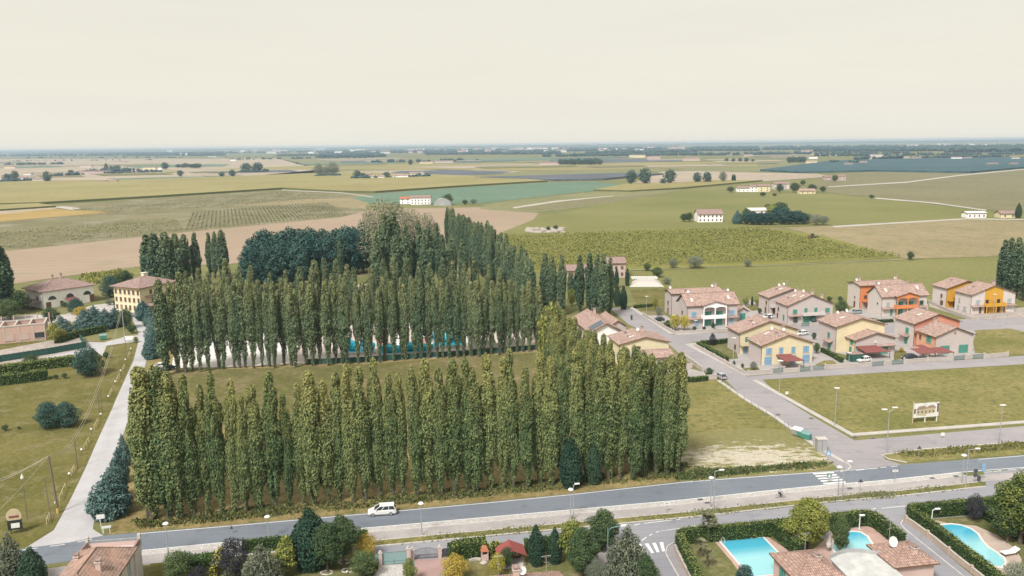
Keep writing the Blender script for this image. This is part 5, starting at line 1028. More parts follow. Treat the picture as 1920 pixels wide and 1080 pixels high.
# two houses left of the street
H = House('white gabled house with solar panels on its roof behind the poplars', (1108, 662), 1163, 1076, 622, 605, 'y', ('wall_white', 'wall_grey', 'wall_grey', 'wall_grey'), ov=.8)
H.block((1142, 650), 1173, 1120, 612, 600, 'y', gr)
k = H.blocks[0]; sl = k['rise'] / (k['w'] / 2); b = MB()
for r in range(2):
    for c in range(4):
        x0 = k['x'] + .2 + c * (k['w'] / 2 - .6) / 4; x1 = x0 + (k['w'] / 2 - .6) / 4 - .06; y0 = k['y'] + .1 + r * 2.0; y1 = y0 + 1.9
        zf = lambda x: k['h'] + (x - k['x']) * sl + .34
        b.prism([(x0, y0, zf(x0)), (x1, y0, zf(x1)), (x1, y1, zf(x1)), (x0, y1, zf(x0))], (0, 0, .06), 'solar')
b.build('solar_panels', H.root); H.extras(0, [(.62, .8)], [], [(.55, .85), (.7, .75)], [])
H = House('cream gabled house with a lower front wing beside the street', (1162, 686), 1253, 1142, 646, 631, 'y', ('wall_cream', 'wall_cream', 'wall_grey', 'wall_grey'))
H.win(0, 'f', .33, 2.9, 1.3, 2.1, 'shutter_brown', 'open'); k = H.blocks[0]
q = H.add((1208, 706), (G(1263, 703) - G(1208, 706)).length, 8.0, None, None, 'x', gr, 'roof_pale', h=HT(G(1208, 706), 672), rise=.9)
balcony(H.root, q['x'] - 4.2, q['x'] - .1, k['y'] - 3.0, k['y'] - .01, 3.0, 'wall_grey'); H.win(1, 'f', .1, 2.9, .7, 1.1, 'shutter_blue'); H.win(1, 'f', .12, .3, 1.0, 2.1, 'shutter_blue', 'door'); H.extras(0, [(.2, .4), (.62, .7)], [(.5, .6)], [], [(.25, .5), (.3, .3)])
# ------------------------------------------------------------------ foreground roofs at the bottom edge
def near_house(label, corners, eave, rise, wall, roof='roof_near', hip=True, ridge='hip', extra=None):
    """corners = eave corners BL, BR in the photo at eave height, and depth"""
    BL, BR, d = corners; p, q = G(*BL, eave), G(*BR, eave); p.z = q.z = 0; a = (q - p); w = a.length; ang = math.atan2(a.y, a.x)
    o = p + Vector((math.sin(ang), -math.cos(ang), 0)) * d; root = thing('house', label, 'house', o, ang)
    ov = .5; b = MB(); gable(b, ov, w - ov, ov, d - ov, eave - .1, rise * .9, ridge, (wall,) * 4); b.build('wall', root, uv=True)
    r = MB(); roof_geo(r, ov, w - ov, ov, d - ov, eave, rise, ridge, roof, ov); ro = r.build('roof', root, uv=True); return root, ro, w, d
r, ro, w, d = near_house('pink house under a tiled hip roof beside the rectangular pool', ((1442, 1037), (1530, 1029), 7.6), 3.2, 1.5, 'wall_rose'); chimney(ro, w * .68, d * .42, 4.0, .65, .7); opening(r, (.5, .5, w - 1, d - 1), 'l', .6, .9, 1.4, 1.6, 'shutter_green'); antenna(r, w * .75, d * .98, 3.2, 2.6)
r, ro, w, d = near_house('pink house under a tiled hip roof with a satellite dish between the kidney pools', ((1624, 1021), (1705, 1013), 6.6), 3.2, 1.5, 'wall_rose'); chimney(ro, w * .62, d * .3, 3.8, .65, .9); dish(r, w * .3, d * .55, 4.3, .75); antenna(r, w * .35, d * .75, 4.2, 3.4)
b = MB(); c0, c1 = G(1556, 1046, 3), G(1650, 1040, 3); c0.z = c1.z = 0; ax = (c1 - c0).normalized(); by = Vector((-ax.y, ax.x, 0)); W = (c1 - c0).length; n = 12; arc = [c0 + ax * W * k / n + by * 1.3 * math.sin(math.pi * k / n) for k in range(n + 1)]
root = thing('terrace_building', 'flat grey terrace with a curved back edge between the two hip roofs', 'building', c0)
pts = [p - c0 for p in arc] + [c1 - c0 - by * 9, -by * 9]; b.prism([(p.x, p.y, 2.7) for p in pts], (0, 0, .25), 'terrace'); b.prism([(p.x * .97 + .2, p.y - .3, 0) for p in pts], (0, 0, 2.7), 'wall_rose'); b.build('terrace_slab', root, uv=True)
b = MB(); strip([p - c0 for p in arc], 0, .12, 2.95, .55, 'metal_light', b); b.build('parapet', root)
# bottom left house with a walled roof terrace
r, ro, w, d = near_house('old brick-tiled house with a small roof terrace at the bottom left', ((147, 1034), (258, 1026), 14.5), 6.0, 2.3, 'wall_pale', 'roof_old'); chimney(ro, w * .72, d * .45, 7.4, .6, .9); chimney(ro, w * .18, d * .72, 6.8, .5, .5)
opening(r, (.5, .5, w - 1, d - 1), 'r', .85, 3.4, 1.0, 1.6, 'shutter_pale'); opening(r, (.5, .5, w - 1, d - 1), 'r', .6, 3.4, 1.0, 1.6, 'shutter_pale')
b = MB(); b.box(.3, w - .3, d - .4, d + 2.2, 0, 5.4, 'wall_pale'); b.build('wall', r, uv=True)
b = MB(); b.box(.3, w - .3, d + 2.0, d + 2.2, 5.4, 6.0, 'wall_rose'); b.box(.3, .5, d - .4, d + 2.0, 5.4, 6.3, 'roof_farm'); b.box(w - .5, w - .3, d - .4, d + 2.0, 5.4, 6.3, 'roof_farm'); b.box(w - .6, w - .2, d + 1.9, d + 2.3, 5.4, 7.0, 'concrete_trim'); b.box(.2, .6, d + 1.9, d + 2.3, 5.4, 7.0, 'concrete_trim')
for k in range(26): b.box(.7 + k * (w - 1.5) / 26, .78 + k * (w - 1.5) / 26, d + 2.05, d + 2.15, 6.0, 6.35, 'metal_light')
b.box(.5, w - .5, d + 2.04, d + 2.16, 6.35, 6.42, 'metal_light'); b.build('terrace_rail', r, uv=True)
# bottom centre roof
r, ro, w, d = near_house('pale tiled roof with a chimney and aerials at the bottom centre', ((917, 1080), (1048, 1071), 10), 6.0, 1.6, 'wall_rose', 'roof_near', ridge='x'); chimney(ro, w * .36, d * .8, 6.9, .75, .9); antenna(r, w * .12, d * .9, 6.6, 2.6); antenna(r, w * .8, d * .9, 6.6, 2.2); dish(r, w * .45, d * .8, 6.9, .5)
# ------------------------------------------------------------------ farms on the left
H = House('large white farmhouse with arched openings and a hipped tile roof', (82, 580), None, None, 547, 523, 'hip', ('wall_white',) * 4, 'roof_farm', FR=(178, 565), BL=(50, 571), name='farmhouse', ov=.9, rise=3.2)
def arch(H, i, face, u, z, w, h):
    k = H.blocks[i]; b = MB(); n = 10; r = w / 2; c = k['x'] + u * k['w'] if face == 'f' else k['y'] + u * k['d']
    pts = [(c - r, z)] + [(c + r, z)] + [(c + r * math.cos(math.pi * q / n), z + h * math.sin(math.pi * q / n)) for q in range(n + 1)]
    if face == 'f': b.prism([(p[0], k['y'] - .05, p[1]) for p in pts], (0, .04, 0), 'glass_dark')
    else: b.prism([(k['x'] - .05, p[0], p[1]) for p in pts], (.04, 0, 0), 'glass_dark')
    b.build('arched_window', H.root)
for u in (.18, .52, .86): arch(H, 0, 'f', u, 3.2, 3.0, 1.5)
H.win(0, 'f', .1, .1, 1.8, 2.4, 'shutter_brown', 'door'); H.win(0, 'f', .35, .5, 1, 1.6, 'shutter_brown'); H.win(0, 'f', .95, .1, 1.8, 3.0, 'shutter_brown', 'door'); arch(H, 0, 'l', .3, 2.4, 1.8, 2.6)
k = H.blocks[0]; canopy(H.root, k['x'] + k['w'] * .42, k['x'] + k['w'] * .62, k['y'] - 3, k['y'] - .05, 2.3, 3.0, 'awning_red', 'awning'); b = MB(); b.prism([(k['x'] - 4, k['y'] + 1, 2.6), (k['x'] - .05, k['y'] + 1, 3.0), (k['x'] - .05, k['y'] + k['d'] * .9, 3.0), (k['x'] - 4, k['y'] + k['d'] * .9, 2.6)], (0, 0, .15), 'roof_farm')
for q in (.1, .5, .85): b.box(k['x'] - 3.9, k['x'] - 3.7, k['y'] + k['d'] * q, k['y'] + k['d'] * q + .2, 0, 2.6, 'wood')
b.build('lean_to', H.root, uv=True); H.extras(0, [(.4, .55), (.55, .5)])
H = House('tall yellow farmhouse with a hipped roof beside the poplar wood', (266, 587), None, None, 540, 511, 'hip', ('wall_cream',) * 4, 'roof_farm', FR=(330, 572), BL=(217, 569), name='farmhouse', ov=1.0, rise=2.8)
for u in (.08, .25, .42, .58, .75, .92):
    for z in (1.0, 3.9, 6.8): H.win(0, 'l', u, z, .9, 1.4, 'shutter_brown')
H.win(0, 'f', .3, 6.6, .9, 1.4, 'shutter_brown'); H.win(0, 'f', .35, 3.0, 1.2, 2.2, 'shutter_brown', 'door'); k = H.blocks[0]
canopy(H.root, k['x'] + 1, k['x'] + k['w'] - 1, k['y'] - 3.5, k['y'] - .05, 2.6, 3.2, 'roof_farm', 'porch_roof'); canopy(H.root, k['x'] + 2, k['x'] + 7, k['y'] - 1.2, k['y'] - .05, 5.5, 5.9, 'roof_farm', 'canopy')
b = MB(); x, y, z = H.top(0, .62, .62); b.box(x - 1, x + 1, y - .7, y + .7, z - 2, z + 1.4, 'wall_cream'); b.box(x - 1.15, x + 1.15, y - .85, y + .85, z + 1.4, z + 1.6, 'white_paint'); b.build('chimney', H.blocks[0]['roof'], uv=True)
# ------------------------------------------------------------------ far farms and cottages
def cottage(label, x0, x1, base, eave, wall='wall_white', roof='roof_farm', depth=9, rise=1.8, ridge='x', wins=3, cat='house', name='farmhouse', tilt=0.0):
    p, q = G(x0, base), G(x1, base - .06 * (x1 - x0) * 0 - .012 * (x1 - x0)); a = q - p; ang = math.atan2(a.y, a.x) + tilt; w = a.length; h = HT(p, eave); o = thing(name, label, cat, p, ang)
    b = MB(); gable(b, 0, w, 0, depth, h, rise, ridge, (wall,) * 4); b.build('wall', o, uv=True); r = MB(); roof_geo(r, 0, w, 0, depth, h, rise, ridge, roof, .6, .3); r.build('roof', o, uv=True)
    for i in range(wins):
        for z in ([.9, 3.8] if h > 5.2 else [.9]):
            opening(o, (0, 0, w, depth), 'f', (i + .5) / wins, z, 1.1, 1.5, 'shutter_brown', 'door')
    return o
o = cottage('white country house with a tiled roof behind the vineyard', 1309, 1355, 417, 402, wins=6, depth=13, rise=3.0)
for i in range(3): opening(o, (0, 0, (G(1355, 417) - G(1309, 417)).length, 13), 'r', (i + .5) / 3, 3.9, 1.2, 1.5, 'shutter_brown', 'door')
cottage('low white-roofed shed behind the country house hedge', 1404, 1437, 402, 395, 'wall_white', 'white_paint', 9, 1.6, wins=2, name='shed', cat='shed')
cottage('cottage at the left of the middle farm group', 1383, 1406, 360, 353, depth=8); cottage('small white house in the middle farm group', 1407, 1421, 360, 350, depth=8, wins=2); cottage('cream house in the middle farm group', 1422, 1444, 360, 349, 'wall_cream', depth=9, wins=2)
cottage('tall pale house in the middle farm group', 1452, 1480, 355, 345, 'wall_pale', depth=12, wins=2); cottage('yellow cottage with a pale roof, right of the middle farm group', 1500, 1529, 364, 358, 'wall_yellow', 'roof_pale', 9, 2.0, wins=3)
cottage('lone reddish farmhouse, left wing', 1547, 1560, 338, 332, 'wall_pink', wins=2); cottage('lone reddish farmhouse, right wing', 1571, 1586, 339, 330, 'wall_pink', wins=2)
cottage('white flat shed beside the cypress hedge at the right edge', 1814, 1849, 409, 400, 'wall_white', 'white_paint', 9, .8, wins=4, name='shed', cat='shed'); cottage('cream bungalow at the right edge behind the hedge', 1877, 1906, 409, 401, 'wall_cream', 'roof_farm', 9, 1.8, wins=2)
cottage('white farmhouse above the wood beside the arched barn', 770, 807, 384, 371, wins=6, rise=1.8, depth=10); cottage('farm wing with an orange roof left of the white farmhouse', 750, 770, 383, 373, 'wall_white', 'terracotta', 9, 1.5, wins=2)
b = MB(); p, q = G(813, 386), G(845, 386); w = (q - p).length; o = thing('barn', 'pale half-round barn right of the white farmhouse', 'barn', p, 0); hh = HT(p, 373); n = 10
pts = [(w / 2 - w / 2 * math.cos(math.pi * k / n), 0, hh * math.sin(math.pi * k / n) ** .8) for k in range(n + 1)]; b.prism(pts, (0, 16, 0), 'metal_light'); b.build('arched_shell', o, uv=True); b = MB(); b.box(w * .35, w * .65, -.08, -.01, 0, hh * .5, 'shutter_pale'); b.build('door', o)
for (x0, x1, by_, ev, wl, l) in [(696, 720, 336, 331, 'wall_white', 'white barn left of the far barn trio'), (737, 765, 335, 329, 'wall_white', 'white barn in the middle of the far barn trio'), (768, 795, 331, 325, 'wall_cream', 'cream barn at the right of the far barn trio'), (685, 696, 333, 327, 'wall_pink', 'small pink house beside the far barns')]:
    cottage(l, x0, x1, by_, ev, wl, 'roof_pale', 10, 1.8, wins=2, cat='barn', name='barn')
tiny = [(8, 28, 316, 313, 'wall_cream'), (32, 60, 340, 334, 'wall_white'), (62, 82, 340, 336, 'wall_pale'), (44, 58, 329, 325, 'white_paint'), (148, 206, 326, 322, 'wall_pink'), (182, 198, 343, 340, 'wall_white'), (204, 218, 343, 339, 'wall_yellow'), (268, 292, 318, 314, 'wall_cream'), (296, 304, 318, 314, 'wall_white'), (150, 172, 314, 311, 'wall_pale'), (214, 236, 305, 303, 'wall_pink'),
        (390, 405, 295, 293, 'white_paint'), (432, 442, 302, 299, 'wall_white'), (787, 812, 307, 304, 'wall_cream'), (815, 850, 306, 302, 'wall_grey'), (856, 902, 306, 302, 'gate_grey'), (1012, 1050, 309, 305, 'wall_pink'), (1180, 1210, 296, 291, 'wall_cream'), (1214, 1238, 299, 294, 'wall_rose'), (1360, 1372, 291, 288, 'white_paint'), (1395, 1412, 294, 290, 'wall_pink'), (1280, 1312, 302, 297, 'wall_rose'), (1502, 1524, 287, 282, 'wall_rose'),
        (1518, 1533, 298, 294, 'wall_white'), (1513, 1532, 308, 302, 'wall_cream'), (1584, 1600, 311, 307, 'white_paint'), (1632, 1656, 295, 290, 'wall_pale'), (1612, 1626, 308, 304, 'wall_rose'), (1710, 1728, 299, 295, 'wall_rose'), (1786, 1804, 300, 295, 'wall_white'), (1807, 1823, 299, 296, 'white_paint'), (1852, 1872, 311, 307, 'white_paint'), (1895, 1910, 311, 307, 'wall_cream'), (1900, 1912, 300, 296, 'wall_white'), (1680, 1694, 284, 280, 'white_paint')]
for i, (x0, x1, by_, ev, wl) in enumerate(tiny):
    cottage('small distant farm building among the far fields', x0, x1, by_, ev, wl, 'roof_farm' if i % 3 else 'roof_pale', 10, 1.6, wins=0, name='farm_building', cat='building')['group'] = 'distant farm buildings'
rr = random.Random(77)
for i in range(150):
    x = rr.choice([rr.uniform(820, 1280), rr.uniform(900, 1260), rr.uniform(1420, 1900), rr.uniform(300, 800), rr.uniform(1680, 1900)]); yb = lerp(287, 275, (x - 400) / 1500) + rr.uniform(-3, 4); L = rr.uniform(7, 20)
    cottage('tiny house of the villages near the horizon', x, x + L, yb, yb - rr.uniform(2.6, 4.6), rr.choice(['wall_white', 'wall_white', 'wall_rose', 'wall_pale', 'white_paint']), rr.choice(['roof_farm', 'roof_pale']), 12, 2.5, wins=0, name='village_house')['group'] = 'houses of the far villages'
cottage('pinkish two-storey farmhouse behind the screen poplars', 1138, 1172, 521, 494, 'wall_pink', 'roof_farm', 11, 1.8, 'x', 3); cottage('low farm wing with a pink roof left of the farmhouse', 1064, 1136, 522, 508, 'wall_rose', 'roof_farm', 10, 1.8, 'x', 4)
# ------------------------------------------------------------------ yards, walls, garden hedges of the duplexes
def patch(px, m, z, name='yard'): return fld(name, px, m, z)
patch([(1288, 645), (1365, 636), (1531, 629), (1824, 619), (1850, 640), (1889, 667), (1640, 686), (1401, 705)], 'paving', .022)
patch([(1305, 648), (1360, 642), (1380, 655), (1384, 672), (1352, 676)], 'shade_lawn', .03, 'lawn'); patch([(1388, 692), (1420, 687), (1425, 694), (1402, 700)], 'shade_lawn', .03, 'lawn')
patch([(1528, 684), (1545, 676), (1562, 676), (1570, 683), (1540, 688)], 'lot_grass', .03, 'lawn'); patch([(1540, 655), (1560, 660), (1600, 668), (1590, 676), (1545, 662)], 'shade_lawn', .03, 'lawn'); patch([(1676, 660), (1690, 655), (1700, 660), (1694, 672), (1676, 676)], 'lawn', .03, 'lawn')
patch([(1832, 619), (1893, 616), (1920, 622), (2150, 640), (2150, 652), (1920, 664), (1892, 666), (1828, 662), (1824, 640)], 'lot_grass', .03, 'lot')
patch([(1400, 560), (1440, 575), (1470, 600), (1560, 596), (1600, 577), (1740, 570), (1742, 596), (1660, 604), (1500, 612), (1365, 622), (1262, 627), (1207, 592), (1245, 590), (1262, 600), (1372, 602), (1385, 585)], 'paving', .024)
patch([(1215, 596), (1245, 606), (1262, 612), (1262, 620), (1220, 600)], 'shade_lawn', .03, 'lawn'); patch([(1180, 545), (1247, 540), (1247, 585), (1200, 582)], 'lawn', .062, 'lawn'); patch([(1395, 573), (1425, 572), (1435, 580), (1410, 583)], 'lawn', .03, 'lawn')
patch([(1742, 568), (1770, 575), (1905, 578), (1960, 570), (2000, 590), (1822, 600), (1790, 590), (1742, 575)], 'rubble', .034)
def wall(px, h, label, m='garden_wall', w=.25, name='garden_wall', posts=0, cap=True):
    P = [G(*p) for p in px]; b = MB(); strip(P, -w / 2, w / 2, 0, h, m, b)
    if cap: strip(P, -w / 2 - .05, w / 2 + .05, h + .002, .06, 'concrete_trim', b)
    if posts:
        L = sum((P[i + 1] - P[i]).length for i in range(len(P) - 1)); n = max(1, int(L / posts))
        for k in range(n + 1):
            c = along(P, min(.9999, k / n)); b.box(c.x - .2, c.x + .2, c.y - .2, c.y + .2, 0, h + .3, m)
    o = b.build(name, uv=True); return tag(o, label, 'wall')
def gate(p, q, h, label, m='gate_grey', bars=True):
    a, c = G(*p), G(*q); d = c - a; w = d.length; o = thing('gate', label, 'gate', a, math.atan2(d.y, d.x))
    b = MB(); n = max(4, int(w / .28))
    for k in range(n): b.box(.08 + k * (w - .2) / n, .08 + k * (w - .2) / n + (w / n) * .62, -.02, .02, .12, h - .05, m)
    b.box(.05, w - .05, -.035, .035, .12, .22, m); b.box(.05, w - .05, -.035, .035, h - .2, h - .1, m); b.build('gate_leaf', o)
    for x in (-.15, w + .15): b = MB(); b.box(x - .18, x + .18, -.18, .18, 0, h + .25, 'garden_wall'); b.box(x - .22, x + .22, -.22, .22, h + .25, h + .33, 'concrete_trim'); b.build('gate_post', o, uv=True)
    return o
wall([(1205, 592), (1265, 627), (1365, 622)], 1.0, 'low pinkish garden wall around the white loggia house', posts=5)
wall([(1303, 651), (1350, 677), (1396, 703), (1446, 700)], 1.0, 'low garden wall around the corner of the yellow gabled duplex', posts=6)
wall([(1548, 692), (1590, 690), (1632, 687)], 1.1, 'low front wall between the yellow and the grey duplex gates', posts=5); wall([(1696, 682), (1745, 678), (1784, 676)], 1.1, 'low front wall before the carport of the peach duplex', posts=5); wall([(1846, 672), (1889, 668)], 1.1, 'low front wall at the right end of the near row', posts=6)
for i, (x0, y0, x1, y1) in enumerate([(1449, 700, 1469, 698), (1499, 697, 1520, 695), (1524, 694, 1546, 693), (1634, 687, 1657, 685), (1671, 684, 1694, 682), (1787, 676, 1809, 674), (1822, 673, 1844, 672)]):
    gate((x0, y0), (x1, y1), 1.3, 'grey-green slatted gate, ' + nth(i + 1) + ' from the left along the near row')
wall([(1470, 698), (1498, 697)], .9, 'short wall between the first two gates of the near row'); wall([(1659, 685), (1669, 684)], 1.1, 'short wall piece between the two gates of the grey duplex'); wall([(1811, 674), (1820, 673)], 1.1, 'short wall piece between the two gates of the peach duplex')
wall([(1384, 620), (1480, 614), (1500, 612)], 1.0, 'front wall of the green-shuttered duplex', posts=6); wall([(1520, 611), (1600, 606), (1655, 604)], 1.0, 'front wall between the green-shuttered and the orange duplex', posts=6); wall([(1742, 568), (1780, 586), (1822, 601), (1900, 592)], 1.0, 'unfinished block wall around the amber duplex', posts=5)
wall([(1283, 672), (1300, 684), (1318, 697)], 1.2, 'garden wall with iron panels beside the cream house', posts=3); wall([(1283, 690), (1298, 690)], 1.2, 'short concrete wall in the cream house yard'); wall([(1326, 712), (1344, 711)], 1.2, 'short pale wall beside the parked silver car')
wall([(1345, 588), (1352, 590)], 1.2, 'small wall beside the loggia house garage'); gate((1366, 622), (1382, 620.5), 1.1, 'dark slatted gate right of the loggia house'); gate((1502, 612), (1518, 611), 1.1, 'dark slatted gate of the green-shuttered duplex')
patch([(1262, 704), (1283, 688), (1320, 698), (1327, 706), (1290, 712), (1262, 712)], 'paving', .03); hedge('hedge', smooth_path([(1280, 715), (1300, 716), (1326, 713)], 3), 1.2, 1.3, 'low dark hedge along the corner of the empty lot', dens=7)
hedge('hedge', smooth_path([(1309, 650), (1330, 661), (1362, 679)], 4), 1.5, 1.5, 'thick hedge beside the street in the corner garden', dens=7, seed=31); hedge('hedge', smooth_path([(1314, 648), (1340, 646), (1366, 643)], 3), 1.0, 1.5, 'dark hedge across the back of the corner garden', dens=7, seed=32, top_light=False)
hedge('hedge', smooth_path([(1541, 660), (1560, 669), (1578, 680)], 3), 1.1, 1.4, 'dark hedge between the yellow duplexes', dens=7, seed=33); hedge('hedge', smooth_path([(1188, 578), (1205, 577), (1224, 575)], 3), 1.0, 1.3, 'hedge across the lawn left of the loggia house', dens=7, seed=34); hedge('hedge', smooth_path([(1630, 602), (1650, 605), (1674, 604)], 3), 1.0, 1.1, 'low hedge before the orange duplex', dens=7, seed=35)
for k, x, y, ty, w, l in [('yellow', 1266, 620, 588, .85, 'left one of two round yellow trees at the loggia house corner'), ('yellow', 1283, 620, 590, .85, 'right one of two round yellow trees at the loggia house corner'), ('purple', 1336, 648, 624, .75, 'dark round tree in the corner garden'), ('olive', 1412, 694, 677, 1.0, 'small grey tree inside the corner wall of the yellow duplex'), ('broad', 1330, 708, 689, 1.1, 'flat-topped small tree beside the parked silver car'),
        ('broad', 1577, 593, 562, 1.1, 'large green tree between the green-shuttered and orange duplexes'), ('orange', 1546, 601, 581, 1.3, 'golden tree in front of the green-shuttered duplex'), ('cedar', 1525, 605, 587, .9, 'blue-green conifer left of the golden tree'), ('teal', 1490, 606, 589, .8, 'dark round tree at the corner of the green-shuttered duplex'), ('broad', 1531, 663, 642, .85, 'dark tree at the right corner of the yellow gabled duplex'),
        ('broad', 1526, 637, 623, .9, 'small dark tree beside the branch street'), ('purple', 1442, 604, 591, .8, 'small topiary tree before the green-shuttered duplex'), ('yellowgreen', 1398, 572, 557, 1.2, 'yellow-green bush left behind the far row'), ('dark_cone', 1410, 573, 555, .6, 'tiny dark conifer amid the yellow bushes behind the far row'), ('yellowgreen', 1420, 572, 558, 1.2, 'yellow-green bush right behind the far row'), ('broad', 1424, 589, 577, .9, 'small tree left of the green-shuttered duplex'),
        ('yellowgreen', 1228, 581, 554, .6, 'slim yellowish tree left of the loggia house'), ('olive', 1235, 592, 574, 1.0, 'small olive tree left of the loggia house'), ('broad', 1337, 618, 604, .9, 'bush before the white loggia'), ('broad', 1252, 616, 600, 1.2, 'dark shrub left of the round yellow trees'), ('broad', 1302, 621, 611, 1.2, 'low shrub in the loggia house garden'), ('broad', 1320, 620, 612, 1.2, 'second low shrub in the loggia house garden'),
        ('broad', 1555, 566, 555, 1.3, 'bush behind the green-shuttered duplex'), ('broad', 1575, 566, 555, 1.3, 'bush behind the large green tree'), ('teal', 1376, 686, 676, .9, 'shrub by the outside stairs of the yellow duplex'), ('broad', 1392, 690, 681, 1.0, 'low garden shrub by the yellow duplex'), ('orange', 1690, 660, 651, 1.2, 'small shrub between grey and peach duplexes'), ('broad', 1552, 646, 634, 1.0, 'shrub at the grey wall of the yellow and grey duplex'), ('dark', 1184, 600, 590, .8, 'potted palm-like plant on the street by the solar roof')]:
    T(k, 'garden_tree' if HT(G(x, y), ty) > 2.6 else 'shrub', x, y, ty, l, 'tree' if HT(G(x, y), ty) > 2.6 else 'shrub', None, w)
b = MB(); p = G(1596, 679); o = thing('garden_shed', 'small dark green shed with a flat brown roof beside the carport', 'shed', p, RA); b.box(0, 3.6, 0, 2.4, 0, 2.1, 'fence_green'); b.box(.1, 3.5, -.03, -.003, .05, 2.05, 'fence_green'); b.build('shed_body', o)
b = MB(); b.box(-.15, 3.75, -.15, 2.55, 2.1, 2.22, 'roof_farm'); b.build('roof', o, uv=True)
# white mound and wrapped bales beyond the cypresses
b = MB(); P = [G(*p) for p in [(1180, 538), (1246, 538), (1236, 527), (1186, 527)]]; c = sum(P, Vector()) / 4; top = [c + (p - c) * .55 + Vector((0, 0, 1.6)) for p in P]
b.face(top, 'concrete_trim')
for i in range(4): b.face([P[i], P[(i + 1) % 4], top[(i + 1) % 4], top[i]], 'concrete_trim')
tag(b.build('tarpaulin_mound'), 'low mound under a white sheet behind the street-end cypresses', 'mound')
bm_ = MB(); bm_.tube([(0, -.6, .65), (0, .6, .65)], .65, 'white_paint', 12); bale = bm_.mesh('wrapped_bale')
for i in range(11):
    o = link('wrapped_bale', bale, None, G(1186 + i * 4.4, 523.5)); tag(o, 'white wrapped bale in the row behind the sheeted mound', 'bale', 'white wrapped bales'); o.rotation_euler.z = .1
b = MB(); rh = random.Random(9)
for k in range(60):
    c = G(rh.uniform(990, 1060), rh.uniform(428, 436)); s = rh.uniform(1.5, 3.5); b.ball((c.x, c.y, 0), s, 'rubble', 7, 5, rh.uniform(.25, .5))
tag(b.build('rubble_heap'), 'grey rubble heap with weeds lying in the meadow beyond the vineyard', 'heap')
# ------------------------------------------------------------------ water park behind the middle poplars
patch([(322, 690), (330, 628), (540, 612), (545, 682), (440, 688)], 'plaza', .03, 'plaza'); patch([(552, 682), (552, 616), (1000, 592), (1004, 657), (800, 672)], 'plaza_pink', .03, 'plaza'); patch([(640, 540), (690, 530), (720, 560), (650, 570)], 'rubble', .02, 'clearing')
b = MB(); P = [G(*p) for p in [(572, 684), (680, 679), (800, 671), (900, 665), (1004, 656)]]; strip(P, -.03, .03, .05, 1.5, 'fence_green', b)
for k in range(60): c = along(P, k / 60); b.box(c.x - .04, c.x + .04, c.y - .04, c.y + .04, 0, 1.75, 'metal_dark')
tag(b.build('mesh_fence'), 'dark green mesh fence along the water park behind the trunks', 'fence')
for i, (x0, x1, y, h) in enumerate([(649, 666, 664, 2.6), (677, 697, 663, 2.6), (717, 753, 667, 1.6), (758, 808, 664, 1.6), (811, 863, 648, 2.4)]):
    p, q = G(x0, y), G(x1, y - .5); w = (q - p).length; o = thing('water_slide', 'bright blue water slide behind the poplar trunks, ' + nth(i + 1) + ' from the left', 'slide', p, 0)
    b = MB(); n = 14
    for s in range(2):
        pts = [(w * k / n, 1.0 + s * 1.9 + .3 * math.sin(k * .9 + i), .5 + h * (1 - k / n * .6)) for k in range(n + 1)]; b.tube(pts, 1.05, 'bright_blue', 8)
    b.build('flume', o); b = MB()
    for k in range(4): b.box(w * k / 3.3, w * k / 3.3 + .15, 1, 1.15, 0, .6 + h * (1 - k / 4 * .6), 'metal_light')
    b.build('support', o); b = MB(); b.box(0, w, 3.9, 4.1, 0, h * .8, 'pink_panel'); b.build('panel', o)
for i, (x0, x1, y) in enumerate([(640, 705, 667), (712, 812, 669), (808, 868, 655)]):
    q = [G(x0, y), G(x1, y - (x1 - x0) * .06), G(x1 - 4, y - 9 - (x1 - x0) * .06), G(x0 + 3, y - 8)]; c = sum(q, Vector()) / 4; b = MB(); b.prism([(p.x - c.x, p.y - c.y, .05) for p in q], (0, 0, .75), 'dish_white'); o = thing('splash_pool', 'bright turquoise splash pool behind the poplar trunks, ' + nth(i + 1) + ' from the left', 'pool', c, 0); b.build('rim', o); b = MB(); b.prism([((p.x - c.x) * .95, (p.y - c.y) * .93, .80) for p in q], (0, 0, .03), 'bright_blue'); b.build('water', o)
for i, x in enumerate([622, 640, 670, 707, 735, 790, 800, 838, 868, 880]):
    p = G(x, 652 - (x - 640) * .04); o = thing('beach_hut', 'pale and pink beach hut in the water park, ' + nth(i + 1) + ' from the left', 'hut', p, 0); b = MB(); b.box(0, 2.6, 0, 2.6, 0, 2.4, 'pink_panel' if i % 2 else 'wall_white'); b.build('wall', o, uv=True); b = MB(); roof_geo(b, 0, 2.6, 0, 2.6, 2.4, .9, 'hip', 'white_paint' if i % 3 else 'terracotta', .2, .1); b.build('roof', o)
for i, x in enumerate([890, 902, 914, 926, 938, 950, 962, 974]):
    p = G(x, 655 - (x - 890) * .06); o = thing('parasol', 'closed pale parasol tent at the right of the water park, ' + nth(i + 1) + ' from the left', 'parasol', p, 0); b = MB(); b.tube([(0, 0, 0), (0, 0, 3.4)], .05, 'metal_light', 5); b.build('pole', o); b = MB(); b.tube([(0, 0, .8), (0, 0, 1.6), (0, 0, 3.3)], [1.3, .8, .08], 'pale_tent', 8); b.build('cloth', o)
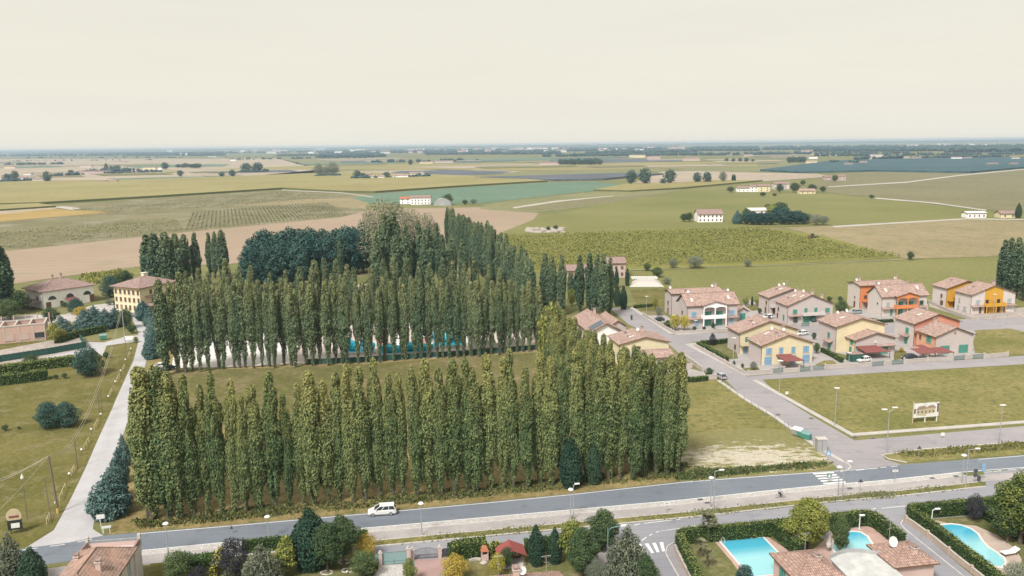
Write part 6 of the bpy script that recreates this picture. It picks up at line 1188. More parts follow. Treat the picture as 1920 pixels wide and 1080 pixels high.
# ------------------------------------------------------------------ building shell and its yard on the left
patch([(-60, 668), (87, 640), (150, 630), (165, 642), (150, 655), (0, 690), (-60, 702)], 'rubble', .03, 'building_site'); patch([(-40, 600), (60, 590), (120, 590), (175, 572), (230, 566), (255, 590), (150, 600), (60, 625), (-40, 640)], 'concrete', .03, 'farmyard')
FL, FR_ = G(-70, 652), G(87, 637); d_ = FR_ - FL; W = d_.length; o = thing('building_shell', 'roofless brick building shell with concrete ring beams at the left edge', 'building', FL, math.atan2(d_.y, d_.x)); H_ = 5.2
b = MB(); D = 9; t = .35
b.box(0, W, 0, t, 0, H_, 'brick_shell'); b.box(0, W, D, D + t, 0, H_, 'brick_shell'); b.box(W - t, W, t, D, 0, H_, 'brick_shell'); b.box(0, t, t, D, 0, H_, 'brick_shell')
for x in (W * .45, W * .62, W * .8): b.box(x, x + t, t, D, 0, H_, 'brick_shell')
b.build('brick_wall', o, uv=True); b = MB()
b.box(-.1, W + .1, -.1, t + .1, H_, H_ + .4, 'concrete_trim'); b.box(-.1, W + .1, D - .1, D + t + .1, H_, H_ + .4, 'concrete_trim')
for x in (-.1, W * .45, W * .62, W * .8, W - t): b.box(x, x + t + .1, t + .1, D - .1, H_, H_ + .38, 'concrete_trim')
for x in (W * .5, W * .68, W * .85, W - .3): b.box(x, x + .25, -.08, 0, 0, H_, 'concrete_trim')
b.build('ring_beam', o)
for x, w in ((.56, 2.4), (.74, 2.4), (.9, 1.6), (.96, 1.0)):
    b = MB(); b.box(W * x - w / 2, W * x + w / 2, -.06, -.01, .9, 2.7, 'wall_rose' if w > 2 else 'glass_dark'); q = b.build('window_opening', o, uv=True); b = MB(); b.box(W * x - w / 2 - .1, W * x + w / 2 + .1, -.14, -.01, .75, .9, 'concrete_trim'); b.box(W * x - w / 2 - .1, W * x + w / 2 + .1, -.1, -.01, 2.7, 2.85, 'concrete_trim'); b.build('sill', q)  # narrow openings are dark panels, the shade inside put into the colour
b = MB()
for k in range(7):
    x = W * (.1 + k * .15); b.box(x, x + .35, D + 4, D + 4.35, 0, H_ + 1.3, 'brick_shell')
b.build('brick_pillar', o, uv=True)
b = MB(); P = [G(*p) for p in [(-60, 692), (0, 679), (90, 665), (162, 652)]]; strip(P, -.03, .03, 0, 2.0, 'fence_green', b); P2 = [G(*p) for p in [(162, 652), (150, 636)]]; strip(P2, -.03, .03, 0, 2.0, 'fence_green', b)
for k in range(26): c = along(P, k / 26); b.box(c.x - .04, c.x + .04, c.y - .12, c.y - .04, 0, 2.2, 'metal_dark')
tag(b.build('mesh_fence'), 'green netting fence below the building site on the left', 'fence')
hedge('hedge', smooth_path([(-30, 724), (40, 717), (90, 710)], 4), 3.0, 2.6, 'long clipped hedge on the left lawn, nearer one', dens=6, seed=41, size=.4); hedge('hedge', smooth_path([(-30, 706), (40, 698), (90, 690), (140, 684)], 4), 3.2, 2.6, 'long loose hedge behind the nearer one, reaching the juniper', dens=6, seed=42, size=.45)
hedge('hedge', smooth_path([(108, 644), (140, 634), (196, 622)], 4), 2.0, 2.2, 'dark hedge beside the building site entrance', dens=6, seed=43, size=.4, top_light=False); T('broad', 'shrub', 60, 690, 664, 'loose brownish shrub rising behind the left hedges', 'shrub', None, 1.4); T('yellowgreen', 'shrub', 255, 642, 631, 'small yellow bush at the track bend', 'shrub', None, 1.2)
# ------------------------------------------------------------------ vehicles
def make_car(label, p, ang, L=4.4, W=1.76, Hh=1.5, col='white_paint', van=False, group=None):
    o = thing('parked_car', label, 'car', p, ang, group); b = MB(); w = W / 2; zb = Hh * .6
    st = [(-L / 2, .35, .55, .72), (-L / 2 + .12, .25, .68, .88), (-L / 2 + .9, .22, zb - .06, .98), (-L * .18, .22, zb, 1.0), (L * .25, .22, zb + .03, 1.0), (L / 2 - .35, .24, zb + .04, .97), (L / 2 - .05, .3, zb - .05, .9), (L / 2, .38, .62, .8)]
    rings = []
    for x, z0, z1, k in st: rings.append([(x, -w * k * .9, z0), (x, -w * k, z0 + .2), (x, -w * k, z1 - .1), (x, -w * k * .92, z1), (x, w * k * .92, z1), (x, w * k, z1 - .1), (x, w * k, z0 + .2), (x, w * k * .9, z0)])
    for r0, r1 in zip(rings, rings[1:]):
        for j in range(8): b.face([r0[j], r1[j], r1[(j + 1) % 8], r0[(j + 1) % 8]], col)
    b.face(rings[0], col); b.face(rings[-1][::-1], col); b.build('body', o, smooth=False)
    xb0, xb1, xt0, xt1 = -L * .27, L / 2 - .12, -L * .07, L / 2 - (.45 if van else .85); a, c = w * .92, w * .76
    bt = [(xb0, -a, zb), (xb1, -a, zb), (xb1, a, zb), (xb0, a, zb)]; tp_ = [(xt0, -c, Hh - .06), (xt1, -c, Hh - .06), (xt1, c, Hh - .06), (xt0, c, Hh - .06)]
    b = MB()
    for i in range(4): b.face([bt[i], bt[(i + 1) % 4], tp_[(i + 1) % 4], tp_[i]], 'glass_dark')
    b.build('windows', o); b = MB(); b.prism([(xt0 - .08, -c - .03, Hh - .08), (xt1 + .06, -c - .03, Hh - .08), (xt1 + .06, c + .03, Hh - .08), (xt0 - .08, c + .03, Hh - .08)], (0, 0, .07), col)
    for i in range(4): b.tube([bt[i], tp_[i]], .06, col, 5)
    for f in (.33, .66):
        for s in (0, 1):
            q0 = Vector(bt[0 if s else 3]).lerp(Vector(bt[1 if s else 2]), f); q1 = Vector(tp_[0 if s else 3]).lerp(Vector(tp_[1 if s else 2]), f); b.tube([q0, q1], .05, col, 5)
    b.build('roof', o)
    for x in (-L * .32, L * .30):
        for s in (-1, 1):
            b = MB(); b.tube([(x, s * (w - .2), .32), (x, s * (w + .015), .32)], .32, 'metal_dark', 14); q = b.build('wheel', o); b = MB(); b.tube([(x, s * (w - .02), .32), (x, s * (w + .03), .32)], .19, 'metal_light', 10); b.build('rim', q)
    for s in (-1, 1):
        b = MB(); b.box(-L / 2 + .02, -L / 2 + .3, s * w * .62 - .16, s * w * .62 + .16, .56, .7, 'dish_white'); b.build('headlight', o); b = MB(); b.box(L / 2 - .12, L / 2 + .01, s * w * .72 - .1, s * w * .72 + .1, .7, 1.0, 'awning_red'); b.build('tail_light', o)
        b = MB(); b.box(xb0 + .25, xb0 + .42, s * (w + .02) - .08, s * (w + .02) + .08, zb - .02, zb + .14, col); b.build('mirror', o)
    return o
paint('silver', (.5, .5, .52), .35, .03, metal=.3, spec=.5); paint('dark_car', (.03, .035, .04), .3, .05, spec=.5); paint('grey_green_car', (.3, .33, .33), .35, .05)
pa = G(690, 969); pb = G(740, 965.5); dv = pb - pa; c_ = (G(689, 970) + G(742, 965)) / 2 + Vector((0, .75, .012)); make_car('white people carrier driving along the main road', c_, math.atan2(dv.y, dv.x), 4.7, 1.85, 1.68, 'white_paint', True)['category'] = 'car'
make_car('silver hatchback parked on the street beside the empty lot', G(1351, 709), RA + math.pi / 2 + math.pi + .1, 4.0, 1.7, 1.45, 'silver')
make_car('white car under the red carport of the grey and yellow duplex', G(1620, 678), RA + .2, 4.2, 1.75, 1.5); make_car('dark car under the left carport of the peach duplex', G(1704, 673), RA + .1, 4.2, 1.75, 1.45, 'dark_car'); make_car('white car parked left of the green-shuttered duplex', G(1440, 597), RA + .1, 4.2, 1.75, 1.5)
make_car('white car on the branch street behind the yellow duplex', G(1503, 628), RA + .2, 4.3, 1.75, 1.5); make_car('grey-green estate car parked left of the orange duplex', G(1604, 588), RA, 4.3, 1.75, 1.55, 'grey_green_car', True); make_car('dark car in the carport of the loggia house', G(1234, 602), RA, 4.2, 1.75, 1.45, 'dark_car')
make_car('white car half behind the middle row at the wood corner', G(300, 690), .5, 4.2, 1.75, 1.5); make_car('dark car at the left end of the middle poplar row', G(313, 695), .9, 4.2, 1.75, 1.5, 'dark_car'); make_car('white car in the yard beside the cream house wing', G(1268, 706), RA + 1.5, 4.2, 1.75, 1.5)
# tractor at the vineyard edge
o = thing('tractor', 'dark tractor working along the vineyard edge', 'tractor', G(1521, 446), .3); b = MB(); b.box(-1.9, .2, -.45, .45, .9, 1.7, 'awning_red'); b.box(.2, 1.5, -.7, .7, .9, 1.3, 'awning_red'); b.build('body', o); b = MB(); b.box(.2, 1.5, -.7, .7, 1.3, 2.6, 'glass_dark'); b.box(.1, 1.6, -.8, .8, 2.6, 2.75, 'metal_dark'); b.build('cab', o)
for x, r in ((-1.4, .55), (.9, .9)):
    for s in (-1, 1): b = MB(); b.tube([(x, s * .75, r), (x, s * 1.15, r)], r, 'metal_dark', 14); b.build('wheel', o)
b = MB(); b.box(2.2, 5, -1.1, 1.1, .5, 1.1, 'metal_dark'); b.tube([(1.5, 0, .7), (2.2, 0, .7)], .08, 'metal_dark'); b.build('trailer', o)
# ------------------------------------------------------------------ street furniture
def lamp(label, bx, by, ty, kind='cone', arm=0.9, h=None, cat='street lamp', col='metal_light', adir=0.0):
    p = G(bx, by); h = h or HT(p, ty); o = thing('street_lamp', label, cat, p, adir); b = MB(); b.tube([(0, 0, 0), (0, 0, h * .5), (0, 0, h - .1)], [.10, .08, .06], col, 7); b.box(-.18, .18, -.18, .18, 0, .12, 'concrete_trim'); b.build('pole', o)
    if kind == 'cone': b = MB(); b.tube([(0, 0, h - .35), (0, 0, h + .02), (0, 0, h + .16)], [.12, .46, .34], 'dish_white', 12); b.build('lamp_head', o)
    elif kind == 'flat': b = MB(); b.tube([(0, 0, h - .15), (arm, 0, h + .05)], .05, col, 6); b.prism([(arm - .3, -.2, h), (arm + .5, -.16, h + .04), (arm + .5, .16, h + .04), (arm - .3, .2, h)], (0, 0, .14), 'dish_white'); b.build('lamp_head', o)
    elif kind == 'top': b = MB(); b.prism([(-.55, -.22, h), (.55, -.22, h), (.55, .22, h), (-.55, .22, h)], (0, 0, .13), 'dish_white'); b.build('lamp_head', o)
    elif kind == 'double':
        for s in (-1, 1): b = MB(); b.tube([(0, 0, h - .5), (s * arm, 0, h + (.35 if s > 0 else 0))], .05, col, 6); b.prism([(s * arm - .5, -.2, h + (.35 if s > 0 else 0)), (s * arm + .5, -.2, h + (.35 if s > 0 else 0)), (s * arm + .5, .2, h + (.35 if s > 0 else 0)), (s * arm - .5, .2, h + (.35 if s > 0 else 0))], (0, 0, .14), 'dish_white'); b.build('lamp_head', o)
    elif kind == 'curve':
        pts = [(0, 0, h - 1.2)] + [(arm * (1 - math.cos(t)), 0, h - 1.2 + 1.2 * math.sin(t)) for t in (.4, .8, 1.2, 1.57)] + [(arm + 1.3, 0, h + .15)]; b = MB(); b.tube(pts, .06, col, 6); b.build('arm', o); b = MB(); b.prism([(arm + 1.0, -.18, h + .1), (arm + 1.9, -.14, h + .22), (arm + 1.9, .14, h + .22), (arm + 1.0, .18, h + .1)], (0, 0, .16), 'dish_white'); b.build('lamp_head', o)
    return o
lamp('white cone-topped street lamp nearest the old tiled house', 316, 1042, 982); lamp('white cone-topped street lamp above the dark garden trees', 504, 1012, 969); lamp('white cone-topped street lamp right of the people carrier', 791, 1004, 944); lamp('shorter lamp of the pair above the garden trees', 1070, 972, 918); lamp('taller side-armed lamp of the pair above the garden trees', 1075, 974, 908, 'flat', .5)
lamp('shorter lamp of the pair left of the cyclist', 1332, 952, 896); lamp('taller lamp of the pair left of the cyclist, with a side arm', 1338, 958, 882, 'flat', 1.0); lamp('shorter lamp of the pair at the zebra crossing', 1571, 931, 876); lamp('taller lamp of the pair at the zebra crossing', 1579, 936, 866, 'flat', .8); lamp('left lamp of the pair at the end of the grass strip', 1803, 908, 854); lamp('taller side-armed lamp of the pair at the strip end', 1810, 916, 842, 'flat', 1.4)
lamp('tall lamp on the pavement beside the billboard lot', 1565, 798, 728, 'top'); lamp('tall lamp at the upper corner of the billboard lot', 1461, 738, 677, 'top'); lamp('double-headed lamp on the verge below the billboard', 1662, 851, 768, 'double', 1.0); lamp('tall lamp on the verge at the right', 1873, 834, 760, 'top'); lamp('lamp at the lawn left of the loggia house', 1212, 591, 556, 'top'); lamp('lamp at the loggia house corner wall', 1264, 620, 591, 'top'); lamp('lamp before the white loggia', 1304, 619, 601, 'top')
lamp('lamp beside the corner garden of the yellow duplex', 1374, 690, 634, 'top'); lamp('small lamp before the red carport of the yellow duplex', 1461, 694, 676, 'top'); lamp('small lamp before the shed', 1591, 688, 662, 'top'); lamp('lamp in the yard of the amber duplex', 1887, 612, 582, 'top'); lamp('lamp before the amber balcony', 1862, 590, 552, 'top')
lamp('tall green curved-arm street lamp among the bottom gardens', 1139, 1082, 1016, 'curve', .8, 7.5, col='gate_green'); lamp('white shower post standing by the second pool', 1611, 993, 967, 'flat', .2, col='dish_white'); lamp('bent white shower beside the third pool', 1747, 975, 955, 'flat', .7, col='dish_white')  # the last two are pool showers built in the shape of a lamp
def sign(label, bx, by, ty, shape='round', m='shutter_blue', two=False, size=.35, ang=0.0, name='road_sign'):
    p = G(bx, by); h = HT(p, ty); o = thing(name, label, 'sign', p, ang); b = MB(); b.tube([(0, 0, 0), (0, 0, h)], .04, 'metal_light', 6); b.build('pole', o)
    for k in range(2 if two else 1):
        z = h - .35 - k * .8; b = MB()
        if shape == 'tri': b.prism([(-size, -.06, z - .25), (size, -.06, z - .25), (0, -.06, z + .38)], (0, .03, 0), m if not k else 'dish_white')
        elif shape == 'square': b.box(-size, size, -.07, -.04, z - size, z + size, m); b.prism([(-size * .6, -.08, z - size * .6), (size * .6, -.08, z - size * .6), (0, -.08, z + size * .6)], (0, .009, 0), 'dish_white')
        elif shape == 'arrow': b.box(-.5, .5, -.06, -.03, z - .2, z + .2, 'dish_white'); b.box(-.3, .3, -.07, -.061, z - .04, z + .04, 'metal_dark')
        else: b.tube([(0, -.07, z), (0, -.04, z)], size, m, 16)
        b.build('sign_plate', o)
    return o
sign('teal pedestrian crossing sign at the near end of the zebra crossing', 1554, 906, 888, 'square', 'gate_green', size=.45); sign('triangular sign seen from behind right of the zebra crossing', 1612, 926, 898, 'tri', 'metal_dark', size=.5); sign('two-plate grey sign beside the litter bin', 1827, 907, 879, 'round', 'metal_dark', True, .4); sign('red and blue signs on one pole at the far end of the strip', 1842, 902, 869, 'round', 'shutter_blue', True, .4)
sign('blue square crossing sign at the far side of the main road', 1552, 875, 846, 'square', 'shutter_blue', size=.45); sign('triangular sign seen from behind on the weedy verge', 1722, 861, 836, 'tri', 'metal_dark', size=.5); sign('white arrow sign left of the cyclist', 1250, 962, 940, 'arrow'); sign('small white sign on the billboard street', 1767, 821, 811, 'square', 'dish_white'); sign('thin dark marker post on the pavement before the strip end', 1677, 906, 879, 'arrow', name='marker_post'); sign('small dark post sign on the verge opposite the trees', 435, 1000, 985, 'tri', 'metal_dark', size=.3)
sign('small white litter-bin-like sign on the lot edge', 1475, 742, 734, 'square', 'dish_white'); 
b = MB(); b.tube([(0, 0, .3), (0, 0, 1.1)], .3, 'metal_dark', 10); b.tube([(0, 0, 0), (0, 0, .3)], .06, 'metal_dark', 5); tag(b.build('litter_bin', loc=G(1835, 903)), 'black litter bin between the signs at the strip end', 'bin')
b = MB(); b.box(-.55, .55, -.4, .4, 0, 1.9, 'metal_light'); b.box(-.6, .6, -.45, .45, 1.9, 2.02, 'concrete_trim'); b.box(-.01, .01, -.42, -.4, .1, 1.8, 'metal_dark'); q = b.build('utility_cabinet', loc=G(1539, 845)); q.scale = (1.7, 1.7, 1.3); tag(q, 'tall grey utility cabinet at the corner of the empty lot', 'cabinet')
b = MB(); b.box(-.3, .3, -.2, .2, 0, 1.5, 'concrete_trim'); b.box(-.34, .34, -.24, .24, 1.5, 1.6, 'metal_light'); tag(b.build('meter_box', loc=G(1528, 838)), 'thin pale meter box left of the utility cabinet', 'box')
def dumpster(label, px, py, body, lid, s=1.0, ang=.4):
    o = thing('waste_container', label, 'container', G(px, py), ang); b = MB(); b.prism([(-.85, -.5, .25), (.85, -.5, .25), (.95, -.6, 1.25), (-.95, -.6, 1.25)], (0, 1.1, 0), body); b.build('body', o); b = MB(); b.prism([(-.98, -.62, 1.27), (.98, -.62, 1.27), (.98, .55, 1.6), (-.98, .55, 1.6)], (0, 0, .08), lid); b.build('lid', o)
    for x in (-.7, .7):
        b = MB(); b.tube([(x - .05, -.3, .12), (x + .05, -.3, .12)], .12, 'metal_dark', 8); b.build('wheel', o)
    o.scale = (s, s, s); return o
dumpster('white and grey recycling container beside the side street', 1495, 817, 'metal_light', 'dish_white', 1.05, -.9); dumpster('green waste container, upper of two by the side street', 1503, 820, 'shutter_green', 'gate_green', .95, -.9); dumpster('green waste container, lower of two by the side street', 1512, 824, 'shutter_green', 'gate_green', .95, -.9); dumpster('teal waste container at the track junction', 194, 637, 'shutter_green', 'gate_green', 1.1)
FP = [(1352, 719), (1361, 726), (1369, 733), (1382, 741), (1395, 750), (1409, 760), (1422, 769), (1437, 779), (1453, 790), (1470, 801), (1478, 806)]
pst = MB(); pst.box(-.05, .05, -.05, .05, 0, 1.5, 'metal_light'); pm = pst.mesh('fence_post')
for i, (x, y) in enumerate(FP): tag(link('fence_post', pm, None, G(x, y)), 'thin fence post along the empty lot, ' + nth(i + 1) + ' from the parked car', 'post', 'fence posts of the empty lot')
# billboard
p, q = G(1711, 794), G(1758, 790); d_ = q - p; w = d_.length; o = thing('billboard', 'billboard with a picture of new houses standing in the grass lot', 'billboard', p, math.atan2(d_.y, d_.x)); h = HT(p, 753)
for x in (.05, w * .5, w * .97): b = MB(); b.box(x - .09, x + .09, .05, .25, 0, h * (.98 if x < 1 else .9), 'timber_light' if x < 1 else 'white_paint'); b.build('post', o)
b = MB(); b.box(.1, w, -.05, .04, h * .25, h * .9, 'white_paint'); q = b.build('picture_panel', o); b = MB(); z0 = h * .25
paint('ad_sand', (.5, .42, .28), .7); paint('ad_roof', (.32, .24, .18), .7)
b.prism([(w * .12, -.06, z0 + .5), (w * .5, -.06, z0 + .3), (w * .55, -.06, z0 + 1.9), (w * .12, -.06, z0 + 1.7)], (0, -.01, 0), 'ad_sand'); b.prism([(w * .5, -.06, z0 + .7), (w * .86, -.06, z0 + .9), (w * .86, -.06, z0 + 2.0), (w * .5, -.06, z0 + 2.0)], (0, -.012, 0), 'ad_sand')
b.prism([(w * .08, -.075, z0 + 1.7), (w * .55, -.075, z0 + 1.9), (w * .42, -.075, z0 + 2.6), (w * .2, -.075, z0 + 2.5)], (0, -.01, 0), 'ad_roof'); b.prism([(w * .46, -.075, z0 + 2.0), (w * .9, -.075, z0 + 2.0), (w * .78, -.075, z0 + 2.6), (w * .6, -.075, z0 + 2.55)], (0, -.012, 0), 'ad_roof')
for k in range(5): b.box(w * (.16 + .15 * k), w * (.21 + .15 * k), -.085, -.075, z0 + 1.0, z0 + 1.45, 'metal_dark')
b.box(w * .02, w * .08, -.08, -.06, z0 + .9, z0 + 2.0, 'metal_dark'); b.box(w * .93, w * .99, -.08, -.06, z0 + 1, z0 + 2.9, 'metal_dark'); b.build('picture', q)
for x in (.4, .85): b = MB(); b.tube([(w * x, 0, h * .9), (w * x, -.6, h * .97)], .04, 'metal_dark', 5); b.ball((w * x, -.6, h * .97), .12, 'metal_dark', 6, 4); b.build('spotlight', o)
# power line, poles and wires on the left
def pole(label, bx, by, ty, r=.1, m='wood', yb=False, lean=0, cap=None):
    p = G(bx, by); h = HT(p, ty); o = thing('utility_pole', label, 'pole', p, 0); b = MB(); b.tube([(0, 0, 0), (lean, 0, h)], [r * 1.2, r * .8], m, 7); b.build('shaft', o)
    if yb: b = MB(); b.tube([(0, 0, 0), (0, 0, .9)], r * 1.35, 'yellow_paint', 8); b.build('yellow_base', o)
    if cap: b = MB(); b.tube([(lean, 0, h - .1), (lean, 0, h + .2), (lean, 0, h + .9)], [.12, .28, .03], 'dish_white', 8); b.build('lamp_head', o)
    return p + Vector((lean, 0, h))
paint('weathered_wood', (.2, .16, .13), .9, .2)
t1 = pole('stout wooden pole with a yellow foot beside the gravel track', 109, 962, 855, .17, 'weathered_wood', True, -.5); t0 = pole('thin wooden pole left of the stout one', 96, 976, 895, .07, 'weathered_wood', False, -.3); pole('slim lamp post with a pointed white head on the lawn', 51, 972, 898, .06, 'weathered_wood', cap=True)
t2 = pole('wooden pole halfway along the roadside lawn', 145, 877, 819, .1, 'weathered_wood'); t3 = pole('left one of two close wooden poles by the track', 187, 775, 727, .09, 'weathered_wood'); pole('right one of two close wooden poles by the track', 192, 773, 730, .07, 'weathered_wood'); t5 = pole('thin pole in the grass below the track bend', 226, 700, 665, .06, 'weathered_wood'); pole('thin pole close to the track bend', 238, 676, 632, .06, 'weathered_wood'); t4 = pole('tall pale pole rising at the track bend', 234, 637, 571, .12, 'metal_light')
wb = MB()
def wire(a, c, sag=.8):
    wb.tube([a.lerp(c, k / 10) + Vector((0, 0, -sag * 4 * (k / 10) * (1 - k / 10))) for k in range(11)], .035, 'path_pale', 4, False)
for dx in (0, .35): 
    off = Vector((dx, 0, -dx * .5)); wire(t1 + off, t2 + off); wire(t2 + off, t3 + off, .6); wire(t3 + off, t4 + off, 1.5)
wire(t1, G(-60, 925, 8), .5); wire(t1, G(-60, 1010, 7), .5); wire(t1, G(-60, 918, 8.5), .5)
tag(wb.build('overhead_wires'), 'pale overhead wires strung along the poles on the left lawn', 'wires')
for i, (x, y) in enumerate([(106, 955), (131, 900), (154, 854), (172, 815), (190, 786), (204, 752), (217, 724), (227, 703), (236, 682), (246, 661)]):
    p = G(x, y); o = thing('garden_lamp', 'low ball lamp beside the track, ' + nth(i + 1) + ' counted from the road', 'lamp', p, 0, 'ball lamps along the track'); b = MB(); b.tube([(0, 0, 0), (0, 0, 1.1)], .05, 'wood', 6); b.build('post', o); b = MB(); b.ball((0, 0, 1.25), .24, 'dish_white', 10, 6); b.build('globe', o)
for i, (x0, y0, x1, y1) in enumerate([(88, 984, 94, 970), (112, 941, 123, 915), (134, 892, 140, 880), (158, 843, 167, 828), (177, 806, 184, 792), (205, 745, 210, 735), (219, 716, 224, 706), (230, 696, 234, 688), (240, 672, 244, 665)]):
    a, c = G(x0, y0), G(x1, y1); b = MB(); strip([a, c], -.04, .04, .85, .12, 'timber_light', b)
    for k in (0, .5, 1): q = a.lerp(c, k); b.box(q.x - .05, q.x + .05, q.y - .05, q.y + .05, 0, .9, 'timber_light')
    tag(b.build('rail_fence'), 'short timber rail beside the track, ' + nth(i + 1) + ' counted from the road', 'fence', 'timber rails along the track')
o = thing('totem_sign', 'oval roadside sign with a dark lower panel at the left edge', 'sign', G(30, 1000), .3); b = MB(); b.tube([(0, -.1, 2.6), (0, .1, 2.6)], 1.0, 'ad_sand', 18); q = b.build('oval_board', o); q.scale = (1.1, 1, 1.15); b = MB(); b.box(-1.0, 1.0, -.16, .16, .7, 2.3, 'dark_car'); b.build('panel', o); b = MB(); b.box(-.5, .7, -.18, -.161, 1.0, 1.8, 'dish_white'); b.box(-.7, .7, -.135, -.101, 2.7, 3.05, 'awning_red'); b.build('lettering_block', o); b = MB(); b.box(-.7, -.6, -.1, .1, 0, .8, 'metal_dark'); b.box(.6, .7, -.1, .1, 0, .8, 'metal_dark'); b.build('post', o)
o = thing('roadside_sign', 'white folded roadside sign at the mouth of the gravel track', 'sign', G(193, 1000), .3); b = MB(); b.tube([(0, 0, 0), (-.3, 0, 3.2)], .06, 'dish_white', 6); b.box(-.7, .5, -.06, -.02, 2.5, 3.2, 'dish_white'); b.box(.0, 1.3, -.3, -.26, .9, 1.3, 'dish_white'); b.tube([(.2, -.3, 0), (.2, -.3, 1.2)], .05, 'dish_white'); b.tube([(1.1, -.3, 0), (1.1, -.3, 1.2)], .05, 'dish_white'); b.build('board', o)
o = thing('notice_board', 'white notice board on legs at the track bend', 'sign', G(243, 641), 0); b = MB(); b.box(-1.4, 1.4, -.05, .05, .7, 1.9, 'dish_white'); b.build('panel', o); b = MB(); b.box(-1.2, -1.1, -.04, .04, 0, .7, 'metal_light'); b.box(1.1, 1.2, -.04, .04, 0, .7, 'metal_light'); b.build('leg', o)
# cyclist on the cycle path
import bmesh
def skinned(name, V, E, rad, m, parent=None, loc=None, rz=0, sub=1, root=0):
    bm = bmesh.new(); lay = bm.verts.layers.skin.verify(); vs = [bm.verts.new(v) for v in V]
    for v, r in zip(vs, rad): v[lay].radius = (r, r)
    vs[root][lay].use_root = True
    for a, c in E: bm.edges.new((vs[a], vs[c]))
    me = bpy.data.meshes.new(name); bm.to_mesh(me); bm.free(); me.materials.append(M[m]); o = link(name, me, parent, loc, rz)
    s = o.modifiers.new('skin', 'SKIN'); s.use_smooth_shade = True; u = o.modifiers.new('sub', 'SUBSURF'); u.levels = u.render_levels = sub; return o
paint('skin', (.45, .28, .2), .6); paint('cloth_blue', (.42, .5, .6), .8); paint('cloth_dark', (.03, .035, .05), .8); paint('hair_grey', (.4, .39, .38), .8)
cp = G(1463, 934); cp.z = .075; ca = RA
o = thing('bicycle', 'bicycle being ridden along the cycle path beside the main road', 'bicycle', cp, ca); 
for x in (-.53, .53):
    b = MB(); b.tube([(x + .34 * math.cos(k * .5236), 0, .36 + .34 * math.sin(k * .5236)) for k in range(13)], .022, 'metal_dark', 5, False); w_ = b.build('wheel', o); b = MB()
    for k in range(6): b.tube([(x, 0, .36), (x + .33 * math.cos(k * 1.047), 0, .36 + .33 * math.sin(k * 1.047))], .006, 'metal_light', 3, False)
    b.build('spokes', w_)
b = MB(); [b.tube([a, c], .02, 'metal_dark', 5) for a, c in (((-.53, 0, .36), (-.05, 0, .32)), ((-.05, 0, .32), (-.2, 0, .85)), ((-.2, 0, .85), (-.53, 0, .36)), ((-.05, 0, .32), (.38, 0, .85)), ((-.18, 0, .78), (.38, 0, .85)), ((.38, 0, .98), (.53, 0, .36)))]; b.build('frame', o)
b = MB(); b.box(-.33, -.1, -.07, .07, .86, .92, 'metal_dark'); b.build('saddle', o); b = MB(); b.tube([(.3, -.28, 1.02), (.4, -.1, 1.04), (.4, .1, 1.04), (.3, .28, 1.02)], .018, 'metal_light', 5); b.build('handlebar', o)
V = [(-.2, 0, .95), (-.1, 0, 1.2), (.0, 0, 1.42), (.03, 0, 1.52), (.07, 0, 1.66), (-.0, .19, 1.42), (.14, .24, 1.2), (.32, .27, 1.06), (-.0, -.19, 1.42), (.14, -.24, 1.2), (.32, -.27, 1.06), (-.18, .1, .92), (.17, .12, .78), (.02, .12, .38), (.14, .12, .3), (-.18, -.1, .92), (.1, -.12, .62), (-.08, -.12, .22), (.06, -.12, .14)]
E = [(0, 1), (1, 2), (2, 3), (3, 4), (2, 5), (5, 6), (6, 7), (2, 8), (8, 9), (9, 10), (0, 11), (11, 12), (12, 13), (13, 14), (0, 15), (15, 16), (16, 17), (17, 18)]
rad = [.15, .15, .16, .06, .1, .07, .05, .04, .07, .05, .04, .1, .075, .05, .045, .1, .075, .05, .045]
pr_ = skinned('person', V, E, rad, 'skin', None, cp, ca); tag(pr_, 'cyclist in a pale blue top and dark trousers riding along the path', 'person')
skinned('shirt', [V[0], V[1], V[2], V[5], V[6], V[8], V[9]], [(0, 1), (1, 2), (2, 3), (3, 4), (2, 5), (5, 6)], [.165, .17, .175, .09, .07, .09, .07], 'cloth_blue', pr_)
skinned('trousers', [V[0], V[11], V[12], V[13], V[15], V[16], V[17]], [(0, 1), (1, 2), (2, 3), (0, 4), (4, 5), (5, 6)], [.17, .115, .09, .065, .115, .09, .065], 'cloth_dark', pr_)
b = MB(); b.ball((.06, 0, 1.70), .105, 'hair_grey', 10, 6); b.build('hair', pr_)
